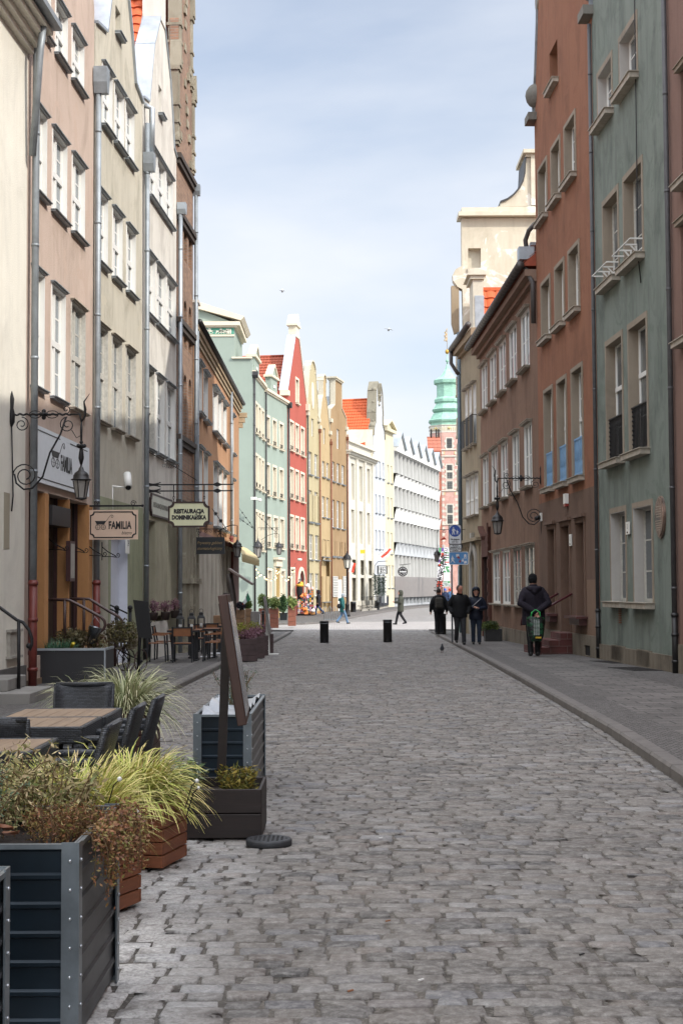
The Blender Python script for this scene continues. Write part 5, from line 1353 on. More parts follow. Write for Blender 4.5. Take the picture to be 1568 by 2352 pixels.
pk_=F.uv(*c7(310,30))[1];F.prism(mb,[(da-.15,dz+.1),(db+.2,dz+.1),(db+.2,dz+1.1),((da+db)/2,pk_),(da-.15,dz+1.1)],0,.1);F.prism(mb,[(da-.25,dz+1.1),((da+db)/2,pk_),((da+db)/2,pk_+.15),(da-.3,dz+1.22)],0,.22)
for k in range(9):F.box(mb,db+.06,db+.3,zg+.3+k*.45,zg+.62+k*.45,.1,.14)
mb.obj('door_portal',plaster('portal_red','#5d3f36',.5,grain=.01),r)
mb=MB();F.box(mb,da,db,zg,dz,-.3,-.26);dd_=mb.obj('door',wood('dark_brown_door','#3c3028'),r)
mb=MB();F.box(mb,da,da+.05,zg,dz,-.26,.02);mb.obj('door_leaf',wood('open_door','#3a211b'),dd_)
# zinc rainwater box between the houses
o=thing('rainwater_box','shiny zinc rainwater box with bent pipes where the terracotta house meets the brown roof','gutter box',F.P(F.L,ze,.3))
P=F.P(F.L-.15,ze+.35,.45);a=F.uv(*cW(1035,1480));mb=MB();F.box(mb,F.L-.4,F.L-.02,ze+.3,ze+.68,.05,.5);mb.obj('box',zinc,o)
mb=MB();mb.tube([F.P(F.L-.2,ze+.66,.25),F.P(F.L-.2,ze+.9,.28),F.P(F.L-.05,ze+1.15,.2),F.P(F.L+.2,ze+1.3,.05)],.07,10);mb.tube([F.P(F.L-.2,ze+.32,.3),F.P(F.L-.2,ze+.1,.3),F.P(F.L-.1,ze-.15,.2),F.P(F.L-.02,ze-.4,.1),F.P(F.L-.02,ze-1.6,.1)],.075,10);mb.obj('pipe',gut,o)
# dormer above the gutter
o=thing('dormer','dark dormer with zinc roof above the gutter of the brown house','dormer',F.P(F.L-2.6,ze,-.6))
mb=MB();u=F.L-2.2;F.prism(mb,[(u-1.2,ze+.2),(u+.6,ze+.2),(u+.6,ze+1.05),(u-1.2,ze+.85)],-1.6,-.35);mb.obj('dormer_wall',plaster('cornice_brown','#8c7566'),o)
mb=MB();F.prism(mb,[(u-1.5,ze+.85),(u+.8,ze+1.05),(u+.8,ze+1.15),(u-1.5,ze+.95)],-1.8,-.05);mb.obj('dormer_roof',zincd,o)
# --- R4 cream
F=Facade(PR5,PR4);m=plaster('plaster_greycream','#9a8d76',.5,dirtcol='#5f5748',grain=.01)
r=house('cream_house','narrow grey-cream house with three tall windows behind dark mesh railings and an arched white door',F)
def cx5(x):return 1062.2+.1342*x
rows=[row(F,[(cx5(50),c5(0,1870)[1],c6(0,930)[1],cx5(90)),(cx5(117),c5(0,1710)[1],c6(0,820)[1],cx5(157)),(cx5(187),c5(0,1570)[1],c6(0,710)[1],cx5(232))]),
 row(F,[(cx5(62),c6(0,1400)[1],c6(0,2050)[1],cx5(120)),(cx5(137),c6(0,1300)[1],c6(0,2000)[1],cx5(190)),(cx5(207),c6(0,1205)[1],c6(0,1945)[1],cx5(265))])]
ze4=F.uv(1085,770)[1];zg=gz(58)+.1
aa=F.uv(*c7(108,190));ab,_=F.uv(*c7(172,190));zt=F.uv(*c7(140,160))[1]
ar=arch(aa[0],ab,zg,zt)
wallobj(F,r,rect(0,F.L,GB,ze4),[H(w) for q in rows for w in q]+[ar],m);body(F,r,0,F.L,GB,ze4,m,depth=7)
for i,q in enumerate(rows):
    for w in q:
        window(F,r,*w,rec=.03,lining=(-.25,.01),pm=pane,bigt=(.6,) if i==0 else (.4,),trans=(),sill=(.17,.05,.05,stonesill),hood=(.16,.05,.06,stonesill),fw=.08)
        if i==0:
            mb=MB();F.box(mb,w[0]-.05,w[1]+.05,w[2]+.05,w[2]+1.15,.16,.18)
            mb.bar(F.P(w[0]-.05,w[2]+1.15,.17),F.P(w[0]-.05,w[2]+1.15,-.1),.03);mb.bar(F.P(w[1]+.05,w[2]+1.15,.17),F.P(w[1]+.05,w[2]+1.15,-.1),.03);mb.bar(F.P(w[0]-.07,w[2]+1.17,.17),F.P(w[1]+.07,w[2]+1.17,.17),.035)
            mb.obj('mesh_railing',simple('dark_mesh','#2f2c2b',.8,var=.3,vs=60),r)
mb=MB();F.prism(mb,[(p[0]+( -.2 if p[0]<(aa[0]+ab)/2 else .2),p[1]+(.25 if p[1]>zg+1 else 0)) for p in ar],0,.09,[ar]);F.prism(mb,[((aa[0]+ab)/2-.15,zt),((aa[0]+ab)/2+.15,zt),((aa[0]+ab)/2+.22,zt+.7),((aa[0]+ab)/2-.22,zt+.7)],0,.14);mb.obj('arch_trim',plaster('trim_grey','#a9a59c',.3),r)
mb=MB();F.box(mb,aa[0],ab,zg,zt,-.3,-.25);mb.obj('door',simple('pale_blue_door','#b9c2cf',.5,var=.08),r)
mb=MB();F.box(mb,0,F.L,ze4-.3,ze4,-.02,.34);F.box(mb,0,F.L,ze4-.42,ze4-.3,-.02,.14);mb.obj('cornice',plaster('cornice_cream2','#9c8b73',.3),r)
mb=MB();mb.tube([F.P(-.1,ze4-.0,.42),F.P(F.L,ze4+.12,.44)],.12,10);mb.tube([F.P(0,ze4-.05,.42),F.P(0,ze4-.6,.42),F.P(.05,ze4-.9,.25),F.P(.1,ze4-1.1,.12)],.08,8);mb.obj('gutter',gut,r)
mb=MB();
for k in range(7):
    u=F.L*(k+.3)/7
    if not(aa[0]-.4<u<ab+.3):F.box(mb,u,u+.15,GB,zg+3.6,0,.06)
F.box(mb,0,F.L,F.uv(1085,1245)[1]-.0,F.uv(1085,1245)[1]+.12,0,.22);mb.obj('pilasters',m,r)
# its tiled roof and the gable pier seen over the gutter
Yr=59.5;FQ=Facade((plan(1068,Yr)[0],Yr),(plan(1215,Yr)[0],Yr));FQ.n=Vector((0,-1,0))
u0=FQ.uv(1101,700)[0];u1_=FQ.L;zb=FQ.uv(1101,790)[1];zt_=FQ.uv(1101,652)[1]
mb=MB();pantile(mb,FQ.P(u0,zb,.0),FQ.P(u1_,zb,0)-FQ.P(u0,zb,0),FQ.P(u0,zt_,-1.2)-FQ.P(u0,zb,0),pu=.34,pv=.42,amp=.05,lift=.07);FQ.box(mb,u0,u1_,zt_-.05,zt_+.1,-1.35,-1.1);mb.obj('roof',tilehot,r)
mb=MB();a=FQ.uv(1080,700)[0];b=FQ.uv(1103,700)[0];z0=FQ.uv(1085,850)[1];z1=FQ.uv(1085,655)[1]
FQ.box(mb,a,b,z0,z1,-.4,1.2);FQ.box(mb,a-.12,b+.05,z1,z1+.15,-.5,1.3)
FQ.prism(mb,[(a-.25,z1+.15),(b+.12,z1+.15),(b+.12,z1+.3),((a+b)/2,z1+.42),(a-.15,z1+.4)],-.6,1.4);mb.obj('gable_pier',plaster('plaster_stained','#cfc8b6'),r)
mb=MB();FQ.box(mb,b-.35,b+.03,FQ.uv(1085,800)[1],FQ.uv(1085,692)[1],1.2,1.23);mb.obj('zinc_apron',zinc,r)
# --- R5 tall house with a blank stained wall towards the viewer
Y5=61.4;F5=Facade((plan(1030,Y5)[0],Y5),(plan(1260,Y5)[0],Y5));F5.n=Vector((0,-1,0))
r=thing('tall_house','tall house with a blank stained white side wall and curved gable on the right','house',(plan(1140,Y5)[0],Y5,gz(Y5)+.1),0,'houses along the street')
P5=lambda x,y:F5.uv(*cW(x,y))
wl=[P5(300,1010),P5(305,1605),P5(225,1650),P5(188,1720),P5(195,1790),P5(250,1870),P5(310,1900),P5(320,2350)]
xl=P5(320,2350)[0]
side=[(F5.L,F5.uv(1100,900)[1]),(F5.L,P5(1190,1000)[1])]+wl+[(xl,F5.uv(1100,900)[1])]
hole=[P5(380,1640),P5(543,1640),P5(540,1385),P5(380,1385)]
wst=plaster('plaster_blotchy','#cbc2ae',.45,dirtcol='#8f8672',grain=.004,patch='#ddd8cc')
mb=MB();F5.prism(mb,side,-.5,0,[hole]);mb.obj('side_wall',wst,r)
mb=MB();F5.prism(mb,hole,-.35,-.3);mb.obj('blind_window',plaster('plaster_stained','#cfc8b6'),r)
mb=MB();a,z=P5(255,985);F5.box(mb,a+.15,F5.L,z,z+.35,-.7,.15);F5.box(mb,a,F5.L,P5(255,950)[1]-.18,P5(255,950)[1],-.8,.35)
F5.box(mb,P5(740,900)[0],F5.L,P5(740,930)[1],P5(740,870)[1],-.8,.1);F5.box(mb,P5(375,1650)[0],P5(550,1650)[0],P5(0,1650)[1]-.12,P5(0,1640)[1],-.1,.08)
mb.obj('cornice',wst,r)
cv=[P5(790,860),P5(790,815),P5(880,780),P5(960,720),P5(1030,640),P5(1075,550),P5(1098,450),P5(1108,250)]
mb=MB();F5.prism(mb,[(F5.L,P5(0,860)[1]),(F5.L,P5(0,250)[1])]+cv[::-1],-2,0);a,z=P5(1060,230)
F5.box(mb,P5(1100,0)[0],F5.L,P5(0,250)[1],P5(0,215)[1],-2.2,.1);F5.box(mb,P5(1062,0)[0],F5.L,P5(0,215)[1],P5(0,170)[1],-2.4,.3);F5.box(mb,P5(1160,0)[0],F5.L,P5(0,860)[1],P5(0,215)[1],0,.12)
mb.obj('gable',wst,r)
mb=MB();cc=cv[1:];cop(F5,mb,cc,-2,.1,.07);mb.obj('coping',darkgut,r)
# street front of that house: green wall, deep eaves, downpipe
xf=F5.uv(1052,1000)[0]
gmr=plaster('plaster_pinegreen','#6c8478',.3,grain=.005)
mb=MB();F5.box(mb,xf,F5.L,GB-.5,F5.uv(1060,900)[1],-.5,-.01);F5.box(mb,xf+1.1,F5.L,GB-.5,F5.uv(1060,600)[1],-7,-.5);mb.obj('front_wall',gmr,r)
mb=MB();a=F5.uv(1037,700)[0];F5.prism(mb,[(a,F5.uv(1040,740)[1]),(a+.12,F5.uv(1040,765)[1]),(xf+.1,F5.uv(1050,760)[1]),(xf+.1,F5.uv(1045,655)[1]),(a,F5.uv(1037,655)[1])],-.45,-.05);mb.obj('eaves',plaster('cornice_cream2','#9c8b73'),r)
mb=MB();p=F5.P(xf+.0,0,.12);mb.tube([(p.x+.05,p.y-.02,F5.uv(1050,765)[1]),(p.x+.05,p.y-.02,gz(61)+.1)],.085,10);mb.obj('downpipe',simple('slate_pipe','#55626a',.45,.3,var=.3),r)
mb=MB()
for yy in (850,905,1000,1060,1120):
    z=F5.uv(1050,yy)[1];F5.box(mb,xf-.05,xf+.05,z,z+.8,-.45,-.2);F5.box(mb,xf-.08,xf+.05,z-.1,z,-.48,-.15)
mb.obj('window_surrounds',creamtrim,r)
# ---------------- shop boards and hanging signs ----------------
blk=simple('sign_black','#221f1f',.5,var=.1)
def cutrect(x0,x1,z0,z1,c,n=4):
    """board outline with scooped corners"""
    o=[]
    for (cx,cz,a0) in ((x0,z0,90),(x1,z0,180),(x1,z1,270),(x0,z1,360)):
        seg=[(cx+c*math.cos(R(a0-90*i/n)),cz+c*math.sin(R(a0-90*i/n))) for i in range(n+1)]
        o+=seg
    return o
def pram(mb,F,u,z,s,d,k=1.0):
    """little hand-cart emblem"""
    f=lambda x,y:(u+x*s*k,z+y*s)
    F.prism(mb,[f(0,.62),f(1,.62),f(.82,.34),f(.16,.34)],d,d+.004)
    def ringo(cx,cy,r,t=.035):
        o=[f(cx+r*math.cos(2*PI*i/20),cy+r*math.sin(2*PI*i/20)) for i in range(20)];q=[f(cx+(r-t)*math.cos(2*PI*i/20),cy+(r-t)*math.sin(2*PI*i/20)) for i in range(20)]
        F.prism(mb,o,d,d+.004,[q])
    ringo(.25,.1,.22);ringo(.75,.1,.22)
    def line(p,q,t=.03):
        dx,dy=q[0]-p[0],q[1]-p[1];L=math.hypot(dx,dy);nx,ny=-dy/L*t/2,dx/L*t/2
        F.prism(mb,[f(p[0]-nx,p[1]-ny),f(q[0]-nx,q[1]-ny),f(q[0]+nx,q[1]+ny),f(p[0]+nx,p[1]+ny)],d,d+.004)
    for cx in(.25,.75):
        line((cx-.2,.1),(cx+.2,.1),.015);line((cx,-.1),(cx,.3),.015)
    sp=[(1,.6),(1.25,.95),(1.4,1.1),(1.55,1.12),(1.62,1.0),(1.55,.88),(1.45,.92),(1.46,1.02)]
    for p,q in zip(sp,sp[1:]):line(p,q)
def frameline(mb,F,x0,x1,z0,z1,c,t,d):
    F.prism(mb,cutrect(x0,x1,z0,z1,c),d,d+.004,[cutrect(x0+t,x1-t,z0+t,z1-t,c)])
# big wall board on the pink house
F=L1
a,z1=F.uv(*cB(228,1062));_,z0=F.uv(*cB(228,1512));b,_=F.uv(*cB(672,1500))
o=thing('shop_board','large white wall board reading FAMILIA bistro with a hand-cart emblem over the orange piers','sign',F.P((a+b)/2,z0,0))
mb=MB();F.box(mb,a,b,z0,z1,.02,.07);bd=mb.obj('board',simple('board_white','#cfd3d6',.45,var=.06),o)
mb=MB();W=b-a;h=z1-z0;ux=F.t;uz=Vector((0,0,1))
pu=F.uv(108,1060)[0];tu=(F.uv(129,1060)[0]+F.uv(158,1060)[0])/2
pram(mb,F,pu,z0+h*.4,h*.42,.07,(F.uv(130,1060)[0]-pu)/(h*.42*1.1))
add_text(mb,'FAMILIA',F.P(tu,z0+h*.47,.076),ux,uz,h*.42,sx=(F.uv(158,1060)[0]-F.uv(129,1060)[0])/(h*.42*3.9),bold=.008)
add_text(mb,'bistro',F.P(a+W*.85,z0+h*.2,.076),ux,uz,h*.2,sx=.9,shear=.3)
for (p,q) in ((.04,.44),(.62,.96)):
    F.box(mb,a+W*p,a+W*q,z1-h*.09,z1-h*.07,.07,.074)
F.box(mb,a+W*.04,a+W*.7,z0+h*.07,z0+h*.09,.07,.074)
mb.obj('lettering',blk,bd)
# FRONTAL hanging boards: plane across the street
def cross_plane(px,Z):
    x=plan(px,Z)[0];F=Facade((x,Z),(x+3,Z));F.n=Vector((0,-1,0));return F
def chain(mb,p,q,r=.008):
    p=Vector(p);q=Vector(q);n=max(2,int((q-p).length/.06))
    for i in range(n):
        c=p+(q-p)*((i+.5)/n);hl=(q-p).length/n*.62
        ax=Vector((1,0,0)) if i%2 else Vector((0,1,0))
        mb.tube([c+uz*hl*math.cos(t)+ax*.018*math.sin(t) for t in [2*PI*k/8 for k in range(9)]],r,5,False)
F=cross_plane(197,28.4)
x0,z1=F.uv(204,1171.5);x1,z0=F.uv(317,1239)
o=thing('hanging_sign','cream hanging sign reading FAMILIA bistro with a hand-cart emblem on a black bar','sign',F.P(x0,z1,0))
mb=MB();F.box(mb,x0,x1,z0,z1,-.02,.02);bd=mb.obj('board',simple('board_peach','#d9bca4',.5,var=.12,vs=2),o)
mb=MB();W=x1-x0;h=z1-z0;frameline(mb,F,x0+.03,x1-.03,z0+.03,z1-.03,.07,.022,.021)
pram(mb,F,x0+W*.13,z0+h*.38,h*.4,.021,.95)
add_text(mb,'FAMILIA',F.P(x0+W*.635,z0+h*.47,.026),Vector((1,0,0)),uz,h*.36,sx=.6,bold=.006)
add_text(mb,'bistro',F.P(x0+W*.77,z0+h*.22,.026),Vector((1,0,0)),uz,h*.16,sx=.9,shear=.3);mb.obj('lettering',blk,bd)
mb=MB();zb=F.uv(250,1162)[1];xl=F.uv(197,1162)[0];xr=F.uv(327,1162)[0]
mb.bar(F.P(xl,zb,0),F.P(xr,zb,0),.035);mb.ball(F.P(xr,zb,0),.03,8);mb.bar(F.P(xl,zb+.12,0),F.P(xl,z0-.1,0),.03)
for x in (x0+.1,x1-.1):mb.bar(F.P(x,zb,0),F.P(x,z1,0),.012)
def scroll(mb,c,r,a0,a1,ux,uz_,t=.008,n=18,turns=True,r1=.2):
    pts=[]
    for i in range(n+1):
        k=i/n;a=a0+(a1-a0)*k;rr=r*(1-(1-r1)*k);pts.append(Vector(c)+Vector(ux)*(rr*math.cos(a))+Vector(uz_)*(rr*math.sin(a)))
    mb.tube(pts,t,5,False)
X=Vector((1,0,0));Z_=Vector((0,0,1))
for k in range(2):scroll(mb,F.P(x0+.15+.75*W*k,zb+.05,0),.06,0,3*PI,X,Z_)
for k in range(3):scroll(mb,F.P(xl+.03,z0+.0+.2*k,0),.03,0,2*PI,X,Z_,.006,10)
mb.obj('bracket',irond,o)
F=cross_plane(334,34.4)
a,z1=F.uv(387.5,1153.5);b,z0=F.uv(480.5,1209.8)
o=thing('hanging_sign','cream hanging sign with scooped corners reading RESTAURACJA DOMINIKANSKA under a double iron bar','sign',F.P(a,z1,0))
o['label']='cream hanging sign reading RESTAURACJA DOMINIKAŃSKA under a double iron bar'
mb=MB();F.prism(mb,cutrect(a,b,z0,z1,.11),-.025,.025);bd=mb.obj('board',simple('board_cream','#dad9b4',.5,var=.08),o)
mb=MB();F.prism(mb,cutrect(a-.012,b+.012,z0-.012,z1+.012,.11),-.035,.035,[cutrect(a+.03,b-.03,z0+.03,z1-.03,.115)]);mb.obj('rim',simple('dark_rim','#3a2722',.5),bd)
mb=MB();W=b-a;h=z1-z0
def seriftext(t,c,size,sx):
    add_text(mb,t,c,X,Z_,size,sx=sx,bold=.009)
seriftext('RESTAURACJA',F.P(a+W*.5,z0+h*.62,.03),h*.23,.82);seriftext('DOMINIKAŃSKA',F.P(a+W*.5,z0+h*.37,.03),h*.23,.8);mb.obj('lettering',blk,bd)
mb=MB();xl=F.uv(334,1112)[0];xr=F.uv(535,1112)[0]
for yy in (1113,1127.5):
    z=F.uv(430,yy)[1];mb.bar(F.P(xl,z,0),F.P(xr,z,0),.03)
    xd=F.uv(499,yy)[0];F.prism(mb,[(xd-.13,z),(xd,z+.055),(xd+.13,z),(xd,z-.055)],-.03,.03)
    for s in (-1,1):mb.tube([F.P(xl+.02+.35*k/8,z+s*(.055-.04*math.sin(PI*k/8)),0) for k in range(9)],.016,6)
zA=F.uv(430,1113)[1]
for x in (a+.12,b-.12):mb.bar(F.P(x,zA,0),F.P(x,F.uv(430,1135)[1],0),.022);chain(mb,F.P(x,F.uv(430,1133)[1],0),F.P(x,z1,0))
mb.obj('double_bar',irond,o)
# wires bracing it to the wall
mb=MB();p=F.P(xl+1.25,zA+.1,0);q=L3.P(.6,L3.uv(345,1040)[1],0)
mb.tube([q,(q+p)/2+Vector((0,0,.02)),p],.008,5);c=(q+p)/2
for k in range(8):scroll(mb,c+X*.05*k-X*.2,.06,k,k+2.2*PI,X,Z_,.005,10)
mb.obj('stay_wire',irond,o)
# wall board behind it
F=L3;a,z1=F.uv(*cC(1168,245));b,_=F.uv(*cC(1338,300));_,z0=F.uv(*cC(1172,408))
o=thing('shop_board','pale flat wall board reading RESTAURACJA DOMINIKAŃSKA on the off-white house','sign',F.P((a+b)/2,z0,0))
mb=MB();F.prism(mb,cutrect(a,b,z0,z1,.12),.02,.06);bd=mb.obj('board',simple('board_pale','#b9b8a8',.4,var=.15,vs=2),o)
mb=MB();F.prism(mb,cutrect(a-.03,b+.03,z0-.03,z1+.03,.12),.015,.066,[cutrect(a+.02,b-.02,z0+.02,z1-.02,.125)]);mb.obj('rim',simple('dark_rim','#3a2722'),bd)
mb=MB();add_text(mb,'RESTAURACJA DOMINIKAŃSKA',F.P((a+b)/2,(z0+z1)/2,.066),F.t,Z_,(z1-z0)*.36,sx=(b-a)*.9/((z1-z0)*.36*15.5));mb.obj('lettering',simple('grey_letters','#6d6a60',.6),bd)
# dentist's board
F=cross_plane(415,41.0)
a,z1=F.uv(446.5,1234);b,z0=F.uv(516,1272.5)
o=thing('hanging_sign','black hanging board with gold script reading Prywatny gabinet stomatologiczny','sign',F.P(a,z1,0))
mb=MB();F.box(mb,a,b,z0,z1,-.02,.02);bd=mb.obj('board',simple('board_black','#1e2023',.35,var=.2),o)
mb=MB();W=b-a;h=z1-z0
add_text(mb,'Prywatny gabinet',F.P(a+W*.5,z0+h*.66,.026),X,Z_,h*.25,sx=.86,shear=.35);add_text(mb,'stomatologiczny',F.P(a+W*.5,z0+h*.33,.026),X,Z_,h*.25,sx=.9,shear=.35);mb.obj('lettering',simple('gold_paint','#9c8357',.5),bd)
mb=MB();zz=F.uv(480,1215)[1];xl=F.uv(418,1215)[0];xr=F.uv(520,1215)[0]
mb.bar(F.P(xl,zz,0),F.P(xr,zz,0),.022)
for k in range(9):scroll(mb,F.P(xl+.08+k*.15,zz-.055,0),.06,PI/2,PI/2+2.6*PI*(1 if k%2 else -1),X,Z_,.007,14)
for x in (a+.12,b-.12):chain(mb,F.P(x,zz,0),F.P(x,z1,0))
p=F.P(xr,zz,0);q=L5.P(3.5,F.uv(487,1168)[1],0);q=F.P(F.uv(487,1168)[0],F.uv(487,1168)[1],0);mb.tube([q,p],.01,5)
for t in (.25,.6):
    c=q+(p-q)*t;mb.ball(c,.035,6)
    for k in range(3):scroll(mb,c,.06,k*2,k*2+2*PI,X,Z_,.006,8)
mb.obj('scroll_bracket',irond,o)
# ---------------- lanterns ----------------
lampglass=simple('lamp_glass','#8b8782',.25,var=.2,vs=3)
def lantern(kind,s=1.0):
    """parts built around the origin = top of the lamp head; returns list of (name, MB, mat, child list)"""
    body_=MB();glass=MB()
    n=6 if kind!='six' else 6
    # crown roof
    body_.lathe([(.02*s,.30*s),(.03*s,.22*s),(.05*s,.2*s),(.07*s,.14*s),(.15*s,.08*s),(.185*s,.02*s),(.19*s,-.05*s),(.24*s,-.075*s),(.24*s,-.09*s),(.17*s,-.1*s)],16)
    for k in range(n):
        a=2*PI*k/n+.26;r0,r1=.19*s,.12*s;z0,z1=-.1*s,-.5*s
        body_.bar((r0*math.cos(a),r0*math.sin(a),z0),(r1*math.cos(a),r1*math.sin(a),z1),.018*s)
    body_.lathe([(.135*s,-.5*s),(.14*s,-.52*s),(.1*s,-.54*s),(.02*s,-.56*s)],6,rot=.26,smooth=False)
    glass.lathe([(.18*s,-.11*s),(.112*s,-.5*s)],6,rot=.26,smooth=False)
    return body_,glass
def bracket_lantern(name,label,wall,lampx,lampz_top,zarm,zlow,s,h):
    """wall: world point on wall at arm height; lamp hangs at lampx"""
    o=thing(name,label,'lantern',wall,0,'wrought iron wall lanterns')
    w0=Vector((0,0,0));L=lampx-wall[0];sg=1 if L>0 else -1;L=abs(L)
    U=Vector((sg,0,0));mb=MB();zt=lampz_top-wall[2]
    P=lambda u,z,d=0:U*u+Z_*z+Vector((0,d,0))
    # backplate leaf and rod
    mb.lathe([(.005,.38*s),(.04*s,.25*s),(.03*s,.1*s),(.055*s,0),(.05*s,-.12*s),(.012*s,-.2*s)],8,(0,0,0))
    mb.tube([P(.0,-.2*s),P(0.02,-.9*s),P(.03,-1.3*s),P(.01,-1.55*s)],.012*s,6)
    # twisted arm
    mb.tube([P(u,.01*math.sin(u*60),.01*math.cos(u*60)) for u in [L*i/60 for i in range(52)]],.017*s,6)
    mb.tube([P(L*.84,.0),P(L*.95,.0),P(L-.03,.0),P(L-.01,-.07*s),P(L,-.12*s)],.015*s,6)
    for u in (.42,.46,.5):mb.ball(P(L*u,0),.045*s if u==.46 else .03*s,8)
    for a in (0,PI/2,PI,3*PI/2):
        mb.ball(P(L*.46,.05*s*math.cos(a),.05*s*math.sin(a)),.038*s,8)
        for uu in (.34,.58):
            mb.tube([P(L*uu+.1*s*math.cos(t)*1.0,.06*s*math.sin(t)*math.cos(a),.06*s*math.sin(t)*math.sin(a)) for t in [PI*i/6 for i in range(7)]],.007*s,5,False)
    # leaf at the end
    mb.tube([P(L,-.12*s),P(L+.05*s,-.05*s),P(L+.06*s,.08*s),P(L+.04*s,.2*s),P(L+.13*s,.33*s)],[.012*s,.018*s,.024*s,.014*s,.004*s],6)
    # diagonal brace with spiral
    br=[P(.02,-1.05*s)]+[P(.0+.26*s-.26*s*math.cos(t),-1.0*s-.26*s*math.sin(t)) for t in [R(10+14*i) for i in range(9)]]
    br=[P(.05*s+.0,-.95*s),P(.08*s,-1.1*s),P(.2*s,-1.2*s),P(.34*s,-1.18*s),P(.5*s,-1.0*s),P(L*.55,-.62*s),P(L*.7,-.32*s),P(L*.78,-.05*s)]
    mb.tube(br,.016*s,6)
    scroll(mb,P(.22*s,-.98*s),.2*s,PI,PI+3.4*PI*-1,U,Z_,.011*s,26,r1=.3)
    scroll(mb,P(L*.8,-.17*s),.13*s,PI/2,PI/2+3.2*PI,U,Z_,.009*s,22)
    scroll(mb,P(.16*s,-.16*s),.12*s,PI/2,PI/2-3.2*PI,U,Z_,.009*s,22)
    scroll(mb,P(L*.78,.08*s),.07*s,-PI/2,-PI/2+2.6*PI,U,Z_,.008*s,16)
    mb.tube([P(L*.86,-.25*s),P(L*.93,-.38*s),P(L,-.34*s)],.007*s,5)
    # suspension rod with berries and bulb
    mb.tube([P(L,-.12*s),P(L,-.25*s),P(L,zt+.3*h)],[.012*s,.022*s,.012*s],6)
    zb=zt+.3*h+(-.12*s-zt-.3*h)*.42
    for k in range(5):mb.ball(P(L+.05*s*math.cos(k*1.26),zb,.05*s*math.sin(k*1.26)),.033*s,8)
    mb.ball(P(L,zb+.06*s),.03*s,8);mb.ball(P(L,zb-.06*s),.03*s,8)
    mb.lathe([(.012*s,.3*s),(.035*s,.2*s),(.045*s,.1*s),(.02*s,0)],8,P(L,zt+.28*h))
    mb.obj('bracket',irond,o,world=False)
    b,g=lantern('a',h);hd=b.obj('lamp_head',simple('lamp_black','#2a2828',.4,.4),o,world=False);hd.location=P(L,zt)
    g.obj('lamp_glass',lampglass,hd,world=False)
    return o
Zl=22.6;wx=plan(24,Zl)
wl=Vector((wx[0],Zl,atY(24,952,Zl).z));lx=atY(187,950,Zl).x
bracket_lantern('wall_lantern','large black lantern on a scrolled iron bracket beside the FAMILIA wall board',wl,lx,atY(187,1094,Zl).z,0,0,1.0,.68)
Zr=41.0;p=atY(1243,1098,Zr);bracket_lantern('wall_lantern','black lantern on a scrolled iron bracket on the brown house, right side',p,atY(1141,1098,Zr).x,atY(1141,1191,Zr).z,0,0,1.12,.84)
# second-line lanterns over the terrace
def small_lantern(label,px,ytop,ybot,Z,bx,by,sc=1.0,arch_=False):
    p=atY(px,ytop,Z);s=(p.z-atY(px,ybot,Z).z)/.86;p.z-=.3*s;w=atY(bx,by,Z)
    o=thing('wall_lantern',label,'lantern',w,0,'wrought iron wall lanterns')
    mb=MB();U=p-w;zt=p.z
    b,g=lantern('a',s);hd=b.obj('lamp_head',simple('lamp_black','#2a2828',.4,.4),o,world=False);hd.location=p-w-Z_*(.0)
    g.obj('lamp_glass',lampglass,hd,world=False)
    L=(p.x-w.x);t=.02
    if arch_:
        mb.tube([Vector((L*k/8,0,math.sin(PI*.62*k/8)*abs(L)*.35)) for k in range(9)]+[Vector((L,0,p.z-w.z+.25*s))],t*.8,6)
    else:
        mb.tube([Vector((0,0,0)),Vector((L,0,0)),Vector((L,0,p.z-w.z+.25*s))],t*.7,6)
        for k in range(5):scroll(mb,Vector((L*(k+.6)/5.5,0,-.07)),.09,PI/2,PI/2+2.8*PI*(1 if k%2 else -1),X,Z_,.01,14)
    for k in range(3):scroll(mb,Vector((L*.12,0,-.15-.18*k)),.12,k,k+2.6*PI,X,Z_,.01,14)
    mb.obj('bracket',irond,o,world=False);return o
small_lantern('square black lantern with frosted panes on an arched arm behind the dentist board',545,1236,1281,45,500,1222,arch_=True)
small_lantern('dark lantern with leafy scrollwork in front of the pale green house downpipe',592,1236,1282,84,640,1212)
small_lantern('slim lantern hanging from a curled arm with beads, right of the green downpipe',640.5,1242,1275,84,600,1240,arch_=True)
small_lantern('black lantern with crossed lattice on a scrolled arm behind the blue road sign',1003,1260,1291,60,1105,1216)
def beads(label,pts,Z):
    o=thing('iron_stay',label,'stay rod',atY(*pts[0],Z));mb=MB();P=[atY(*p,Z) for p in pts];mb.tube(P,.012,5)
    for a,b in zip(P,P[1:]):
        for k in range(1,4):mb.ball(a+(b-a)*k/4,.05,6)
    mb.obj('beaded_rod',irond,o)
beads('upper beaded iron stay rod against the pale green wall',[(548,1166),(582,1212)],84.9)
beads('lower beaded iron stay rod against the pale green wall',[(549,1190),(588,1218)],84.8)
beads('beaded iron stay rod across the green window bays',[(590,1182),(636,1225)],87)
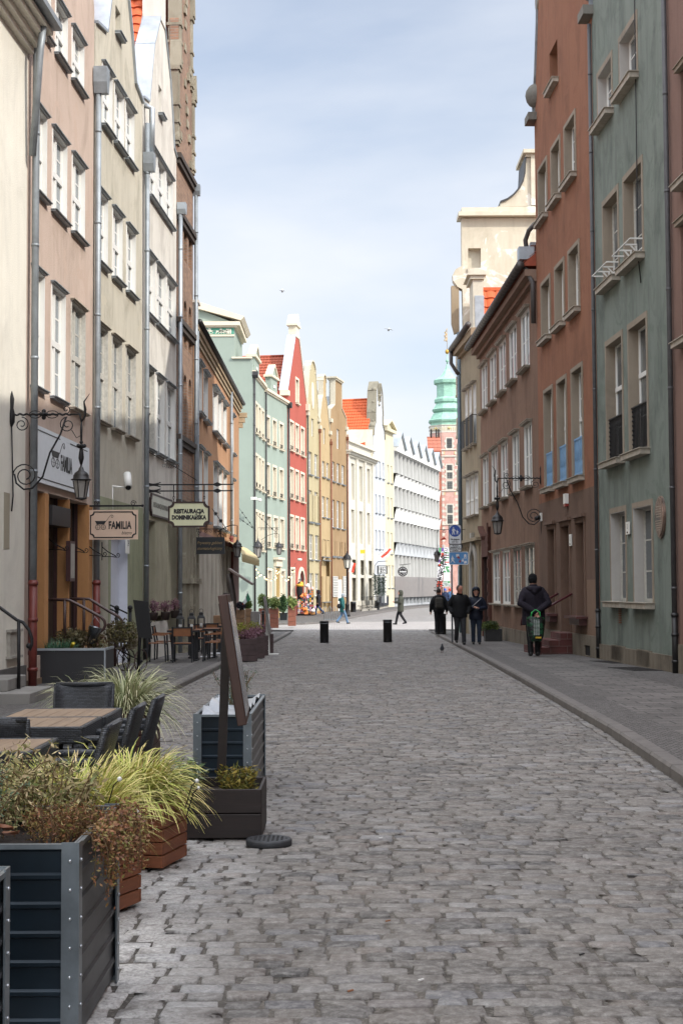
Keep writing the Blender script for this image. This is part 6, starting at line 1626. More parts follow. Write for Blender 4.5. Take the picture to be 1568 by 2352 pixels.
# ---------------- street lamp posts ----------------
def lamp_post(label,px,ytop,ybot,up=.1):
    g=G(px,ybot,up);H_=atY(px,ytop,g.y).z-g.z
    o=thing('street_lamp',label,'street lamp',g,0,'black lamp posts on the far pavement');mb=MB()
    mb.lathe([(.2,0),(.2,.12),(.14,.2),(.14,.75),(.17,.8),(.1,.9),(.085,1.0),(.07,1.05),(.055,H_-1.0),(.08,H_-.95),(.04,H_-.85)],10);mb.obj('post',irond,o,world=False)
    b,g_=lantern('a',1.45);hd=b.obj('lamp_head',irond,o,world=False);hd.location=(0,0,H_-.28)
    g_.obj('lamp_glass',simple('lamp_glass_pale','#c7c4ba',.3),hd,world=False);return o
lamp_post('black lamp post in front of the ochre house',797.5,1271,1416)
lamp_post('black lamp post beside the round black club sign',918,1284,1392)
lamp_post('slim black lamp post before the striped banners',1015,1296,1385,0)
# ---------------- string lights ----------------
bulb=simple('warm_bulb','#ffdca0',.4,emit=2.0)
o=thing('string_lights','festoon of small warm bulbs sagging in front of the green house ground floor','string lights',atY(587,1303,82))
mb=MB();mw_=MB();rg=random.Random(9)
runs=[[(587,1303),(597,1318),(612,1328),(628,1332),(640,1318)],[(587,1325),(600,1318),(612,1325)],[(612,1302),(640,1310),(655,1330),(668,1318),(679,1293)],[(640,1310),(628,1328)],[(655,1333),(668,1325),(679,1303)]]
for rn in runs:
    P=[atY(x,y,82) for x,y in rn];mw_.tube(P,.008,4)
    for a,b in zip(P,P[1:]):
        n=max(2,int((b-a).length/.24))
        for k in range(n):
            c=a+(b-a)*(k+rg.random()*.6)/n;mb.ball(c-Z_*.08,.042,6)
mw_.obj('cable',irond,o);bo=mb.obj('bulbs',bulb,o);bo['kind']='stuff'
# ---------------- cameras on walls ----------------
wp=simple('white_plastic','#d9d7d0',.4,var=.08)
u,z=L2.uv(258,1122);o=thing('security_camera','white bullet security camera above the cream FAMILIA sign','camera',L2.P(u,z,0));mb=MB()
p=L2.P(u,z,0);mb.tube([p+Z_*-.6,p+Z_*.05,p+Vector((.0,0,.05)),p+Vector((.28,0,.02))],.022,6);mb.obj('arm',wp,o)
mb=MB();c=p+Vector((.3,0,.12));mb.tube([c+Vector((-.0,.1,.2)),c+Vector((.06,-.12,-.1))],.085,10);cb=mb.obj('housing',wp,o);mb=MB();mb.tube([c+Vector((.055,-.1,-.085)),c+Vector((.065,-.14,-.12))],.06,10);mb.obj('lens',irond,cb)
o=thing('security_camera','white dome camera on the near downpipe of the pale green house','camera',atY(584,1147,84.8));mb=MB();c=atY(584,1147,84.8);mb.box(c.x-.2,c.x+.15,c.y-.1,c.y+.1,c.z-.02,c.z+.14);mb.tube([c+X*.1,c+X*.3],.04,6);mb.obj('housing',wp,o);mb=MB();mb.ball(c+Vector((.33,0,-.05)),.11,10);mb.obj('dome',wp,o)
o=thing('security_camera','small white camera beside the arched door of the red house','camera',atY(688,1285,99));mb=MB();c=atY(688,1285,99);mb.tube([c+X*-.15,c+X*.15-Z_*.03],.08,8);mb.obj('housing',wp,o)
# four little wrought hooks
for k,(x,y) in enumerate(((380,640),(540,660),(690,690),(800,700))):
    px,py=cC(x,y);Zk=26+k*1.2;c=atY(px,py,Zk);o=thing('iron_hook',['','','',''][k] or 'small twisted iron flag hook, %s of four at head height by the orange piers'%['nearest','second','third','farthest'][k],'hook',c,0,'row of wrought hooks');mb=MB()
    mb.tube([c+Z_*.2,c-Z_*.18],.01,5);mb.tube([c-Z_*.1,c+X*.2-Z_*.1,c+X*.32-Z_*.12],.009,5);mb.tube([c+Z_*.1+X*.0,c+X*.12,c+X*.3-Z_*.1],.011,5);scroll(mb,c+X*.33-Z_*.07,.05,-PI/2,PI*1.5,X,Z_,.008,10);mb.obj('iron',irond,o)
# menu box on the pier
u,z=L1.uv(*cC(533,765));o=thing('menu_box','dark red framed menu box on the orange brown pier','menu box',L1.P(u,z,0));mb=MB();L1.box(mb,u-.25,u+.15,z-.4,z+.35,.02,.1);b=mb.obj('case',simple('maroon','#40211f',.5),o);mb=MB();L1.box(mb,u-.2,u+.1,z-.34,z+.3,.1,.104);mb.obj('menu_sheet',simple('paper_grey','#9a958c',.5),b)
u,z=L2.uv(*cC(985,645));o=thing('house_number_plate','white plate with number 24 beside the white door','house number',L2.P(u,z,0));mb=MB();L2.box(mb,u-.14,u+.14,z-.2,z+.2,.02,.06);b=mb.obj('plate',wp,o);mb=MB();add_text(mb,'24',L2.P(u,z+.03,.066),L2.t,Z_,.2,sx=.6);mb.obj('digits',simple('plate_brown','#4b3d38'),b)
# electric cabinet and letter-box like panel
u,z=L0.uv(28,1480);o=thing('meter_box','grey metal meter box on the cream wall above the dark plinth','meter box',L0.P(u,z,0));mb=MB();L0.box(mb,u-.32,u+.28,z-.2,z+.22,0,.06);L0.box(mb,u-.36,u+.32,z-.22,z-.18,0,.09);L0.box(mb,u-.36,u+.32,z+.2,z+.24,0,.09);mb.obj('cabinet',simple('grey_metal_box','#9c978d',.55,var=.35,vs=9),o)
# ---------------- foreground: planters, plants, furniture ----------------
steel=simple('galvanised','#7f878c',.35,.7,var=.3,vs=8)
navy=simple('navy_sheet','#1a2731',.38,.4,var=.6,vs=3)
greys=simple('grey_sheet','#47494b',.42,.3,var=.65,vs=3,scale=(1,1,2.5))
soil=simple('potting_soil','#2b211b',.95,var=.4,vs=20,bump=.03,bs=30)
def metal_bed(label,x0,x1,y0,y1,h,group='metal raised beds'):
    cx,cy=(x0+x1)/2,(y0+y1)/2;g=gz(cy);o=thing('metal_planter',label,'planter',(cx,cy,g),0,group)
    w=(x1-x0)/2;d=(y1-y0)/2
    def ribs(mb,horizontal_x,sgn):
        n=7;p=h/n
        prof=[]
        for k in range(n):
            z=.02+k*p;prof+=[(z,0),(z+p*.58,0),(z+p*.66,.016),(z+p*.78,.016),(z+p*.86,.0)]
        prof.append((h,0))
        vs=[]
        for z,dd in prof:
            if horizontal_x:vs+=[(-w,sgn*(d-.004+dd*.6),z),(w,sgn*(d-.004+dd*.6),z)]
            else:vs+=[(sgn*(w-.004+dd*.6),-d,z),(sgn*(w-.004+dd*.6),d,z)]
        mb.add(vs,[(2*i,2*i+1,2*i+3,2*i+2) for i in range(len(prof)-1)])
    for q_ in(-1,1):
        mb=MB();ribs(mb,True,q_);mb.obj('end_panel',navy,o,world=False);mb=MB();ribs(mb,False,q_);mb.obj('side_panel',greys,o,world=False)
    for sx in(-1,1):
        for sy in(-1,1):
            mb=MB();mb.box(sx*w-.008*(sx<0)-.0,sx*w+.008*(sx>0)+.0,sy*d-(.055 if sy>0 else -.0),sy*d+(.055 if sy<0 else 0),0,h+.01)
            mb.v=[];mb.f=[];mb.sm=[]
            x=sx*(w+.014);y=sy*(d+.014)
            mb.box(min(x,x-sx*.006),max(x,x-sx*.006),min(y,y-sy*.06),max(y,y-sy*.06),0,h+.012)
            mb.box(min(x-sx*.006,x-sx*.06),max(x-sx*.006,x-sx*.06),min(y,y-sy*.006),max(y,y-sy*.006),0,h+.012)
            p=mb.obj('corner_post',steel,o,world=False);m2=MB()
            for k in range(7):
                z=.05+k*(h-.1)/6
                m2.ball((x-sx*.03,y+sy*.002,z),.006,6);m2.ball((x+sx*.002,y-sy*.03,z),.006,6)
            m2.obj('rivets',simple('bright_steel','#b9bdc0',.3,.8),p,world=False)
    mb=MB();mb.box(-w+.02,w-.02,-d+.02,d-.02,.05,h-.06);mb.obj('soil',soil,o,world=False)
    mb=MB()
    for y in(-d,d):mb.box(-w,w,y-.012,y+.012,h-.01,h+.006)
    for x in(-w,w):mb.box(x-.012,x+.012,-d,d,h-.011,h+.005)
    mb.obj('rim',steel,o,world=False)
    return o
metal_bed('big navy corrugated metal raised bed full of withered plants, near left corner',-1.95,-.905,4.87,5.72,.68)
metal_bed('nearest corrugated metal raised bed, cut off by the left edge',-2.1,-1.03,3.45,4.38,.68)
metal_bed('narrow corrugated metal raised bed with plastic lining behind the dark wooden box',-1.07,-.675,10.4,12.3,.68)
# plastic liner in that bed
o=thing('plastic_liner','crumpled white plastic liner in the narrow metal bed','liner',(-.87,11.3,gz(11)+.66));mb=MB();rg=random.Random(3);n=14
vs=[];
for i in range(n):
    for j in range(5):vs.append((-.17+.34*j/4,-.85+1.7*i/(n-1),rg.uniform(-.05,.03)+(.04 if j in(0,4) else 0)))
mb.add(vs,[(i*5+j,i*5+j+1,(i+1)*5+j+1,(i+1)*5+j) for i in range(n-1) for j in range(4)],True);mb.obj('sheet',simple('liner_plastic','#b6babf',.25,var=.2),o,world=False)
def wood_box(label,cx,cy,w,d,h,mat,rz=0,rows=4,group='wooden planters',base=None,post=True):
    g=gz(cy) if base is None else base;o=thing('wooden_planter',label,'planter',(cx,cy,g),rz,group);w/=2;d/=2
    for (nx,ny) in ((0,-1),(0,1),(1,0),(-1,0)):
        mb=MB();p=h/rows
        for k in range(rows):
            z0=.02+k*p;z1=z0+p-.006
            if nx==0:mb.bbox(-w,w,min(ny*d,ny*d-ny*.022),max(ny*d,ny*d-ny*.022),z0,z1,.004)
            else:mb.bbox(min(nx*w,nx*w-nx*.022),max(nx*w,nx*w-nx*.022),-d+.023,d-.023,z0,z1,.004)
        mb.obj('side_boards',mat,o,world=False)
    mb=MB();mb.box(-w+.024,w-.024,-d+.024,d-.024,.04,h-.05);mb.obj('soil',soil,o,world=False)
    return o
rust=wood('orange_brown_wood','#8f5638',.55,(1,1,9),.6);darkw=wood('dark_brown_wood','#271c18',.6,(1,6,9),.55,vs=2);midw=wood('weathered_brown_wood','#4a2c20',.6,(1,1,9),.5)
wood_box('orange brown slatted wooden planter under yellow grass beside the big metal bed',-1.27,7.0,.42,.42,.42,rust,R(-22),6)
wood_box('orange brown wooden planter under arching yellow grass, farther of the pair',-1.2,8.25,.5,.4,.36,rust,R(-14),5)
wood_box('dark stained wooden box holding the menu board post',-.79,9.3,.56,.6,.31,darkw,0,2)
wood_box('brown wooden planter under pale grass behind the black wicker chairs',-1.93,12.9,.5,.6,.52,midw,0,5)
wood_box('brown wooden planter under the smaller pale grass tuft',-2.5,13.6,.45,.5,.5,midw,0,5)
# ---- grass tufts
def grassmat(name,c1,c2,c3):
    n=NT(name);at=n.n('ShaderNodeAttribute',attribute_name='tone');sp=n.n('ShaderNodeSeparateColor');n.l(at.outputs['Color'],sp.inputs[0])
    c=n.ramp(sp.outputs[0],[(0,hx(c1)),(.45,hx(c2)),(1,hx(c3))]);n.l(c,n.b.inputs['Base Color']);n.b.inputs['Roughness'].default_value=.55
    n.b.inputs['Specular IOR Level'].default_value=.3
    return n.m
def tuft(name,label,c,n,Lr,mat,lean=1.0,wid=.007,spread=.12,droop=1.0,group='ornamental grasses',seed=1,up=.6,cat='grass clump'):
    rg=random.Random(seed);vs=[];fs=[];tn=[]
    for b in range(n):
        a=rg.uniform(0,2*PI);r0=spread*math.sqrt(rg.random());p=Vector((r0*math.cos(a),r0*math.sin(a),0))
        a2=a+rg.gauss(0,.5);L=rg.uniform(*Lr);tilt=min(1.35,abs(rg.gauss(.0,.55))*lean+.08)
        d=Vector((math.cos(a2)*math.sin(tilt),math.sin(a2)*math.sin(tilt),math.cos(tilt)*1.0))
        side=Vector((-math.sin(a2+rg.gauss(0,.5)),math.cos(a2+rg.gauss(0,.5)),rg.gauss(0,.25))).normalized()
        m=7;w=wid*rg.uniform(.7,1.3);b0=len(vs);t=min(1,max(0,rg.gauss(.5,.28)))
        for k in range(m):
            q=k/(m-1);ww=w*(1-.85*q**1.6)
            vs.append(p+side*ww);vs.append(p-side*ww);tn+=[(min(1,t+.25*q**3),0,0,1)]*2
            p=p+d*(L/(m-1));d=(d+Vector((math.cos(a2)*.05,math.sin(a2)*.05,-.33*droop*rg.uniform(.6,1.3)*(.4+q)))).normalized()
        for k in range(m-1):fs.append((b0+2*k,b0+2*k+1,b0+2*k+3,b0+2*k+2))
    me=bpy.data.meshes.new(name);me.from_pydata([tuple(v) for v in vs],[],fs);ca=me.color_attributes.new('tone','FLOAT_COLOR','POINT');ca.data.foreach_set('color',[x for t in tn for x in t]);me.materials.append(mat)
    me.polygons.foreach_set('use_smooth',[True]*len(fs))
    o=bpy.data.objects.new(name,me);COL.objects.link(o);o.location=c;tag(o,label,cat,group);return o
yg=grassmat('yellow_grass','#76893a','#b5b95c','#dac58c');pg=grassmat('pale_grass','#5d6b40','#9aa078','#c9c3a2');bg_=grassmat('blue_grass','#2c4630','#3f6347','#5b8063')
tuft('ornamental_grass','bright yellow-green grass clump spilling over the slatted box by the metal bed',(-1.31,6.9,gz(7)+.4),1300,(.26,.44),yg,1.05,.0062,.2,1.0,seed=1)
tuft('ornamental_grass','arching yellow grass clump drooping onto the cobbles in front of the dark box',(-1.21,8.2,gz(8)+.35),1200,(.26,.45),yg,1.3,.006,.17,1.45,seed=2)
tuft('ornamental_grass','pale striped grass clump behind the wicker chairs, the wider one',(-1.93,12.8,gz(13)+.5),800,(.4,.62),pg,1.45,.006,.14,1.5,seed=3)
tuft('ornamental_grass','pale striped grass clump behind the wicker chairs, the smaller left one',(-2.45,13.5,gz(13)+.48),420,(.28,.44),pg,1.4,.006,.12,1.5,seed=4)
# ---- withered plants in the big bed
def dryplant(label,c,kind,seed,n=60,h=.35,sp=.2,cols=None,group='withered plants in the metal bed'):
    rg=random.Random(seed);o=thing('withered_plant',label,'plant',c,0,group);st=MB();vs=[];fs=[];tn=[]
    for b in range(n):
        a=rg.uniform(0,2*PI);r0=sp*math.sqrt(rg.random());p=Vector((r0*math.cos(a),r0*math.sin(a),0));L=h*rg.uniform(.55,1.1)
        d=Vector((math.cos(a)*.35*rg.random(),math.sin(a)*.35*rg.random(),1)).normalized();pts=[p.copy()];m=6
        for k in range(m):
            p=p+d*(L/m);d=(d+Vector((rg.gauss(0,.16),rg.gauss(0,.16),(-.5 if (k>3 and kind=='nod') else rg.gauss(0,.08))))).normalized();pts.append(p.copy())
            nl={'nod':9,'leaf':6,'tiny':9}[kind]
            for q in range(nl):
                s={'nod':.013,'leaf':.02,'tiny':.007}[kind]*rg.uniform(.6,1.4);u=Vector((rg.gauss(0,1),rg.gauss(0,1),rg.gauss(-.3,.7))).normalized();v=u.orthogonal().normalized()
                v=(v*math.cos(rg.random()*6)+u.cross(v)*math.sin(rg.random()*6));b0=len(vs);c0=p+Vector((rg.gauss(0,.012),rg.gauss(0,.012),rg.gauss(0,.012)))
                vs+=[c0,c0+u*s+v*s*.34,c0+u*s*2.4,c0+u*s-v*s*.34];t=rg.random();tn+=[(t,0,0,1)]*4;fs.append((b0,b0+1,b0+2,b0+3))
        st.tube(pts,.0022,4,False)
    st.obj('stems',simple('dry_stem','#6b5338',.8,var=.3),o,world=False)
    me=bpy.data.meshes.new('leaves');me.from_pydata([tuple(v) for v in vs],[],fs);ca=me.color_attributes.new('tone','FLOAT_COLOR','POINT');ca.data.foreach_set('color',[x for t in tn for x in t]);me.materials.append(cols)
    l=bpy.data.objects.new('leaves',me);COL.objects.link(l);l.parent=o;return o
dm=grassmat('dry_leaves','#5d6a3a','#9a9163','#c9b48e');dm2=grassmat('rusty_leaves','#55382a','#87593b','#77763f');dm3=grassmat('green_leaves','#3f5a30','#6b8444','#a09766')
zt=gz(5.3)+.63
dryplant('tall nodding dry brown stems in the big metal bed, back row',(-1.42,5.5,zt),'nod',11,70,.31,.28,dm)
dryplant('olive green drooping leafy plant at the left of the big metal bed',(-1.72,5.15,zt-.02),'nod',12,50,.24,.2,dm3)
dryplant('grey-green feathery lavender tuft in the middle of the metal bed',(-1.36,5.2,zt),'tiny',13,60,.26,.07,grassmat('lavender','#3f5240','#5f7a5f','#86997b'))
dryplant('rust brown trailing plant spilling over the right rim of the metal bed',(-1.03,5.3,zt+.0),'tiny',14,60,.12,.13,dm2)
dryplant('second dry stem plant near the yellow grass in the metal bed',(-1.12,5.62,zt),'nod',15,30,.24,.13,dm)
# hanging part of the trailing plant
rg=random.Random(21);vs=[];fs=[];tn=[];mbs=MB()
for b in range(70):
    x=rg.gauss(-.9,.03);y=rg.uniform(5.0,5.72);p=Vector((x,y,zt+.06));L=rg.uniform(.05,.26);pts=[p.copy()];d=Vector((rg.uniform(.3,.8),rg.gauss(0,.3),.1))
    for k in range(7):
        p=p+d.normalized()*L/6;d=d+Vector((-.12,0,-.5));p.x=max(p.x,-.885);pts.append(p.copy())
        for q in range(6):
            s=rg.uniform(.005,.011);u=Vector((rg.gauss(0,1),rg.gauss(0,1),rg.gauss(0,1))).normalized();v=u.orthogonal().normalized();b0=len(vs);c0=p+Vector((abs(rg.gauss(0,.015)),rg.gauss(0,.02),rg.gauss(0,.015)))
            vs+=[c0,c0+u*s+v*s*.5,c0+u*s*2,c0+u*s-v*s*.5];t=rg.random();tn+=[(t,0,0,1)]*4;fs.append((b0,b0+1,b0+2,b0+3))
    mbs.tube(pts,.0018,4,False)
o=thing('trailing_plant','curtain of tiny rust coloured leaves hanging down the side of the metal bed','plant',(-.9,5.3,zt));mbs.obj('stems',simple('dry_stem','#6b5338'),o)
me=bpy.data.meshes.new('leaves');me.from_pydata([(v[0]+.9,v[1]-5.3,v[2]-zt) for v in vs],[],fs);ca=me.color_attributes.new('tone','FLOAT_COLOR','POINT');ca.data.foreach_set('color',[x for t in tn for x in t]);me.materials.append(dm2)
l=bpy.data.objects.new('leaves',me);COL.objects.link(l);l.parent=o
# big dead leaves and snow on the soil
o=thing('dead_leaves','curled orange-brown dead leaves on the soil of the metal bed','leaves',(-1.35,5.05,zt));mb=MB();rg=random.Random(5)
for k in range(16):
    c=Vector((rg.gauss(.05,.13),rg.gauss(-.02,.05),.02+rg.random()*.06));a=rg.uniform(0,6.28);w=rg.uniform(.02,.035);l_=rg.uniform(.05,.08);u=Vector((math.cos(a),math.sin(a),rg.gauss(.2,.4))).normalized();v=u.cross(Z_).normalized();n_=u.cross(v)
    vs=[]
    for i in range(6):
        q=i/5;ww=w*math.sin(PI*min(.97,q+.06));base_=c+u*l_*q-n_*(q*q*.02)
        vs+=[base_+v*ww+n_*-.012,base_,base_-v*ww+n_*-.012]
    mb.add(vs,[(3*i+j,3*i+j+1,3*i+j+4,3*i+j+3) for i in range(5) for j in(0,1)],True)
mb.obj('leaf_litter',simple('dead_leaf','#6b3f22',.6,var=.5,vs=12),o,world=False)['kind']='stuff'
mb=MB();rg=random.Random(6)
for k in range(26):
    c=(rg.gauss(-1.42,.22),5.02+rg.gauss(0,.05),zt+.0);mb.lathe([(.03,0),(.025,.015),(.01,.022)],7,c,ex=rg.uniform(.5,1.2),ey=rg.uniform(.4,1))
tag(mb.obj('snow_remnants',simple('old_snow','#dcdcdf',.8,var=.1)),'last white snow crumbs on the soil of the metal bed','snow',kind='stuff')
# solar bud lights stuck into the grass
for k,(px,py,Y) in enumerate(((274.6,1790,6.6),(452,1794,7.9),(317,1863,6.3),(456,1810,7.8))):
    c=atY(px,py,Y);o=thing('solar_light','small white ball garden light among the yellow grass, %s'%['upper left one','right one by the dark box','lowest one','right one just below its neighbour'][k],'garden light',c,0,'ball lights in the grass');mb=MB();mb.ball(c,.012 if k in(0,1) else .009,8);mb.obj('ball',wp,o);mb=MB();mb.tube([c,c+Vector((-.03,.02,-.03)),c+Vector((-.07,.04,-.16))],.003,5);mb.obj('stake',irond,o)
# small plants in the dark box and narrow bed
dryplant('small variegated shrub at the left of the dark wooden box',(-1.0,9.25,gz(9)+.27),'leaf',31,26,.2,.06,grassmat('variegated','#465a3c','#6f8560','#b5bd9a'),group='small plants in the dark box')
dryplant('sprawling yellow-edged plant at the right of the dark wooden box',(-.66,9.2,gz(9)+.26),'leaf',32,28,.17,.1,grassmat('euonymus','#3b3f22','#6b6a2f','#a58f45'),group='small plants in the dark box')
dryplant('rosemary bush standing up from the narrow metal bed',(-.86,11.6,gz(11)+.6),'tiny',33,40,.36,.06,grassmat('rosemary','#223524','#35503a','#4f6b4c'),group='small plants in the dark box')
# rubber disc
g=G(617.5,1942);o=thing('rubber_base','round black rubber weight with a pattern of dimples lying on the cobbles','weight',g);mb=MB();r_=.142
mb.lathe([(r_*.96,0),(r_,.008),(r_,.032),(r_*.95,.042),(r_*.9,.042)],32);d_=mb.obj('disc',simple('worn_rubber','#2f3033',.6,var=.35,vs=25,bump=.003,bs=60),o,world=False)
mb=MB()
for i in range(-4,5):
    for j in range(-4,5):
        if i*i+j*j<17:mb.lathe([(.008,.0415),(.007,.0445),(.001,.0455)],8,(i*.027,j*.027,0))
m_=mb.obj('dimples',simple('rubber_dark','#1f2022',.6),d_,world=False)
# ---- menu board on the leaning post
o=thing('menu_board','tall brown leaning menu board on a dark post, seen edge-on above the cobbles','menu board',(-.8,9.3,gz(9)+.3))
mb=MB();b0=atY(508,1775,9.35);t0=atY(523,1362,9.35);mb.bar(b0-Z_*.05,t0,.055,.05,up=(0,1,0));mb.obj('post',darkw,o)
tp=atY(516,1366,9.1);bt_=atY(560,1655,9.1);d=(bt_-tp).normalized();nx=Vector((d.z,0,-d.x));
mb=MB();M=Matrix((Vector((-nx.x,0,-nx.z)),Vector((0,1,0)),-d)).transposed().to_4x4();M=Matrix.Rotation(R(2.2),4,'Z')@M;M.translation=tp
L=(bt_-tp).length;mb.bbox(-.028,.028,-.35,.35,-L,0,.004,M=M);fr=mb.obj('frame',wood('board_wood','#43291f',.5,(6,1,1),.5),o)
mb=MB();mb.box(.029,.034,-.31,.31,-L+.05,-.05,M=M);mb.obj('menu_panel',simple('grey_glazing','#8d8d8f',.2,var=.4,vs=5),fr)
mb=MB();mb.box(-.034,-.029,-.31,.31,-L+.05,-.05,M=M);mb.obj('back_panel',simple('board_dark','#2a2320',.5),fr)
# ---- wicker furniture
def wickermat(name='wicker',c='#2c2e33'):
    n=NT(name);g=n.n('ShaderNodeTexCoord');sp=n.n('ShaderNodeSeparateXYZ');n.l(g.outputs['Object'],sp.inputs[0])
    ad=n.n('ShaderNodeMath',operation='ADD');n.l(sp.outputs[0],ad.inputs[0]);n.l(sp.outputs[1],ad.inputs[1]);cb=n.n('ShaderNodeCombineXYZ');n.l(ad.outputs[0],cb.inputs[0]);n.l(sp.outputs[2],cb.inputs[1])
    b=n.n('ShaderNodeTexBrick');n.l(cb.outputs[0],b.inputs['Vector']);b.inputs['Scale'].default_value=1;b.inputs['Brick Width'].default_value=.032;b.inputs['Row Height'].default_value=.011;b.inputs['Mortar Size'].default_value=.0022;b.inputs['Mortar Smooth'].default_value=.8
    b.inputs['Color1'].default_value=hx('#3b3e44')+(1,);b.inputs['Color2'].default_value=hx('#24262a')+(1,);b.inputs['Mortar'].default_value=hx('#0a0a0b')+(1,)
    n.l(b.outputs[0],n.b.inputs['Base Color']);n.b.inputs['Roughness'].default_value=.42;n.l(n.bump(b.outputs['Fac'],-.006),n.b.inputs['Normal']);return n.m
wk=wickermat()
def wicker_chair(label,x,y,rz,h=.84,w=.46):
    """chair faces +y locally, back at -y"""
    o=thing('wicker_chair',label,'chair',(x,y,gz(y)),rz,'black wicker chairs');w/=2
    mb=MB();n=6;m=10;vs=[]
    for s_ in (0,.028):
        for i in range(m+1):
            z=.42+(h-.42)*i/m;yy=-.22-.10*(i/m)**1.3-s_
            for j in range(n+1):
                q=j/n*2-1;vs.append((q*w*(.93+.07*i/m),yy-.035*(1-q*q)*(-1)*-1,z+(.015*(1-q*q) if i==m else 0)))
    a=(m+1)*(n+1);fs=[]
    for i in range(m):
        for j in range(n):
            k=i*(n+1)+j;fs.append((k,k+1,k+n+2,k+n+1));fs.append((a+k,a+k+n+1,a+k+n+2,a+k+1))
    for i in range(m):
        for j in(0,n):
            k=i*(n+1)+j;fs.append((k,k+n+1,a+k+n+1,a+k))
    for j in range(n):
        k=m*(n+1)+j;fs.append((k,k+1,a+k+1,a+k))
    mb.add(vs,fs,True);mb.obj('backrest',wk,o,world=False)
    mb=MB();mb.bbox(-w,w,-.24,.22,.36,.44,.012);mb.obj('seat',wk,o,world=False)
    for sx in(-1,1):
        mb=MB();x_=sx*(w-.02);mb.tube([(x_,-.28,.66),(x_,-.1,.665),(x_,.12,.655),(x_,.2,.63)],.022,8);mb.tube([(x_,.19,.64),(x_,.2,.42)],.02,8);mb.obj('armrest',wk,o,world=False)
        for sy in(-1,1):
            mb=MB();mb.tube([(x_,sy*.2-.02*(sy<0),.38),(x_*1.02,sy*.21-.05*(sy<0),0)],[.024,.019],8);mb.obj('leg',wk,o,world=False)
    mb=MB();
    for sx in(-1,1):mb.tube([(sx*w*.98,-.235,.42),(sx*w,-.29,.65),(sx*w*1.0,-.34,h)],.017,8)
    mb.tube([(sx*w,-.345,h) for sx in(-1,1)],.017,8);mb.obj('back_frame',wk,o,world=False);return o
def tabletop_mat():
    n=NT('table_wood');f=n.noise(n.obj((9,1,1)),3,6,.65);c=n.mix(n.ramp(f,[(.3,0),(.7,1)]),hx('#8f7860'),hx('#6e5a48'));n.l(c,n.b.inputs['Base Color']);n.b.inputs['Roughness'].default_value=.55;return n.m
tw_=tabletop_mat()
def wicker_table(label,x0,x1,y0,y1,h=.74):
    cx,cy=(x0+x1)/2,(y0+y1)/2;w=(x1-x0)/2;d=(y1-y0)/2;o=thing('wicker_table',label,'table',(cx,cy,gz(cy)),0,'wicker tables with wooden tops')
    mb=MB();n=7
    for k in range(n):
        a=-w+.03+(2*w-.06)*k/n;mb.box(a,a+(2*w-.06)/n-.004,-d+.03,d-.03,h-.02,h)
    mb.obj('tabletop',tw_,o,world=False)
    mb=MB()
    for sy in(-1,1):mb.bbox(-w,w,min(sy*d,sy*(d-.032)),max(sy*d,sy*(d-.032)),h-.1,h+.004,.008)
    for sx in(-1,1):mb.bbox(min(sx*w,sx*(w-.032)),max(sx*w,sx*(w-.032)),-d+.033,d-.033,h-.1,h+.003,.008)
    mb.obj('apron',wk,o,world=False)
    for sx in(-1,1):
        for sy in(-1,1):
            mb=MB();mb.bbox(min(sx*w,sx*(w-.06)),max(sx*w,sx*(w-.06)),min(sy*d,sy*(d-.06)),max(sy*d,sy*(d-.06)),0,h-.1,.008);mb.obj('leg',wk,o,world=False)
    return o
wicker_table('wicker table with planked wooden top, nearer of the joined pair behind the plants',-2.32,-1.58,8.72,9.44)
wicker_table('wicker table with wooden top, farther of the joined pair, by the chair backs',-2.28,-1.57,9.47,10.2)
wicker_table('wicker table with slatted top nearest the metal bed, partly cut by the left edge',-2.6,-1.58,7.28,7.98)
wicker_chair('black wicker chair at the far end of the joined tables, its front facing us',-2.0,10.75,PI,.86,.44)
wicker_chair('black wicker chair turned away from us between the two table groups at the left edge',-2.02,8.42,0,.84,.48)
wicker_chair('black wicker chair seen from behind on the street side of the nearer joined table',-1.62,8.98,PI/2,.84,.48)
wicker_chair('black wicker chair farther along the street side of the joined tables',-1.6,9.8,PI/2,.84,.46)
wicker_chair('black wicker chair with curved arm beside the slatted table',-1.58,7.72,PI/2,.84,.46)
wicker_chair('black wicker chair at the very left edge in front of the slatted table',-1.86,7.02,0,.84,.48)
# ---------------- bollards ----------------
bolm=simple('bollard_black','#19191a',.35,.3,var=.3)
def bollard(label,px,py,pyt,w,up=0,grp='black cylindrical bollards'):
    g=G(px,py,up);k=g.y/FL;r_=w*k/2;h=(py-pyt)*k;o=thing('bollard',label,'bollard',g,0,grp);mb=MB()
    mb.lathe([(r_*1.02,0),(r_,.03),(r_,h-.05),(r_*1.05,h-.045),(r_*1.05,h-.02),(r_*.9,h),(.01,h)],18);mb.obj('body',bolm,o,world=False)
    mb=MB();mb.lathe([(r_*1.005,h-.1),(r_*1.012,h-.09),(r_*1.005,h-.08)],18);mb.obj('collar',zincd,o,world=False);return o
bollard('black steel bollard in the roadway, left of the pair at the crossing',744.7,1477,1426.6,20)
bollard('black steel bollard in the roadway, right of the pair at the crossing',890,1475.5,1423.6,20)
bollard('wider black bollard on the right pavement behind which a man with a backpack stands',1011.8,1456.7,1410,25,.1)
bollard('short black bin-like bollard left of the railed steps, beside the lamp post',811,1406,1382,13,.1)
bollard('short black bollard in front of the railing by the black square sign',866,1401,1380,11,.1)
g=G(604,1450,.1);o=thing('bollard','slim black bollard with a ball top behind the heather boxes','bollard',g);mb=MB();mb.lathe([(.09,0),(.09,.1),(.055,.14),(.055,.78),(.08,.8),(.05,.84)],12);mb.obj('post',bolm,o,world=False);mb=MB();mb.ball((0,0,.9),.075,10);mb.obj('ball',bolm,o,world=False)
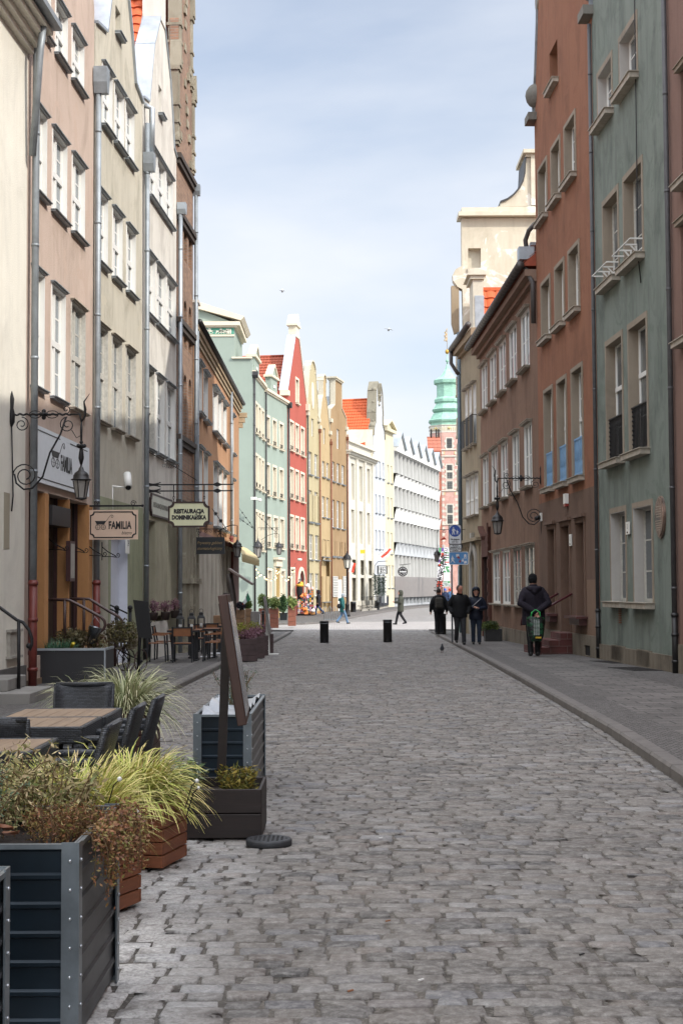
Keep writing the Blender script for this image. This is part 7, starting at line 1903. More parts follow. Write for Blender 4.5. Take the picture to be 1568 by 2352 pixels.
# ---------------- traffic sign post ----------------
g=G(1038.5,1476,.1);Zs=g.y;FS2=cross_plane(1000,Zs);P2=lambda x,y,d=0:FS2.P(*FS2.uv(x,y),d)
o=thing('sign_post','grey steel post carrying a round blue pedestrian sign, white plates and a blue zone sign','sign post',g)
mb=MB();mb.tube([g,Vector((g.x,g.y,P2(1038,1210).z))],.032,10);mb.obj('pole',zincd,o)
swt=simple('sign_white','#d3d5d6',.35,var=.06);sbl=simple('sign_blue','#1f4596',.35,var=.06);lbl=simple('sign_light_blue','#4d86bb',.35,var=.06)
def panel(name,x0,y0,x1,y1,m,d=.04,rim=None):
    u0,z1=FS2.uv(x0,y0);u1,z0=FS2.uv(x1,y1);mb=MB();FS2.prism(mb,cutrect(u0,u1,z0,z1,.02),d,d+.015);p=mb.obj(name,m,o)
    if rim:mb=MB();FS2.prism(mb,cutrect(u0-.01,u1+.01,z0-.01,z1+.01,.02),d,d+.02,[cutrect(u0+.008,u1-.008,z0+.008,z1-.008,.02)]);mb.obj('rim',rim,p)
    return p,(u0,u1,z0,z1)
dk_=simple('rim_dark','#4b4a4c',.5)
p,(u0,u1,z0,z1)=panel('round_sign_plate',1029.7,1205.7,1058.4,1249.6,swt,rim=dk_)
mb=MB();cx_=(u0+u1)/2;r_=(u1-u0)*.47;cz=z1-r_*1.06
FS2.prism(mb,[(cx_+r_*math.cos(2*PI*i/32),cz+r_*math.sin(2*PI*i/32)) for i in range(32)],.055,.06);disc=mb.obj('blue_disc',sbl,p)
def man(mb,F,x,z,s,d,arm=0,walk=False):
    f=lambda pts:F.prism(mb,[(x+a*s,z+b*s) for a,b in pts],d,d+.004)
    f([(.07*math.cos(2*PI*i/12),.92+.075*math.sin(2*PI*i/12)) for i in range(12)])
    f([(-.12,.8),(.1,.8),(.14,.74),(.1,.45),(-.1,.45),(-.14,.74)])
    if walk:f([(-.1,.46),(.1,.46),(.3,.06),(.4,.03),(.4,0),(.22,0),(.02,.3),(-.22,0),(-.34,0),(-.34,.05),(-.24,.06)]);f([(-.13,.78),(-.22,.5),(-.17,.4),(-.12,.42),(-.15,.52),(-.07,.68)]);f([(.1,.78),(.26,.52),(.34,.5),(.32,.45),(.22,.47),(.08,.66)])
    else:f([(-.1,.46),(.1,.46),(.13,.24),(.2,0),(.08,0),(.02,.3),(-.05,.3),(-.08,0),(-.2,0),(-.16,.24)]);f([(-.14,.78),(-.2,.45),(-.14,.45),(-.09,.7)]);f([(.1,.79),(.36,.46),(.32,.4),(.06,.68)])
mb=MB();man(mb,FS2,cx_-r_*.25,cz-r_*.62,r_*1.3,.06);man(mb,FS2,cx_+r_*.4,cz-r_*.6,r_*.78,.0605);mb.obj('pictogram',swt,disc)
mb=MB();zz=z0+(z1-z0)*.2;add_text(mb,'Nie dotyczy',FS2.P(cx_,z0+(z1-z0)*.245,.062),X,Z_,(z1-z0)*.1,sx=.95,bold=.003)
def ringf(mb,F,cx,cz,r,t,d):
    F.prism(mb,[(cx+r*math.cos(2*PI*i/18),cz+r*math.sin(2*PI*i/18)) for i in range(18)],d,d+.004,[[(cx+(r-t)*math.cos(2*PI*i/18),cz+(r-t)*math.sin(2*PI*i/18)) for i in range(18)]])
bz=z0+(z1-z0)*.11
for s_ in(-1,1):ringf(mb,FS2,cx_+s_*.065,bz,.035,.009,.056)
for a,b in (((-.065,0),(-.03,.06)),((-.03,.06),(.045,.06)),((-.03,.06),(0,.0)),((0,0),(.045,.06)),((-.065,0),(0,0)),((.045,.06),(.065,0)),((.045,.06),(.04,.08)),((-.03,.06),(-.04,.075))):
    mb.bar(FS2.P(cx_+a[0],bz+a[1],.058),FS2.P(cx_+b[0],bz+b[1],.058),.008,.004)
mb.obj('lettering',blk,p)
p,(u0,u1,z0,z1)=panel('text_plate',1031,1251,1058.8,1267.2,swt,rim=dk_);mb=MB();h=z1-z0
for i,t in enumerate(('Nie dotyczy','identyfikatorów „K”','Zarządu Dróg i Zieleni','w Gdańsku')):add_text(mb,t,FS2.P((u0+u1)/2,z1-h*(.17+.22*i),.062),X,Z_,h*.2,sx=.85,bold=.002)
mb.obj('lettering',blk,p)
p,(u0,u1,z0,z1)=panel('zone_plate',1031,1268.3,1074,1296.5,lbl,rim=swt);mb=MB();W=u1-u0;h=z1-z0
man(mb,FS2,u0+W*.17,z0+h*.15,h*.56,.058,walk=True)
q=lambda a,b:(u0+W*a,z0+h*b)
FS2.prism(mb,[q(.36,.72),q(.37,.84),q(.52,.84),q(.53,.72),q(.51,.6),q(.38,.6)],.056,.06)
FS2.prism(mb,[q(.79,.5),q(.79,.76),q(.83,.84),q(.87,.84),q(.91,.76),q(.91,.5),q(.87,.5),q(.87,.62),q(.83,.62),q(.83,.5)],.056,.06)
FS2.box(mb,*[q(.68,0)[0],q(.93,0)[0]],q(0,.44)[1],q(0,.47)[1],.056,.06)
FS2.prism(mb,[(q(.72,.3)[0]+.03*W*2*math.cos(t),q(0,.32)[1]+.1*h*math.sin(t)) for t in [2*PI*i/14 for i in range(14)]],.056,.06)
FS2.prism(mb,[q(.78,.06),q(.94,.1),q(.93,.3),q(.79,.27)],.057,.061)
mb.obj('pictogram',swt,p);mb=MB()
FS2.prism(mb,[q(.4,.55),q(.46,.68),q(.58,.58),q(.53,.44)],.061,.064);FS2.prism(mb,[(q(.57,.25)[0]+.06*W*math.cos(t),q(0,.25)[1]+.11*h*math.sin(t)) for t in [2*PI*i/9 for i in range(9)]],.061,.064)
mb.obj('stickers',simple('sticker_red','#8f3f4c',.5,var=.3),p)
# orange bus stop plates on a second thin post
Zo=66;o=thing('small_sign','two small orange plates with blue fields on a thin post by the downpipe','sign',atY(1052,1440,Zo));Fo=cross_plane(1000,Zo);mb=MB();mb.tube([atY(1052.5,1475,Zo),atY(1052.5,1300,Zo)],.03,8);mb.obj('pole',zincd,o)
for y0 in(1310,1321):
    u0,z1=Fo.uv(1056.5,y0);u1,z0=Fo.uv(1066.5,y0+9.5);mb=MB();Fo.box(mb,u0,u1,z0,z1,0,.04);pp=mb.obj('plate',simple('plate_orange','#b9741f',.5,var=.2),o);mb=MB();Fo.box(mb,u0+.03,(u0+u1)/2,z0+.03,z0+.1,.04,.045);mb.obj('blue_field',sbl,pp)
# ---------------- banners ----------------
def banner(label,pts,Z,cols,txt=None,pole=None):
    Fb=cross_plane(900,Z);o=thing('banner',label,'banner',atY(pts[0][0],pts[0][1],Z),0,'tall banners before the tower')
    (xa,ya),(xb,yb),(xc,yc),(xd,yd)=pts  # tl tr br bl
    def Q(s,t):
        return Fb.uv(xa+(xb-xa)*s+(xd-xa)*t+((xc-xd)-(xb-xa))*s*t,ya+(yb-ya)*s+(yd-ya)*t+((yc-yd)-(yb-ya))*s*t)
    base_=MB();Fb.prism(base_,[Q(0,0),Q(1,0),Q(1,1),Q(0,1)],-.02,0);c=base_.obj('cloth',simple('banner_white','#dfdde0',.7,var=.05),o)
    for i,(s0,s1,t0,t1,m) in enumerate(cols):
        mb=MB();Fb.prism(mb,[Q(s0,t0),Q(s1,t0),Q(s1,t1),Q(s0,t1)],.001+.001*(i%3),.004+.001*(i%3));mb.obj('colour_field',m,c)
    if txt:
        for (t,s,tt,size,ang,m) in txt:
            u,z=Q(s,tt);mb=MB();a=R(ang);add_text(mb,t,Fb.P(u,z,.012),Vector((math.cos(a),0,math.sin(a))),Vector((-math.sin(a),0,math.cos(a))),size,sx=.8,bold=.01);mb.obj('lettering',m,c)
    mb=MB();mb.tube([atY(pts[0][0]-.5,pts[0][1]-6,Z+.1),atY(pole or pts[3][0],1400,Z+.1)],.06,8);mb.obj('pole',zincd,o)
rd=simple('b_red','#c8452f',.7,var=.05);gn=simple('b_green','#4f8f5f',.7,var=.05);vi=simple('b_violet','#6c4b8f',.7,var=.05);bk=simple('b_black','#2a2a2e',.7)
Cz=[(0,.5,0,.12,gn),(.5,1,0,.1,vi),(0,.45,.12,.2,bk),(.5,1,.14,.24,rd),(.0,.5,.3,.38,vi),(.5,1,.34,.42,gn),(.1,.6,.42,.48,rd),(0,1,.85,1,rd)]
banner('left white banner with colour blocks and vertical text Akademia Sztuk Pięknych w Gdańsku',[(1008,1258),(1019,1258),(1015,1348),(1003,1348)],150,Cz,[('Akademia Sztuk',.35,.66,.8,80,blk),('Pięknych w Gdańsku',.72,.66,.8,80,blk)])
Cz=[(0,1,.12,.15,gn),(0,.4,.18,.21,rd),(.5,1,.18,.21,bk),(0,.5,.24,.27,bk),(.5,1,.24,.27,gn),(0,.6,.3,.33,gn),(.2,1,.36,.39,rd),(0,.5,.42,.45,bk),(0,1,.48,.64,gn),(0,1,.86,1,gn)]
banner('right white and green banner with an A+ emblem and the words art design culture',[(1019,1258),(1033.5,1258),(1033,1347),(1018,1347)],152,Cz,[('A+',.5,.56,1.2,0,swt),('art',.35,.9,.5,0,swt),('design',.4,.935,.5,0,swt),('culture',.45,.97,.5,0,swt)],1019)
o=thing('pennant','small red triangular flag hanging under the lantern bracket','flag',atY(1018,1235,62));Fb=cross_plane(1000,62);mb=MB();Fb.prism(mb,[Fb.uv(1009,1241),Fb.uv(1019,1233),Fb.uv(1025,1239)],0,.02);mb.obj('cloth',rd,o)
# ---------------- square and round signs down the street ----------------
Zt=128;Ft=cross_plane(840,Zt);u0,z1=Ft.uv(865.5,1299);u1,z0=Ft.uv(889.5,1318.5)
o=thing('square_sign','black square sign with white frame and angular letters TKA CKA','sign',Ft.P(u0,z1,0));mb=MB();Ft.box(mb,u0,u1,z0,z1,-.08,.02);b=mb.obj('board',simple('sign_charcoal','#3a3b3c',.5,var=.1),o)
mb=MB();W=u1-u0;h=z1-z0;a,c=u0+W*.16,u1-W*.14;e,f=z0+h*.06,z1-h*.08;Ft.prism(mb,rect(a,c,e,f),.02,.04,[rect(a+.05,c-.05,e+.05,f-.05)])
def stroke(F,mb,pts,t,d0,d1):
    for p,q in zip(pts,pts[1:]):
        dx,dy=q[0]-p[0],q[1]-p[1];L=math.hypot(dx,dy);nx,ny=-dy/L*t/2,dx/L*t/2;F.prism(mb,[(p[0]-nx,p[1]-ny),(q[0]-nx,q[1]-ny),(q[0]+nx,q[1]+ny),(p[0]+nx,p[1]+ny)],d0,d1)
cw=(c-a)*.27;ch=(f-e)*.34
for row_,letters in enumerate(('TKA','CKA')):
    for k,ltr in enumerate(letters):
        x=a+(c-a)*.1+cw*1.02*k;y=f-(f-e)*.1-ch-(ch*1.22)*row_
        g_={'T':[[(0,1),(1,1)],[(.5,1),(.5,0)]],'K':[[(.8,1),(.2,.5),(.8,0)]],'A':[[(0,0),(.45,1),(.9,0)]],'C':[[(.8,1),(.3,.8),(.1,.5),(.3,.2),(.8,0)]]}[ltr]
        for s_ in g_:stroke(Ft,mb,[(x+p*cw*.85,y+q*ch) for p,q in s_],.07,.02,.04)
mb.obj('lettering',swt,b);mb=MB();mb.tube([Ft.P(u0-.25,z0-.3,0),Ft.P(u0-.2,z1,0),Ft.P(u0+.1,z1+.35,0),Ft.P(u1,z1+.4,0)],.03,6);mb.obj('bracket',irond,o)
c=Ft.uv(924.5,1313);r_=11.3*Zt/FL;o=thing('round_sign','round black club sign with a ring of white stars and white script','sign',Ft.P(c[0],c[1],0));mb=MB();Ft.prism(mb,[(c[0]+r_*math.cos(2*PI*i/28),c[1]+r_*math.sin(2*PI*i/28)) for i in range(28)],-.05,.02);b=mb.obj('disc',simple('sign_black','#221f1f'),o)
mb=MB()
for i in range(12):
    a=2*PI*i/12
    if abs(math.sin(a))>.3:
        cx_,cz=c[0]+r_*.72*math.cos(a),c[1]+r_*.72*math.sin(a);Ft.prism(mb,[(cx_+(.05 if j%2 else .025)*math.cos(j*PI/5),cz+(.05 if j%2 else .025)*math.sin(j*PI/5)) for j in range(10)],.02,.03)
add_text(mb,'Ambasada',Ft.P(c[0],c[1],.03),X,Z_,r_*.42,sx=.8,shear=.3,bold=.01);add_text(mb,'Club',Ft.P(c[0]+.05,c[1]-r_*.33,.03),X,Z_,r_*.25);mb.obj('lettering',swt,b);mb=MB();mb.bar(Ft.P(c[0]-.3,c[1]+r_+.15,0),Ft.P(c[0]+.7,c[1]+r_+.25,0),.05);mb.bar(Ft.P(c[0],c[1]+r_+.15,0),Ft.P(c[0],c[1]+r_,0),.04);mb.obj('bracket',irond,o)
o=thing('yellow_board','small bright yellow board on the white classical house','sign',atY(832,1267,124));mb=MB();p=atY(827,1271.5,124);q=atY(838,1263,124);mb.box(p.x,q.x,123.8,123.9,p.z,q.z);mb.obj('board',simple('yellow_board','#e0b52a',.5,var=.05),o)
def wallflag(label,px,py,Z,s,cols,ang):
    o=thing('flag',label,'flag',atY(px,py,Z),0,'flags on the far houses');c=atY(px,py,Z);a=R(ang);d=Vector((math.cos(a),0,math.sin(a)));n_=Vector((-d.z,0,d.x))
    mb=MB();mb.tube([c-d*s*.6,c+d*s*.7],.02,5);mb.obj('pole',simple('white_metal','#cfcdc7'),o)
    for k,m in enumerate(cols):
        mb=MB();vs=[]
        for i in range(6):
            q=i/5;w=.03*math.sin(q*6)
            for t in(k/len(cols),(k+1)/len(cols)):p=c+d*s*(q-.5)*1.0-n_*s*.55*t;vs.append((p.x,p.y+w,p.z))
        mb.add(vs,[(2*i,2*i+1,2*i+3,2*i+2) for i in range(5)],True);mb.obj('cloth',m,o)
wallflag('white and red flag on the near edge of the square sign house',878,1297-30,127,.8,[swt,rd],40);wallflag('red and white flag right of its twin above the square sign',888,1266,127,.75,[rd,swt],48)
wallflag('white and red flag drooping beside the lamp post of the ochre house',803,1302,118,.8,[swt,rd],75)
# ---------------- railings, racks, cafe fence ----------------
def fence(label,p,q,h,n,solid_=None):
    p=Vector(p);q=Vector(q);o=thing('railing',label,'railing',p);mb=MB();mb.bar(p+Z_*h,q+Z_*h,.05);mb.bar(p+Z_*.12,q+Z_*.12,.04)
    for i in range(n+1):c=p+(q-p)*i/n;mb.bar(c,c+Z_*h,.05 if i%4==0 else .028)
    mb.obj('bars',irond,o)
    if solid_:mb=MB();mb.bar(p+(q-p)*solid_[0]+Z_*h*.52,p+(q-p)*solid_[1]+Z_*h*.52,.03,h*.8);mb.obj('cloth_screen',simple('navy_screen','#22242c',.8),o)
    return o
a=G(831,1400,.25);b=G(866,1397,.25);c=G(893,1392,.2)
fence('black iron railing of the raised cafe steps below the square sign',a,b,1.0,12);fence('black iron railing with a dark cloth screen, right part of the cafe steps',b,c,1.0,9,(.25,.98))
fence('dark railing with cloth screen beyond the olive coated walker',G(927,1388,.15),G(941,1386,.15),1.1,6,(0,1))
o=thing('stone_platform','low pale stone platform under the cafe railing','platform',G(860,1400));mb=MB();vs=[a,b,c,c+Vector((0,5,0)),a+Vector((0,5,0))];lo=[Vector((v.x,v.y,gz(v.y))) for v in vs];mb.add(vs+lo,[(0,1,2,3,4)]+[(i,(i+1)%5,5+(i+1)%5,5+i) for i in range(5)]);mb.obj('block',plaster('platform_stone','#a39e94',.4),o)
g=G(744,1424,.1);o=thing('bicycle_rack','grey steel hoop bicycle rack left of the walker in the teal coat','bicycle rack',g);mb=MB()
for k in range(4):
    x=g.x+k*.3;mb.tube([(x,g.y,g.z),(x,g.y,g.z+.75),(x+.08,g.y,g.z+.85),(x+.16,g.y,g.z+.75),(x+.16,g.y,g.z)],.022,6)
mb.bar((g.x,g.y,g.z+.03),(g.x+1.1,g.y,g.z+.03),.04);mb.obj('hoops',zincd,o)
# bench
g=G(826,1403,.1);o=thing('bench','low grey stone bench at the foot of the white house','bench',g);mb=MB();mb.box(-.2,1.2,-.2,.2,.35,.45);mb.obj('seat',plaster('platform_stone','#a39e94'),o,world=False);mb=MB();mb.box(0,.2,-.15,.15,0,.35);mb.obj('leg',plaster('platform_stone','#a39e94'),o,world=False);mb=MB();mb.box(.8,1,-.15,.15,0,.35);mb.obj('leg',plaster('platform_stone','#a39e94'),o,world=False)
# garlands at the club door
for k,x in enumerate((861,870,880)):
    o=thing('fir_garland','dark green fir garland on the doorway under the square sign, %s'%('left one','middle one','right one')[k],'garland',atY(x,1330,127),0,'fir garlands round the doorway');mb=MB();rg=random.Random(k)
    for i in range(120):
        c=atY(x+rg.gauss(0,1.0 if k else .6),rg.uniform(1320,1366),127);mb.bar(c,c+Vector((rg.gauss(0,.14),rg.gauss(0,.1),rg.gauss(0,.12))),.035)
    mb.obj('needles',simple('fir_green','#26352b',.8,var=.4),o)
o=thing('doorway','white framed club doorway with pale glass between the garlands','doorway',atY(875,1380,127.5));mb=MB();p=atY(863,1385,127.6);q=atY(887,1322,127.6);mb.box(p.x,q.x,127.6,128.2,p.z,q.z);mb.obj('frame',simple('white_joinery','#d8d7d2'),o);mb=MB();mb.box(p.x+.2,q.x-.15,127.55,127.59,p.z,q.z-.2);mb.obj('glass',glassm('pane_door','#8a8f92'),o)
# ---------------- awning ----------------
F=L5;a=F.uv(500,1270)[0];b=F.uv(549,1300)[0];zt=F.uv(*cN(900,668))[1];zt2=zt
o=thing('awning','cream fringed awning over the plum ground floor of the orange house','awning',F.P(a,zt,.3));mb=MB();m_=16;vs=[]
za=atY(520,1268,46).z+.1;pts_=[]
for i in range(m_+1):
    u=a+(b-a)*i/m_
    for (d,z) in ((0.02,za+.55),(.35,za+.42),(.75,za+.12),(.85,za-.05)):vs.append(F.P(u,z,d))
mb.add(vs,[(4*i+j,4*i+j+1,4*i+j+5,4*i+j+4) for i in range(m_) for j in range(3)],True);cm2=simple('awning_cream','#c9b78c',.9,var=.25,vs=8);cl=mb.obj('canopy',cm2,o)
mb=MB();n=int((b-a)/.07)
for i in range(n):
    u=a+(b-a)*i/n;h=.16+.06*((i*7)%3);F.prism(mb,[(u,za-.05),(u+.06,za-.05),(u+.035,za-.05-h)],.84,.86)
mb.obj('fringe',cm2,cl)
# ---------------- heather boxes and terrace planters ----------------
def bush(name,label,c,rx,rz_,n,mat,leaf=.03,seed=1,cat='shrub',group=None,parent=None,cone=False):
    rg=random.Random(seed);vs=[];fs=[];tn=[]
    cl=[(Vector((rg.gauss(0,.5),rg.gauss(0,.5),rg.uniform(-.6,.8))),rg.random()) for _ in range(14)]
    for i in range(n):
        k,t0=rg.choice(cl);v=Vector((rg.gauss(0,1),rg.gauss(0,1),rg.gauss(0,1))).normalized()*rg.uniform(.3,.62)+k*.65
        if v.length>1.15:v*=.9/v.length
        w=1-.6*max(0,(v.z+1)/2) if cone else 1
        p=Vector((v.x*rx*w,v.y*rx*w,v.z*rz_+rz_));u=Vector((rg.gauss(0,1),rg.gauss(0,1),rg.gauss(.3,.8))).normalized();q=u.orthogonal().normalized();q=q*math.cos(i)+u.cross(q)*math.sin(i);s=leaf*rg.uniform(.6,1.4);b=len(vs)
        vs+=[p,p+u*s+q*s*.45,p+u*s*2,p+u*s-q*s*.45];t=min(1,max(0,t0*.6+rg.random()*.4));tn+=[(t,0,0,1)]*4;fs.append((b,b+1,b+2,b+3))
    me=bpy.data.meshes.new(name);me.from_pydata([tuple(v) for v in vs],[],fs);ca=me.color_attributes.new('tone','FLOAT_COLOR','POINT');ca.data.foreach_set('color',[x for t in tn for x in t]);me.materials.append(mat)
    if parent is None:
        o=thing(name,label,cat,c,0,group);l=bpy.data.objects.new('foliage',me);COL.objects.link(l);l.parent=o
        mb=MB();rg=random.Random(seed)
        for k in range(6):mb.tube([(rg.gauss(0,.02),rg.gauss(0,.02),0),(rg.gauss(0,rx*.3),rg.gauss(0,rx*.3),rz_*1.3)],[.012,.004],5)
        mb.obj('stems',simple('bark_brown','#3f3228',.9),o,world=False);return o
heath=grassmat('heather','#4d4433','#7c5560','#9a7484');heaty=grassmat('yellow_heather','#4c5a26','#8a8d33','#b3b04a');lvg=grassmat('laurel','#1f3320','#33502f','#5b7346');lvy=grassmat('variegated_bush','#35482b','#60743c','#9aa25c')
spots=[(561,1521,1),(579,1514,2),(589,1508,3),(602,1502,4)]
for k,(px,py,sd) in enumerate(spots):
    g=G(px,py,.0);w_=.5;lab=('nearest','second','third','farthest')[k]
    wood_box('dark brown octagonal planter of pink heather at the kerb, %s of four'%lab,g.x,g.y+.25,w_,.5,.55,simple('dark_planter_wood','#4a3b3a',.6,var=.4,vs=8),R(20),4,'heather planters at the kerb')
    bush('heather','%s heather tuft with yellow-green tips in the kerbside planters'%lab.capitalize(),(g.x-.02,g.y+.25,g.z+.5),.3,.16,900,heath,.022,sd,'heather','heather in the kerbside planters')
    if k in(0,2):bush('yellow_heather','%s yellow-green heather standing above the pink ones'%lab.capitalize(),(g.x-.08,g.y+.35,g.z+.5),.2,.26,500,heaty,.024,sd+9,'heather','heather in the kerbside planters')
# window sill pots on the off-white house
for k,(px,py) in enumerate(((340,1426),(369,1424),(391,1420))):
    u,z=L3.uv(px,py);c=L3.P(u,z,.12);o=thing('flower_pot','dark pot of faded pink heather on the off-white house sill, %s'%('left','middle','right')[k],'flower pot',c,0,'sill pots');mb=MB();mb.lathe([(.09,0),(.13,.18),(.135,.2),(.11,.2)],12);mb.obj('pot',simple('dark_pot','#3a2f2c',.7),o,world=False)
    bush('foliage','','',.0,.0,1,heath,parent=None) if False else None
    bush('heather','pink heather spray in the sill pot of the off-white house, %s'%('left','middle','right')[k],(c.x,c.y,c.z+.18),.18,.17,420,heath,.024,40+k,'heather','sill heather')
# terrace ledge under those windows
F=L3;mb=MB();z=gz(36)+.1
# row of orange wooden planters + bushes beyond the terrace
ob=simple('terrace_wood','#8a6a4c',.6,var=.35,vs=6);rb=simple('redbrown_wood','#7d4a38',.6,var=.3,vs=6)
def long_planter(label,x0,x1,yt,yb,Z,m):
    p=atY(x0,yb,Z);q=atY(x1,yt,Z);g=gz(Z)+.1;o=thing('long_planter',label,'planter',((p.x+q.x)/2,Z,g),0,'terrace planters');mb=MB();n=4
    for k in range(n):
        z0=g+(q.z-g)*k/n;z1=g+(q.z-g)*(k+1)/n-.01;mb.bbox(p.x,q.x,Z-.02,Z+.5,z0,z1,.01)
    mb.obj('boards',m,o);return o
long_planter('light brown plank planter with a flag and dark ball bush on the terrace',538,562,1400,1442,46,ob);long_planter('second light brown plank planter on the terrace',563,577,1398,1436,50,ob)
long_planter('reddish planter at the left of the bush row by the green house',594,617,1397,1425,70,rb);long_planter('reddish planter in the middle of the bush row by the green house',618,639,1397,1424,74,rb)
long_planter('reddish planter at the right of the bush row, beside the red house',661,679,1396,1421,80,rb)
long_planter('small wooden crate planter with white twigs on the terrace',490,514,1413,1426,42,ob)
def bpx(label,x,yb,yt,w,Z,m,seed,cone=False,n=1400):
    c=atY(x,yb,Z);t=atY(x,yt,Z);bush('shrub',label,c,w*Z/FL/2,(t.z-c.z)/2,n,m,.05*Z/70,seed,'shrub','shrubs by the green house',cone=cone)
bpx('variegated light green shrub, leftmost in the row by the green house',606,1400,1366,26,70,lvy,51);bpx('variegated shrub in the middle of the row by the green house',628,1400,1372,28,74,lvy,52)
bpx('tall dark green laurel in the black pot',650,1412,1365,30,78,lvg,53,True,2200);bpx('olive green bush beside the red house corner',670,1398,1370,20,80,lvy,54)
bpx('small dark purple ball bush behind the italian flag planter',552,1402,1384,20,46,grassmat('purple_bush','#1f1a22','#2f2933','#453d49'),55)
bpx('light green bush between the flag and the grey board',569,1402,1378,18,52,lvy,56)
c=G(651,1424.5,.1);o=thing('plant_pot','square black plastic pot of the dark laurel','pot',c);mb=MB();mb.lathe([(.3,0),(.36,.42),(.38,.42),(.38,.47),(.3,.47)],4,rot=PI/4,smooth=False);mb.obj('pot',simple('black_plastic','#1f2326',.5),o,world=False)
Zf=46;o=thing('table_flag','small green white and red flag leaning from the plank planter','flag',atY(556,1400,Zf));Fb=cross_plane(500,Zf)
for (pts,m) in ((((569,1361),(576,1378),(567,1383),(565,1373)),simple('flag_green','#3f8060',.7)),(((565,1373),(567,1383),(560,1390),(558,1383)),swt),(((558,1383),(560,1390),(554,1397),(556,1391)),rd)):
    mb=MB();Fb.prism(mb,[Fb.uv(*p) for p in pts],0,.015);mb.obj('cloth',m,o)
mb=MB();mb.tube([Fb.P(*Fb.uv(569,1358),0),Fb.P(*Fb.uv(555,1402),0)],.012,5);mb.obj('stick',whitew,o)
# ---------------- easel boards ----------------
def slab(label,px,Z,w,dep,h,mat,tilt=0,rz=0,name='menu_board',leg=True,face=None,bottom=.1):
    c=atY(px,1400,Z);g=gz(Z)+.1;o=thing(name,label,'menu board',(c.x,Z,g),rz);M=Matrix.Rotation(tilt,4,'Y')
    mb=MB();mb.bbox(-w/2,w/2,-dep/2,dep/2,bottom,h,.006,M=M);b=mb.obj('frame',mat,o,world=False)
    if face:mb=MB();mb.box(w/2,w/2+.006,-dep/2+.05,dep/2-.05,bottom+.06,h-.06,M=M);mb.box(-w/2-.006,-w/2,-dep/2+.05,dep/2-.05,bottom+.06,h-.06,M=M);mb.obj('sheet',face,b,world=False)
    if leg:mb=MB();mb.bar((0,dep*.3,h*.9),(.18,dep*.4,0),.04);mb.bar((0,-dep*.3,h*.9),(.18,-dep*.4,0),.04);mb.obj('leg',mat,o,world=False)
    return o
gw=wood('grey_weathered_wood','#8a8580',.7,(3,3,1),.6)
slab('two-leaved grey weathered menu board seen edge-on beyond the terrace',587,44,.26,.6,1.08,gw,0,R(0),face=simple('grey_glazing','#8d8d8f'))
Zb=34.5;g=G(615,1503,0);o=thing('menu_stand','white metal menu stand with a tilted panel and flat base plate by the heather planters','menu stand',g);mb=MB();mb.box(-.055,.055,-.03,.03,.0,1.13);mb.obj('post',simple('white_metal','#cfcdc7'),o,world=False);mb=MB();mb.box(-.45,.3,-.25,.25,0,.012);mb.obj('base',simple('white_metal','#cfcdc7'),o,world=False)
mb=MB();M=Matrix.Translation((-.02,0,1.13))@Matrix.Rotation(R(-8),4,'Y');mb.bbox(-.03,.03,-.3,.3,-.55,.5,.006,M=M);mb.obj('panel',gw,o,world=False)
# dark lamp-like easel behind the menu board
Zd=20;o=thing('display_stand','dark curved display stand with a tilted lit panel behind the leaning menu board','display stand',atY(533,1420,Zd));P=[atY(x,y,Zd) for x,y in ((526,1318),(529,1340),(535,1375),(537,1408),(530,1500))]
mb=MB();mb.tube(P,[.045,.05,.05,.035,.02],8);mb.obj('stem',simple('board_dark','#2a2320'),o);mb=MB();mb.bbox(-.2,.2,-.16,.16,-.012,.018,.004,M=Matrix.Translation(atY(553,1325,Zd))@Matrix.Rotation(R(33),4,'Y'));mb.obj('panel',simple('panel_brown','#5e4f49',.4),o)
o['label']='dark curved display stand with a tilted panel behind the leaning menu board'
# black easel board near the pram cart
Ze=25.5;Fe=cross_plane(300,Ze);o=thing('display_board','large black tilted display board on a thin black stand beside the wicker cart','display board',Fe.P(*Fe.uv(322,1550),0));mb=MB();Fe.prism(mb,[Fe.uv(*cC(*p)) for p in ((1045,1078),(1160,1092),(1195,1385),(1085,1372))],-.02,.03);mb.obj('board',simple('matt_black','#0f0f10',.7),o)
mb=MB();mb.tube([Fe.P(*Fe.uv(*cC(1100,1190)),-.06),Fe.P(*Fe.uv(*cC(1080,1670)),-.06)],.03,8);mb.box(Fe.P(*Fe.uv(*cC(1080,1670)),0).x-.2,Fe.P(*Fe.uv(*cC(1080,1670)),0).x+.5,Ze-.3,Ze+.3,gz(Ze)+.1,gz(Ze)+.13);mb.obj('stand',irond,o)
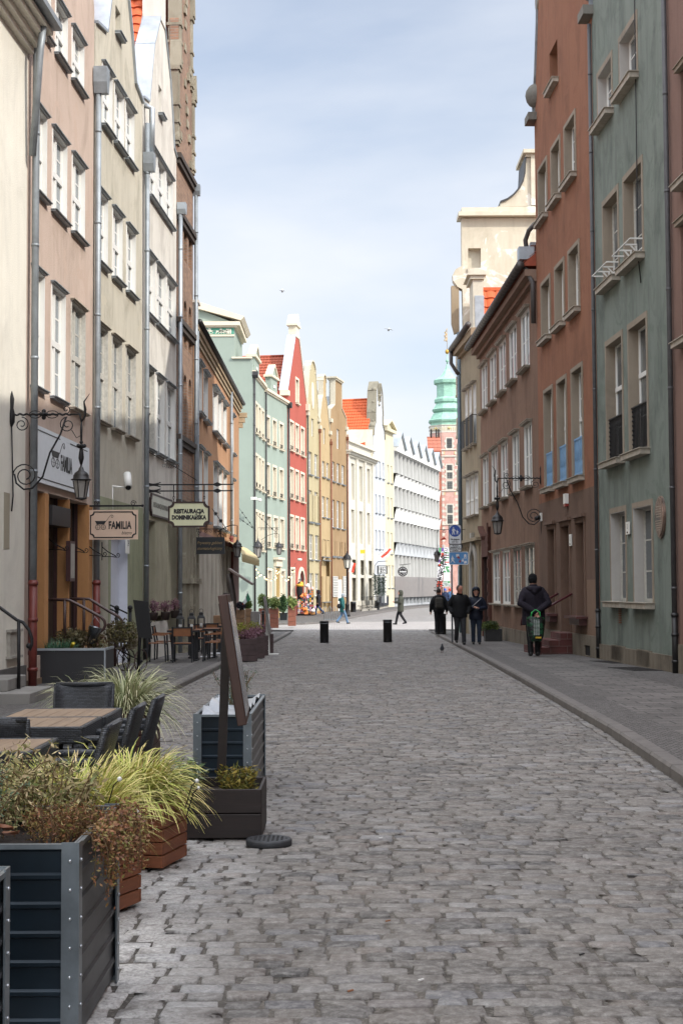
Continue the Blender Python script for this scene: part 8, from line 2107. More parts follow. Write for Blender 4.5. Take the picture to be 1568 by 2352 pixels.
# ---------------- terrace tables, chairs, candle lanterns ----------------
tm=simple('terrace_frame','#232427',.5,.2,var=.3);tp_=wood('terrace_slats','#8a5630',.5,(1,9,1),.6)
def terrace_chair(label,x,y,rz,first=None):
    if first:
        c=copy_tree(first);c.location=(x,y,gz(y)+.1);c.rotation_euler=(0,0,rz);c['label']=label;return c
    o=thing('terrace_chair',label,'chair',(x,y,gz(y)+.1),rz,'wood and metal terrace chairs')
    mb=MB()
    for k in range(4):mb.bbox(-.2,.2,-.2+.1*k,-.11+.1*k,.43,.45,.004)
    mb.obj('seat',tp_,o,world=False)
    mb=MB();mb.bbox(-.2,.2,-.27,-.25,.6,.8,.01);mb.obj('backrest',tp_,o,world=False)
    for s in(-1,1):
        mb=MB();mb.bar((s*.22,-.21,.0),(s*.22,-.2,.45),.035);mb.bar((s*.22,-.2,.45),(s*.22,-.27,.82),.035);mb.obj('leg',tm,o,world=False)
        mb=MB();mb.bar((s*.22,.22,0),(s*.22,.19,.62),.035);mb.obj('leg',tm,o,world=False)
        mb=MB();mb.bar((s*.22,.2,.62),(s*.22,-.23,.64),.04,.02);mb.obj('armrest',tp_,o,world=False)
    mb=MB();mb.bar((-.22,-.2,.42),(.22,-.2,.42),.03);mb.bar((-.22,.2,.42),(.22,.2,.42),.03);mb.bar((-.22,-.265,.8),(.22,-.265,.8),.03);mb.obj('frame',tm,o,world=False);return o
X_=lambda px,Z:plan(px,Z)[0]
tc0=terrace_chair('wood and metal chair in the middle of the terrace, its back towards us',X_(421,33),33,0)
for lab,px,Z,rz in (('terrace chair at the far left facing right, in front of the sill pots',362,33.2,-PI/2),('terrace chair just behind the leftmost one, by the sill pots',378,34.6,-PI/2),('terrace chair right of the middle, facing left towards the table',490,33.6,PI/2),('second terrace chair on the right side, slightly farther, facing left',500,34.6,PI/2),('terrace chair with tipped back by the tall menu board',512,35.8,PI/2),('terrace chair at the back, between the two candle lit tables',455,37.5,0),('terrace chair far back near the wooden crate planter',484,38.5,0)):
    terrace_chair(lab,X_(px,Z),Z,rz,tc0)
def terrace_table(label,px,Z,w):
    x=X_(px,Z);o=thing('terrace_table',label,'table',(x,Z,gz(Z)+.1),0,'terrace tables');mb=MB()
    for k in range(6):mb.bbox(-w/2,w/2,-.35+.117*k,-.245+.117*k,.71,.735,.004)
    mb.obj('tabletop',tp_,o,world=False);mb=MB();mb.box(-w/2-.01,w/2+.01,-.37,-.351,.68,.73);mb.box(-w/2-.01,w/2+.01,.351,.37,.68,.73);mb.obj('frame',tm,o,world=False)
    for s in(-1,1):mb=MB();mb.box(s*w*.36-.04,s*w*.36+.04,-.04,.04,.02,.7);mb.box(s*w*.36-.05,s*w*.36+.05,-.3,.3,0,.03);mb.obj('leg',tm,o,world=False)
    return o
terrace_table('slatted terrace table under the two left candle lanterns',425,33.9,.75);terrace_table('slatted terrace table under the right candle lantern',466,35.5,.8);terrace_table('slatted terrace table at the back of the terrace',480,40,.8)
def candle(label,px,Z,zt):
    x=X_(px,Z);z=gz(Z)+.1+zt;o=thing('candle_lantern',label,'candle lantern',(x,Z,z),0,'candle lanterns on the terrace tables');mb=MB();mb.box(-.085,.085,-.085,.085,0,.02)
    for sx in(-1,1):
        for sy in(-1,1):mb.box(sx*.078-.008,sx*.078+.008,sy*.078-.008,sy*.078+.008,.02,.25)
    mb.lathe([(.13,.25),(.11,.29),(.07,.33),(.07,.38),(.03,.4)],4,rot=PI/4,smooth=False);mb.tube([(.05*math.cos(t),0,.43+.05*math.sin(t)) for t in [PI*i/6 for i in range(13)]],.006,5,False);mb.obj('frame',irond,o,world=False)
    mb=MB();mb.lathe([(.04,.02),(.04,.11),(.03,.12)],10);mb.obj('candle',simple('white_candle','#cfcfcb',.6),o,world=False)
candle('black candle lantern on the left of the front terrace table',414,33.9,.735);candle('black candle lantern at the right of the front terrace table',440,33.9,.735);candle('black candle lantern on the second terrace table',462,35.5,.735)
# snow strip on the terrace floor
for k,(x0,x1,y) in enumerate(((460,500,1509),(474,505,1501))):
    a=G(x0,y,.106);b=G(x1,y,.106);mb=MB();rg=random.Random(k)
    n=12;vs=[]
    for i in range(n+1):
        p=a+(b-a)*i/n;w=.16*math.sin(PI*(i+.3)/(n+.6))+rg.uniform(0,.06);vs+=[(p.x,p.y-w,p.z),(p.x,p.y,p.z+.02),(p.x,p.y+w,p.z)]
    mb.add(vs,[(3*i+j,3*i+j+1,3*i+j+4,3*i+j+3) for i in range(n) for j in(0,1)],True);tag(mb.obj('snow_patch',simple('old_snow','#dcdcdf')),'%s thin strip of old snow under the terrace chairs'%('Front','Rear')[k],'snow','snow strips')
# ---------------- left side: mesh planter, rails, steps, pram cart ----------------
g=G(66,1571,.1);Yp=g.y;xr=G(239,1571,.1).x;zt=atY(150,1492,Yp).z;gg=gz(Yp)+.1
def meshm():
    n=NT('black_mesh');v=n.n('ShaderNodeTexVoronoi');v.inputs['Scale'].default_value=55;v.inputs['Randomness'].default_value=0;g_=n.n('ShaderNodeNewGeometry');n.l(g_.outputs['Position'],v.inputs['Vector'])
    c=n.ramp(v.outputs['Distance'],[(.3,hx('#0d0d0e')),(.5,hx('#39393b'))]);n.l(c,n.b.inputs['Base Color']);n.b.inputs['Roughness'].default_value=.5;return n.m
o=thing('mesh_planter','long black perforated metal planter with a pale rim at the foot of the pink house','planter',((g.x+xr)/2,Yp,gg));mb=MB();mb.box(g.x,xr,Yp,Yp+.9,gg,zt-.02);mb.obj('case',meshm(),o)
mb=MB();mb.box(g.x-.01,xr+.01,Yp-.02,Yp+.03,zt-.02,zt+.02);mb.box(xr-.03,xr+.01,Yp-.019,Yp+.9,zt-.021,zt+.019);mb.box(xr-.02,xr+.005,Yp-.015,Yp+.01,gg,zt-.022);mb.obj('rim',zinc,o)
tuft('blue_grass','dense blue-green fescue cushion in the black mesh planter',(g.x+.42,Yp+.4,zt-.03),700,(.14,.24),bg_,1.6,.004,.28,.6,seed=8,group='plants in the mesh planter')
bush('shrub','half withered brown-green shrub behind the handrails',(xr-.75,Yp+1.6,zt-.1),.5,.22,1400,grassmat('brown_shrub','#3d3a28','#5c5236','#6d6f45'),.035,61,'shrub','plants in the mesh planter')
bush('shrub','small brown leafed shrub by the first rail post',(g.x+.95,Yp+1.2,zt-.12),.24,.17,500,grassmat('brown_shrub2','#4a3a2c','#6a5240','#6d6f45'),.03,62,'shrub','plants in the mesh planter')
bush('shrub','withered shrub beside the wicker cart',(xr-.1,Yp+2.6,zt-.15),.36,.3,900,grassmat('brown_shrub','#3d3a28','#5c5236','#6d6f45'),.035,63,'shrub','plants in the mesh planter')
# beer can and bucket
c=atY(*cC(567,1436),Yp+.2);o=thing('drink_can','crumpled silver and yellow drink can in the mesh planter','can',c);mb=MB();M=Matrix.Translation(c)@Matrix.Rotation(R(50),4,'X')@Matrix.Rotation(R(25),4,'Y');mb.lathe([(.025,-.07),(.033,-.06),(.033,.06),(.026,.075),(.024,.07)],12,M=M);mb.obj('can',simple('can_yellow','#b7a431',.3,.5,var=.4,vs=30),o)
def cc_(x,y,Z):return atY(*cC(x,y),Z)
brn=simple('brown_rail','#4a3632',.35,.2,var=.3)
def rail(label,pts,posts,Z,m=brn,r_=.028,curl=None):
    o=thing('handrail',label,'handrail',cc_(*pts[0],Z));mb=MB();mb.tube([cc_(x,y,Z) for x,y in pts],r_,8);mb.ball(cc_(*pts[-1],Z),r_*1.7,8);mb.obj('rail',m,o)
    for (x,y0,y1) in posts:
        a=cc_(x,y0,Z);b=cc_(x,y1,Z);mb=MB();mb.tube([a,b],r_*1.05,8);mb.obj('post',m,o)
rail('brown tubular handrail in front, curling into a loop above the mesh planter',[(370,1075),(520,1078),(545,1082),(650,1135),(795,1215),(820,1245),(825,1280),(812,1310),(785,1330),(750,1330),(725,1315),(712,1297)],[(508,1080,1440),(768,1335,1480)],25.9)
rail('brown tubular handrail behind, curling down beside the wicker cart',[(520,1072),(650,1070),(700,1072),(730,1090),(850,1165),(930,1210),(955,1240),(955,1280),(935,1305),(900,1315),(870,1300),(855,1280)],[(658,1075,1440),(903,1315,1600)],27.3)
F=L0;Ys=20.5
rail('black handrail with a curl beside the grey entrance steps at the left edge',[(-80,1110),(0,1140),(130,1235),(180,1255),(225,1310),(250,1380),(250,1430),(235,1470),(225,1440)],[(147,1245,1815)],Ys,m=irond,r_=.024)
c=cc_(735,1350,25.7);o=thing('bucket','small shiny metal bucket hanging from the front handrail','bucket',c);mb=MB();M=Matrix.Translation(c)@Matrix.Rotation(R(14),4,'Y');mb.lathe([(.085,-.17),(.12,.13),(.126,.14),(.11,.14),(.08,-.15)],16,M=M);mb.obj('pail',simple('shiny_metal','#8d9093',.25,.9,var=.3),o);mb=MB();mb.tube([c+Vector((-.1,0,.1)),c+Vector((.02,0,.33)),c+Vector((.14,0,.16))],.006,5);mb.obj('handle',zinc,o)
# grey entrance steps
st=plaster('step_granite','#8c8984',.5,dirtcol='#55524e',grain=.004);o=thing('entrance_steps','grey granite entrance steps cut off by the left edge','steps',(-5,Ys,gz(Ys)+.1));gg=gz(Ys)+.1
mb=MB()
xa=atY(79,1600,Ys-.6).x;xb=atY(31,1570,Ys-.2).x
mb.bbox(-7,xa,Ys-.9,Ys+.6,gg,gg+.16,.01);mb.bbox(-7,xb,Ys-.55,Ys+.6,gg+.161,gg+.33,.01);mb.obj('treads',st,o)
# wicker pram cart
Zc=27.5;o=thing('wicker_cart','old white wicker pram body planted with greenery on spoked bicycle wheels','cart',cc_(960,1640,Zc));wkw=simple('white_wicker','#a39a86',.7,var=.5,vs=40,bump=.02,bs=60)
c=cc_(963,1390,Zc);mb=MB();rx=(cc_(1090,1390,Zc).x-cc_(838,1390,Zc).x)/2;hh=(cc_(960,1325,Zc).z-cc_(960,1455,Zc).z)
n=26
for k in range(n):
    t=2*PI*k/n;a=c+Vector((rx*math.cos(t),.28*math.sin(t),hh/2));b=c+Vector((rx*.82*math.cos(t+.2),.2*math.sin(t+.2),-hh/2));b2=c+Vector((rx*.82*math.cos(t-.2),.2*math.sin(t-.2),-hh/2));mb.tube([a,b],.012,5);mb.tube([a,b2],.012,5)
for z,s in ((hh/2,1),(hh*.42,.99),(0,.92),(-hh*.1,.9),(-hh/2,.82)):mb.tube([c+Vector((rx*s*math.cos(2*PI*i/24),.28*s*math.sin(2*PI*i/24),z)) for i in range(25)],.02,6,False)
mb.obj('wicker_body',wkw,o);mb=MB();mb.lathe([(.8,-.01),(.8,.0)],16,c+Vector((0,0,hh*.3)),ex=rx*1.1,ey=.3);mb.obj('planting_soil',soil,o)
def wheel(cx_,cy_,rxx,Z,m=None):
    cp=cc_(cx_,cy_,Z);mb=MB();rr=abs(cc_(cx_,cy_-rxx,Z).z-cp.z);ang=R(28);U=Vector((math.sin(ang)*.9,math.cos(ang),0)).normalized()
    mb.tube([cp+U*rr*math.cos(2*PI*i/28)+Z_*rr*math.sin(2*PI*i/28) for i in range(29)],.013,6,False);w=mb.obj('wheel',simple('rusty_rim','#4a3a35',.6,.3,var=.4),o);mb=MB()
    for i in range(18):mb.bar(cp,cp+U*rr*math.cos(2*PI*i/18)+Z_*rr*math.sin(2*PI*i/18),.004)
    mb.ball(cp,.03,6);mb.obj('spokes',irond,w);return cp
a=wheel(970,1545,88,Zc-.25);b=wheel(1105,1558,88,Zc-.25);a2=wheel(845,1540,88,Zc+.2);b2=wheel(1010,1550,85,Zc+.3)
mb=MB();mb.tube([a,c+Vector((-.15,0,-hh/2)),b],.014,6);mb.tube([a2,c+Vector((-.1,.1,-hh/2)),b2],.014,6);mb.tube([c+Vector((rx,0,.1)),c+Vector((rx+.25,0,.35))],.012,6);mb.obj('undercarriage',irond,o)
bush('greenery','small green plant growing in the wicker cart',(c.x,c.y,c.z+hh*.3),.2,.1,260,lvg,.03,71,'plant')
# finial posts and black rail by the white door
for k,x in enumerate((1020,915)):
    p=cc_(x,1320,29.5);q=cc_(x,1160,29.5);o=thing('fence_post','black iron post with ball finial by the white door, %s'%('right one','left one')[k],'post',p,0,'finial posts');mb=MB();mb.tube([p-Z_*.3,q],.035,8);mb.ball(q+Z_*.05,.055,10);mb.lathe([(.05,-.02),(.05,.0)],10,q);mb.obj('post',irond,o)
o=thing('wall_handrail','short sloping black handrail in front of the white door','handrail',cc_(870,1120,29.6));mb=MB();mb.bar(cc_(862,1118,29.6),cc_(1000,1185,29.6),.05,.03);mb.bar(cc_(862,1150,29.6),cc_(930,1180,29.6),.04,.03);mb.obj('rail',irond,o)
# flower tub at the right
g=G(1131,1473,.1);o=thing('plant_tub','square dark tub overflowing with green ivy against the brown house wall','planter',g);mb=MB();mb.bbox(-.27,.3,-.25,.3,0,.42,.01);mb.obj('tub',simple('dark_tub','#2b2a29',.7,var=.3),o,world=False)
bush('ivy','sprawling green ivy in the dark tub by the brown house',(g.x-.03,g.y,g.z+.3),.42,.19,1500,grassmat('ivy','#26351e','#3f5128','#6b6f33'),.035,81,'ivy')
# manhole / grates on the right pavement
for k,(x0,y0,x1,y1) in enumerate(((1385,1518,1437,1524),(1430,1533,1490,1541),(1238,1496,1300,1499))):
    a=G(x0,y0,.106);b=G(x1,y1,.106);o=thing('floor_grate',('rusty cellar grate before the green house, the farther one','rusty cellar grate before the green house, the nearer one','narrow grate in the pavement by the red steps')[k],'grate',a,0,'cellar grates');mb=MB();n=12;w=.3
    for i in range(n+1):p=a+(b-a)*i/n;mb.bar(p-X*w,p+X*w,.02,.01)
    mb.bar(a-X*w,b-X*w,.025,.012);mb.bar(a+X*w,b+X*w,.025,.012);mb.obj('bars',simple('grate_iron','#3f3c3b',.6,.4),o)
# litter: cigarette butts and leaves in the road
for k,(px,py) in enumerate(((885,2117),(798,2278),(960,2253),(1330,2194),(870,1926))):
    g=G(px,py,.008);o=thing('litter','tiny scrap of litter between the setts, %s'%('orange butt at lower left','orange butt near the bottom','white scrap near the bottom','dark scrap at lower right','white scrap beside the black disc')[k],'litter',g,0,'scraps on the road');mb=MB();mb.bar((0,0,0),(.022,.01,.003),.006);mb.obj('scrap',simple('butt_orange','#8a5a3c') if k<2 else simple('paper_white','#d4d0cc') if k!=3 else blk,o,world=False)
# ---------------- souvenir stall ----------------
Zv=G(705,1414,.1).y;Fv=cross_plane(650,Zv);V=lambda x,y,d=0:Fv.P(*Fv.uv(x,y),d)
cS=lambda x,y:(1130/1.7417+x*.0781,2150/1.7417+y*.0781)
cols_=[simple('s%d'%i,c,.8,var=.15) for i,c in enumerate(('#e08a4a','#c2a0c4','#d9d4d0','#3f6f95','#d4a33a','#b04a52','#5d9a78','#e3b9ae','#2e2a2e'))]
def rack(label,x0,x1,y0,y1,cols,rows_,seed):
    a=V(*cS(x0,y1));b=V(*cS(x1,y0));o=thing('postcard_rack',label,'display rack',a,0,'souvenir racks');mb=MB();rg=random.Random(seed)
    for x in (a.x,b.x,(a.x+b.x)/2):mb.bar((x,Zv,a.z),(x,Zv,b.z),.035)
    for k in range(rows_+1):z=a.z+(b.z-a.z)*k/rows_;mb.bar((a.x,Zv,z),(b.x,Zv,z),.025)
    mb.obj('frame',irond,o)
    for i in range(cols):
        for j in range(rows_):
            x=a.x+(b.x-a.x)*(i+.5)/cols;z=a.z+(b.z-a.z)*(j+.5)/rows_;w=(b.x-a.x)/cols*.36;h=(b.z-a.z)/rows_*.36;mb=MB();mb.box(x-w,x+w,Zv-.06,Zv-.04,z-h,z+h);mb.obj('card',rg.choice(cols_),o)
rack('left black rack of bright souvenirs and magnets at the red house door',440,650,1780,2200,4,9,1);rack('tall black revolving rack of postcards in the middle of the stall',790,900,1560,2250,2,10,2);rack('small rack of key rings between the taller souvenir racks',660,780,1650,2230,3,8,3)
def plush(label,px,py,w,h,m,seed):
    c=V(*cS(px,py),.2);k=.0781*Zv/FL;o=thing('plush_toy',label,'soft toy',c,0,'soft toys on the stall');mb=MB();rx=w*k/2;rz2=h*k/2;mb.lathe([(max(.003,rx*math.sin(PI*i/8)),-rz2*math.cos(PI*i/8)) for i in range(9)],12,c);mb.ball(c+Z_*rz2*.8+X*rx*.3,rx*.6,10);mb.obj('body',m,o)
    mb=MB()
    for s in(-1,1):mb.ball(c+Z_*rz2*1.2+X*(rx*.3+s*rx*.35),rx*.2,8)
    mb.obj('ears',m,o)
ob_=cols_
plush('tall black soft toy bundle standing behind the left rack',500,1560,190,520,simple('plush_black','#1b1a1c',.95),1)
for lab,px,py,w,h,ci in (('red and yellow striped knitted cap on top of the stall',510,1410,230,110,4),('white soft toy lying on top of the stall',720,1430,150,90,2),('pink soft toy at the top left of the postcards',775,1500,90,80,7),('pink soft toy above the postcards',870,1510,100,80,7),('orange soft toy row on the shelf',540,1720,150,110,0),('second orange soft toy beside the lilac one',660,1690,80,110,0),('lilac soft toy under the orange ones',730,1770,90,80,1),('orange soft toy in the crate on the ground',690,2120,90,110,0),('orange soft toy at the left of the crate',625,2110,60,110,0),('white and pink soft toy heap by the walker',890,2160,140,90,2),('small violet soft toy at the right rack foot',960,2060,50,90,1)):plush(lab,px,py,w,h,ob_[ci],px)
for lab,x0,x1,y0,y1 in (('orange crate of soft toys at the foot of the stall',640,760,2170,2260),('pale crate at the foot of the postcard rack',825,955,2200,2265),('brown carton of white toys behind the walker',1020,1110,2170,2240)):
    a=V(*cS(x0,y1));b=V(*cS(x1,y0));o=thing('crate',lab,'crate',a,0,'crates at the stall');mb=MB();mb.box(a.x,b.x,Zv-.1,Zv+.3,a.z,b.z);mb.obj('box',cols_[0] if x0==640 else simple('carton','#b98a58',.8),o)
o=thing('stall_base','low black base frame under the souvenir racks','stall base',V(*cS(430,2290)));mb=MB();a=V(*cS(430,2300));b=V(*cS(910,2240));mb.box(a.x,b.x,Zv,Zv+.6,a.z,b.z);mb.obj('base',irond,o)
# ---------------- people ----------------
def solid(name,mb,mat,parent,vox,it=4,loc=None):
    o=mb.obj(name,mat,None,world=False);m=o.modifiers.new('r','REMESH');m.mode='VOXEL';m.voxel_size=vox;m.use_smooth_shade=True
    s=o.modifiers.new('s','SMOOTH');s.iterations=it;s.factor=.5
    bpy.context.view_layer.update();dg=bpy.context.evaluated_depsgraph_get();me=bpy.data.meshes.new_from_object(o.evaluated_get(dg));me.name=name
    old=o.data;o.modifiers.clear();o.data=me
    for p in me.polygons:p.use_smooth=True
    if not me.materials:me.materials.append(mat)
    if parent is not None:o.parent=parent
    return o
def rings(mb,rs,n=20):
    """loft of ellipses: (x,y,z,rx,ry)"""
    vs=[];m=len(rs)
    for (x,y,z,rx,ry) in rs:
        for k in range(n):
            a=2*PI*k/n;vs.append((x+rx*math.cos(a),y+ry*math.sin(a),z))
    fs=[(i*n+k,i*n+(k+1)%n,(i+1)*n+(k+1)%n,(i+1)*n+k) for i in range(m-1) for k in range(n)]+[tuple(range(n))[::-1],tuple((m-1)*n+k for k in range(n))]
    mb.add(vs,fs,True)
def limb(mb,pts,rs,n=12):
    mb.tube(pts,rs,n)
    for p,r_ in zip(pts,rs):mb.ball(p,r_*.99,n)
skin=simple('skin','#b98a76',.55,var=.12);skr=simple('skin_ruddy','#a8705c',.55,var=.15)
def fabric(n,c,rough=.8,b=.01):return simple(n,c,rough,var=.3,vs=9,bump=b,bs=16,objc=True,spec=.3)
def hand(mb,w,d,up,s,curl=.6,side=1):
    w=Vector(w);d=Vector(d).normalized();up=Vector(up).normalized();sd=d.cross(up).normalized()*side
    limb(mb,[w,w+d*.045*s,w+d*.08*s],[.024*s,.032*s,.03*s],8)
    for k,(o_,l) in enumerate(((-.028,.06),(-.01,.072),(.009,.068),(.027,.052))):
        b=w+d*.085*s+sd*o_*s;e=d;pts=[b]
        for q in range(3):e=(e-up*curl*.5).normalized();pts.append(pts[-1]+e*l*s/2.6)
        mb.tube(pts,[.0095*s,.009*s,.0085*s,.007*s],6)
    b=w+d*.03*s-sd*.03*s;mb.tube([b,b+(d*.5-sd*.7-up*.2).normalized()*.035*s,b+(d*.9-sd*.7-up*.5).normalized()*.06*s],[.012*s,.0105*s,.008*s],6)
def person(label,x,y,rz,H=1.75,up=.1,vox=.012,arms=None,legs=((.10,0,0),(-.10,0,0)),yaw=0,nod=0,jk=None,tr=None,hem=.82,bulk=1.0,hood=None,hat=None,hair=None,skinm=None,shoe=None,hands=True,puff=False,rel=None,coll=True):
    """stands at the origin facing +y. legs: per side (x, foot y, lift); arms: per side elbow, wrist, hand direction"""
    skinm=skinm or skin;k=H/1.75;T=Matrix.Scale(k,4)
    body_=MB();J=MB();P=MB();S=MB()
    arms=arms or (((.29,-.03,1.14),(.31,.06,.9),(0,.1,-1)),((-.29,-.03,1.14),(-.31,.06,.9),(0,.1,-1)))
    hipz=.93;HC=Vector((0,.03+nod,1.625))
    # head and neck
    Ry=Matrix.Translation(HC)@Matrix.Rotation(yaw,4,'Z')@Matrix.Rotation(-nod*3,4,'X');b0=len(body_.v)
    body_.lathe([(.005,-.122),(.045,-.112),(.062,-.085),(.072,-.045),(.078,0),(.08,.04),(.072,.08),(.05,.108),(.005,.122)],16,(0,0,0),ey=1.18)
    body_.tube([(0,.088,.02),(0,.108,-.018),(0,.094,-.03)],[.008,.015,.009],8)           # nose
    body_.tube([(-.022,.082,-.062),(0,.09,-.062),(.022,.082,-.062)],[.006,.009,.006],6)  # lips
    body_.tube([(-.035,.07,-.1),(0,.078,-.105),(.035,.07,-.1)],[.016,.02,.016],6)
    body_.tube([(-.045,.08,.035),(-.02,.092,.038),(.02,.092,.038),(.045,.08,.035)],[.01,.01,.01,.01],6)
    for s in(-1,1):body_.lathe([(.005,-.03),(.02,-.01),(.022,.02),(.005,.032)],8,(s*.083,-.005,0),ex=.5)
    body_.xf(Ry,b0)
    limb(body_,[(0,-.01,1.42),HC+Vector((0,-.01,-.07))],[.06,.055])
    rings(body_,[(0,0,.86,.12,.09),(0,0,.95,.165,.11),(0,0,1.1,.14,.095),(0,0,1.28,.17,.11),(0,0,1.4,.165,.09),(0,-.01,1.45,.07,.06)])
    for i,(s,(lx,fy,lift)) in enumerate(zip((1,-1),legs)):
        hip=Vector((s*.09,0,.9));foot=Vector((lx,fy,.08+lift));kn=(hip+foot)*.5+Vector((0,.04+.25*lift+max(0,-fy)*.25,0))
        limb(body_,[hip,kn,foot],[.08,.055,.038])
        if tr:
            limb(P,[hip+Vector((0,0,.02)),(hip+kn)/2,kn,(kn+foot)/2,foot+Vector((0,-.005,.01))],[.105*bulk**.3,.09,.072,.066,.064])
        tilt=lift*1.5 if fy<0 else -.1*(fy>.15)
        M_=Matrix.Translation(foot+Vector((0,0,-.03)))@Matrix.Rotation(-tilt,4,'X');c0=len(S.v)
        S.tube([(0,-.07,-.005),(0,.0,.0),(0,.09,-.012),(0,.165,-.02)],[.04,.046,.043,.03],10);S.tube([(0,-.03,.05),(0,-.02,.0)],[.045,.045],10);S.xf(M_,c0)
    if tr:rings(P,[(0,0,.84,.15,.12),(0,0,.92,.175,.13),(0,0,1.0,.16,.12)])
    # arms
    for s,(e,w,d) in zip((1,-1),arms):
        sh=Vector((s*.175,-.0,1.4));e=Vector(e);w=Vector(w)
        limb(body_,[sh,e,w],[.05,.04,.027])
        if hands:hand(body_,w,d,(0,0,1) if abs(Vector(d).normalized().z)<.8 else (0,1,0),1,.7,s)
        a=1.0+.35*(bulk-1);q=[.085*a,.078*a,.07*a,.062*a,.052*a];pts=[sh+Vector((-s*.01,0,-.01)),(sh+e)/2+Vector((s*.01,0,0)),e,(e+w)/2,w]
        if puff:
            pp=[];rr=[]
            for i in range(len(pts)-1):
                for t in(0,.25,.5,.75):pp.append(pts[i]+(pts[i+1]-pts[i])*t);rr.append((q[i]+(q[i+1]-q[i])*t)*(1.04 if t in(.25,.75) else .97))
            pts,q=pp+[pts[-1]],rr+[q[-1]]
        limb(J,pts,q)
    b=bulk;R_=[(0,-.0,hem,.185*b,.135*b),(0,0,hem+.06,.19*b,.14*b),(0,0,.98,.185*b,.135*b),(0,0,1.12,.18*b,.132*b),(0,-.005,1.26,.195*b,.138*b),(0,-.01,1.36,.2*b,.125*b),(0,-.012,1.43,.165*b,.1*b),(0,-.012,1.475,.095,.085)]
    if puff:
        R2=[]
        for p,q in zip(R_,R_[1:]):
            n=max(1,int((q[2]-p[2])/.04))
            for i in range(n):t=i/n;m_=[p[j]+(q[j]-p[j])*t for j in range(5)];f=1.03 if i%2 else .985;R2.append((m_[0],m_[1],m_[2],m_[3]*f,m_[4]*f))
        R_=R2+[R_[-1]]
    rings(J,R_)
    if coll:rings(J,[(0,-.01,1.44,.11,.1),(0,0,1.5,.092,.09),(0,.005,1.535,.085,.085)])
    o=solid('person',body_,skinm,None,vox,2)
    tag(o,label,'person');o.location=(x,y,gz(y)+up);o.rotation_euler=(0,0,rz);o.scale=(k,k,k)
    if tr:solid('trousers',P,tr,o,vox,3)
    jo=solid('jacket',J,jk,o,vox,3);solid('shoe',S,shoe or simple('shoe_black','#1c1b1b',.5,var=.2),o,vox,2)
    if hood=='up':
        h=MB();c0=0;h.lathe([(.01,-.16),(.1,-.14),(.122,-.06),(.128,.03),(.115,.1),(.07,.15),(.01,.165)],16,(0,-.035,0),ey=1.05)
        h.xf(Ry,0);hm=h.obj('hood',jk,o,world=False)
        # opening for the face: drop the front faces and give the cloth a rim
        me=hm.data;bm=bmesh.new();bm.from_mesh(me);inv=Ry.inverted();dl=[f for f in bm.faces if (inv@f.calc_center_median()).y>.035 and -.13<(inv@f.calc_center_median()).z<.1];bmesh.ops.delete(bm,geom=dl,context='FACES')
        bmesh.ops.solidify(bm,geom=bm.faces[:],thickness=.02);bm.to_mesh(me);bm.free()
        for p in me.polygons:p.use_smooth=True
    elif hood=='down':
        h=MB();h.tube([(-.12,.02,1.45),(-.13,-.08,1.45),(-.07,-.15,1.44),(0,-.17,1.42),(.07,-.15,1.44),(.13,-.08,1.45),(.12,.02,1.45)],[.03,.05,.06,.068,.06,.05,.03],10);h.tube([(0,-.15,1.45),(0,-.165,1.36),(0,-.15,1.3)],[.08,.075,.03],10);solid('hood',h,jk,o,vox,4)
    if hat:
        h=MB();h.lathe([(.08,-.07),(.09,-.02),(.094,.03),(.094,.07),(.082,.105),(.05,.135),(.01,.145)] if hat[1]=='beanie' else [(.09,.0),(.092,.06),(.07,.11),(.01,.13)],16,(0,-.01,0),ey=1.15);h.lathe([(.094,.0),(.097,.012),(.097,.035),(.094,.045)],16,(0,-.01,0),ey=1.15);h.xf(Ry);h.obj('hat',hat[0],o,world=False)
    if hair:
        h=MB();m_,kind=hair
        if kind=='short':h.lathe([(.078,-.03),(.087,0),(.088,.05),(.078,.09),(.05,.122),(.01,.13)],16,(0,-.02,0),ey=1.12);
        else:h.tube([(-.07,.05,.06),(-.03,.085,.075),(.03,.085,.075),(.07,.05,.06)],[.02,.022,.022,.02],8)
        h.xf(Ry);h.obj('hair',m_,o,world=False)
    if rel!='back':
        h=MB()
        for s in(-1,1):h.ball((s*.03,.083,.015),.011,8)
        h.xf(Ry);h.obj('eyes',simple('eye_dark','#2a2320',.3),o,world=False)
    return o
def foot(px,py,up=.1):g=G(px,py,up);return g.x,g.y
# man with the bag, from behind
x,y=foot(1226,1507);Hm=(1507-1320)*y/FL
pk=fabric('coat_aubergine','#201b25',.85,.015);bt=fabric('black_trousers','#17171a')
o=person('person seen from behind in a dark aubergine parka and black beanie, holding a green bag behind the back',x,y,R(3),Hm,vox=.011,
 arms=(((.3,-.12,1.13),(.05,-.25,.96),(-.5,-.1,-.6)),((-.3,-.12,1.13),(-.03,-.27,.95),(.5,-.1,-.7))),legs=((.085,.03,0),(-.08,-.05,0)),jk=pk,tr=bt,hem=.66,bulk=1.34,hood='down',hat=(fabric('black_knit','#111113',.95,.004),'beanie'),nod=.03,rel='back')
o['label']='person from behind in a dark aubergine parka and black beanie, hands behind the back'
bg=thing('shopping_bag','dark green printed shopping bag with bright green handles held behind the back','bag',(x,y,gz(y)+.1));kk=Hm/1.75
mb=MB();c=Vector((x-.0,y-.33*kk,gz(y)+.1+.84*kk));w=.2*kk
n=10;vs=[];rg=random.Random(4)
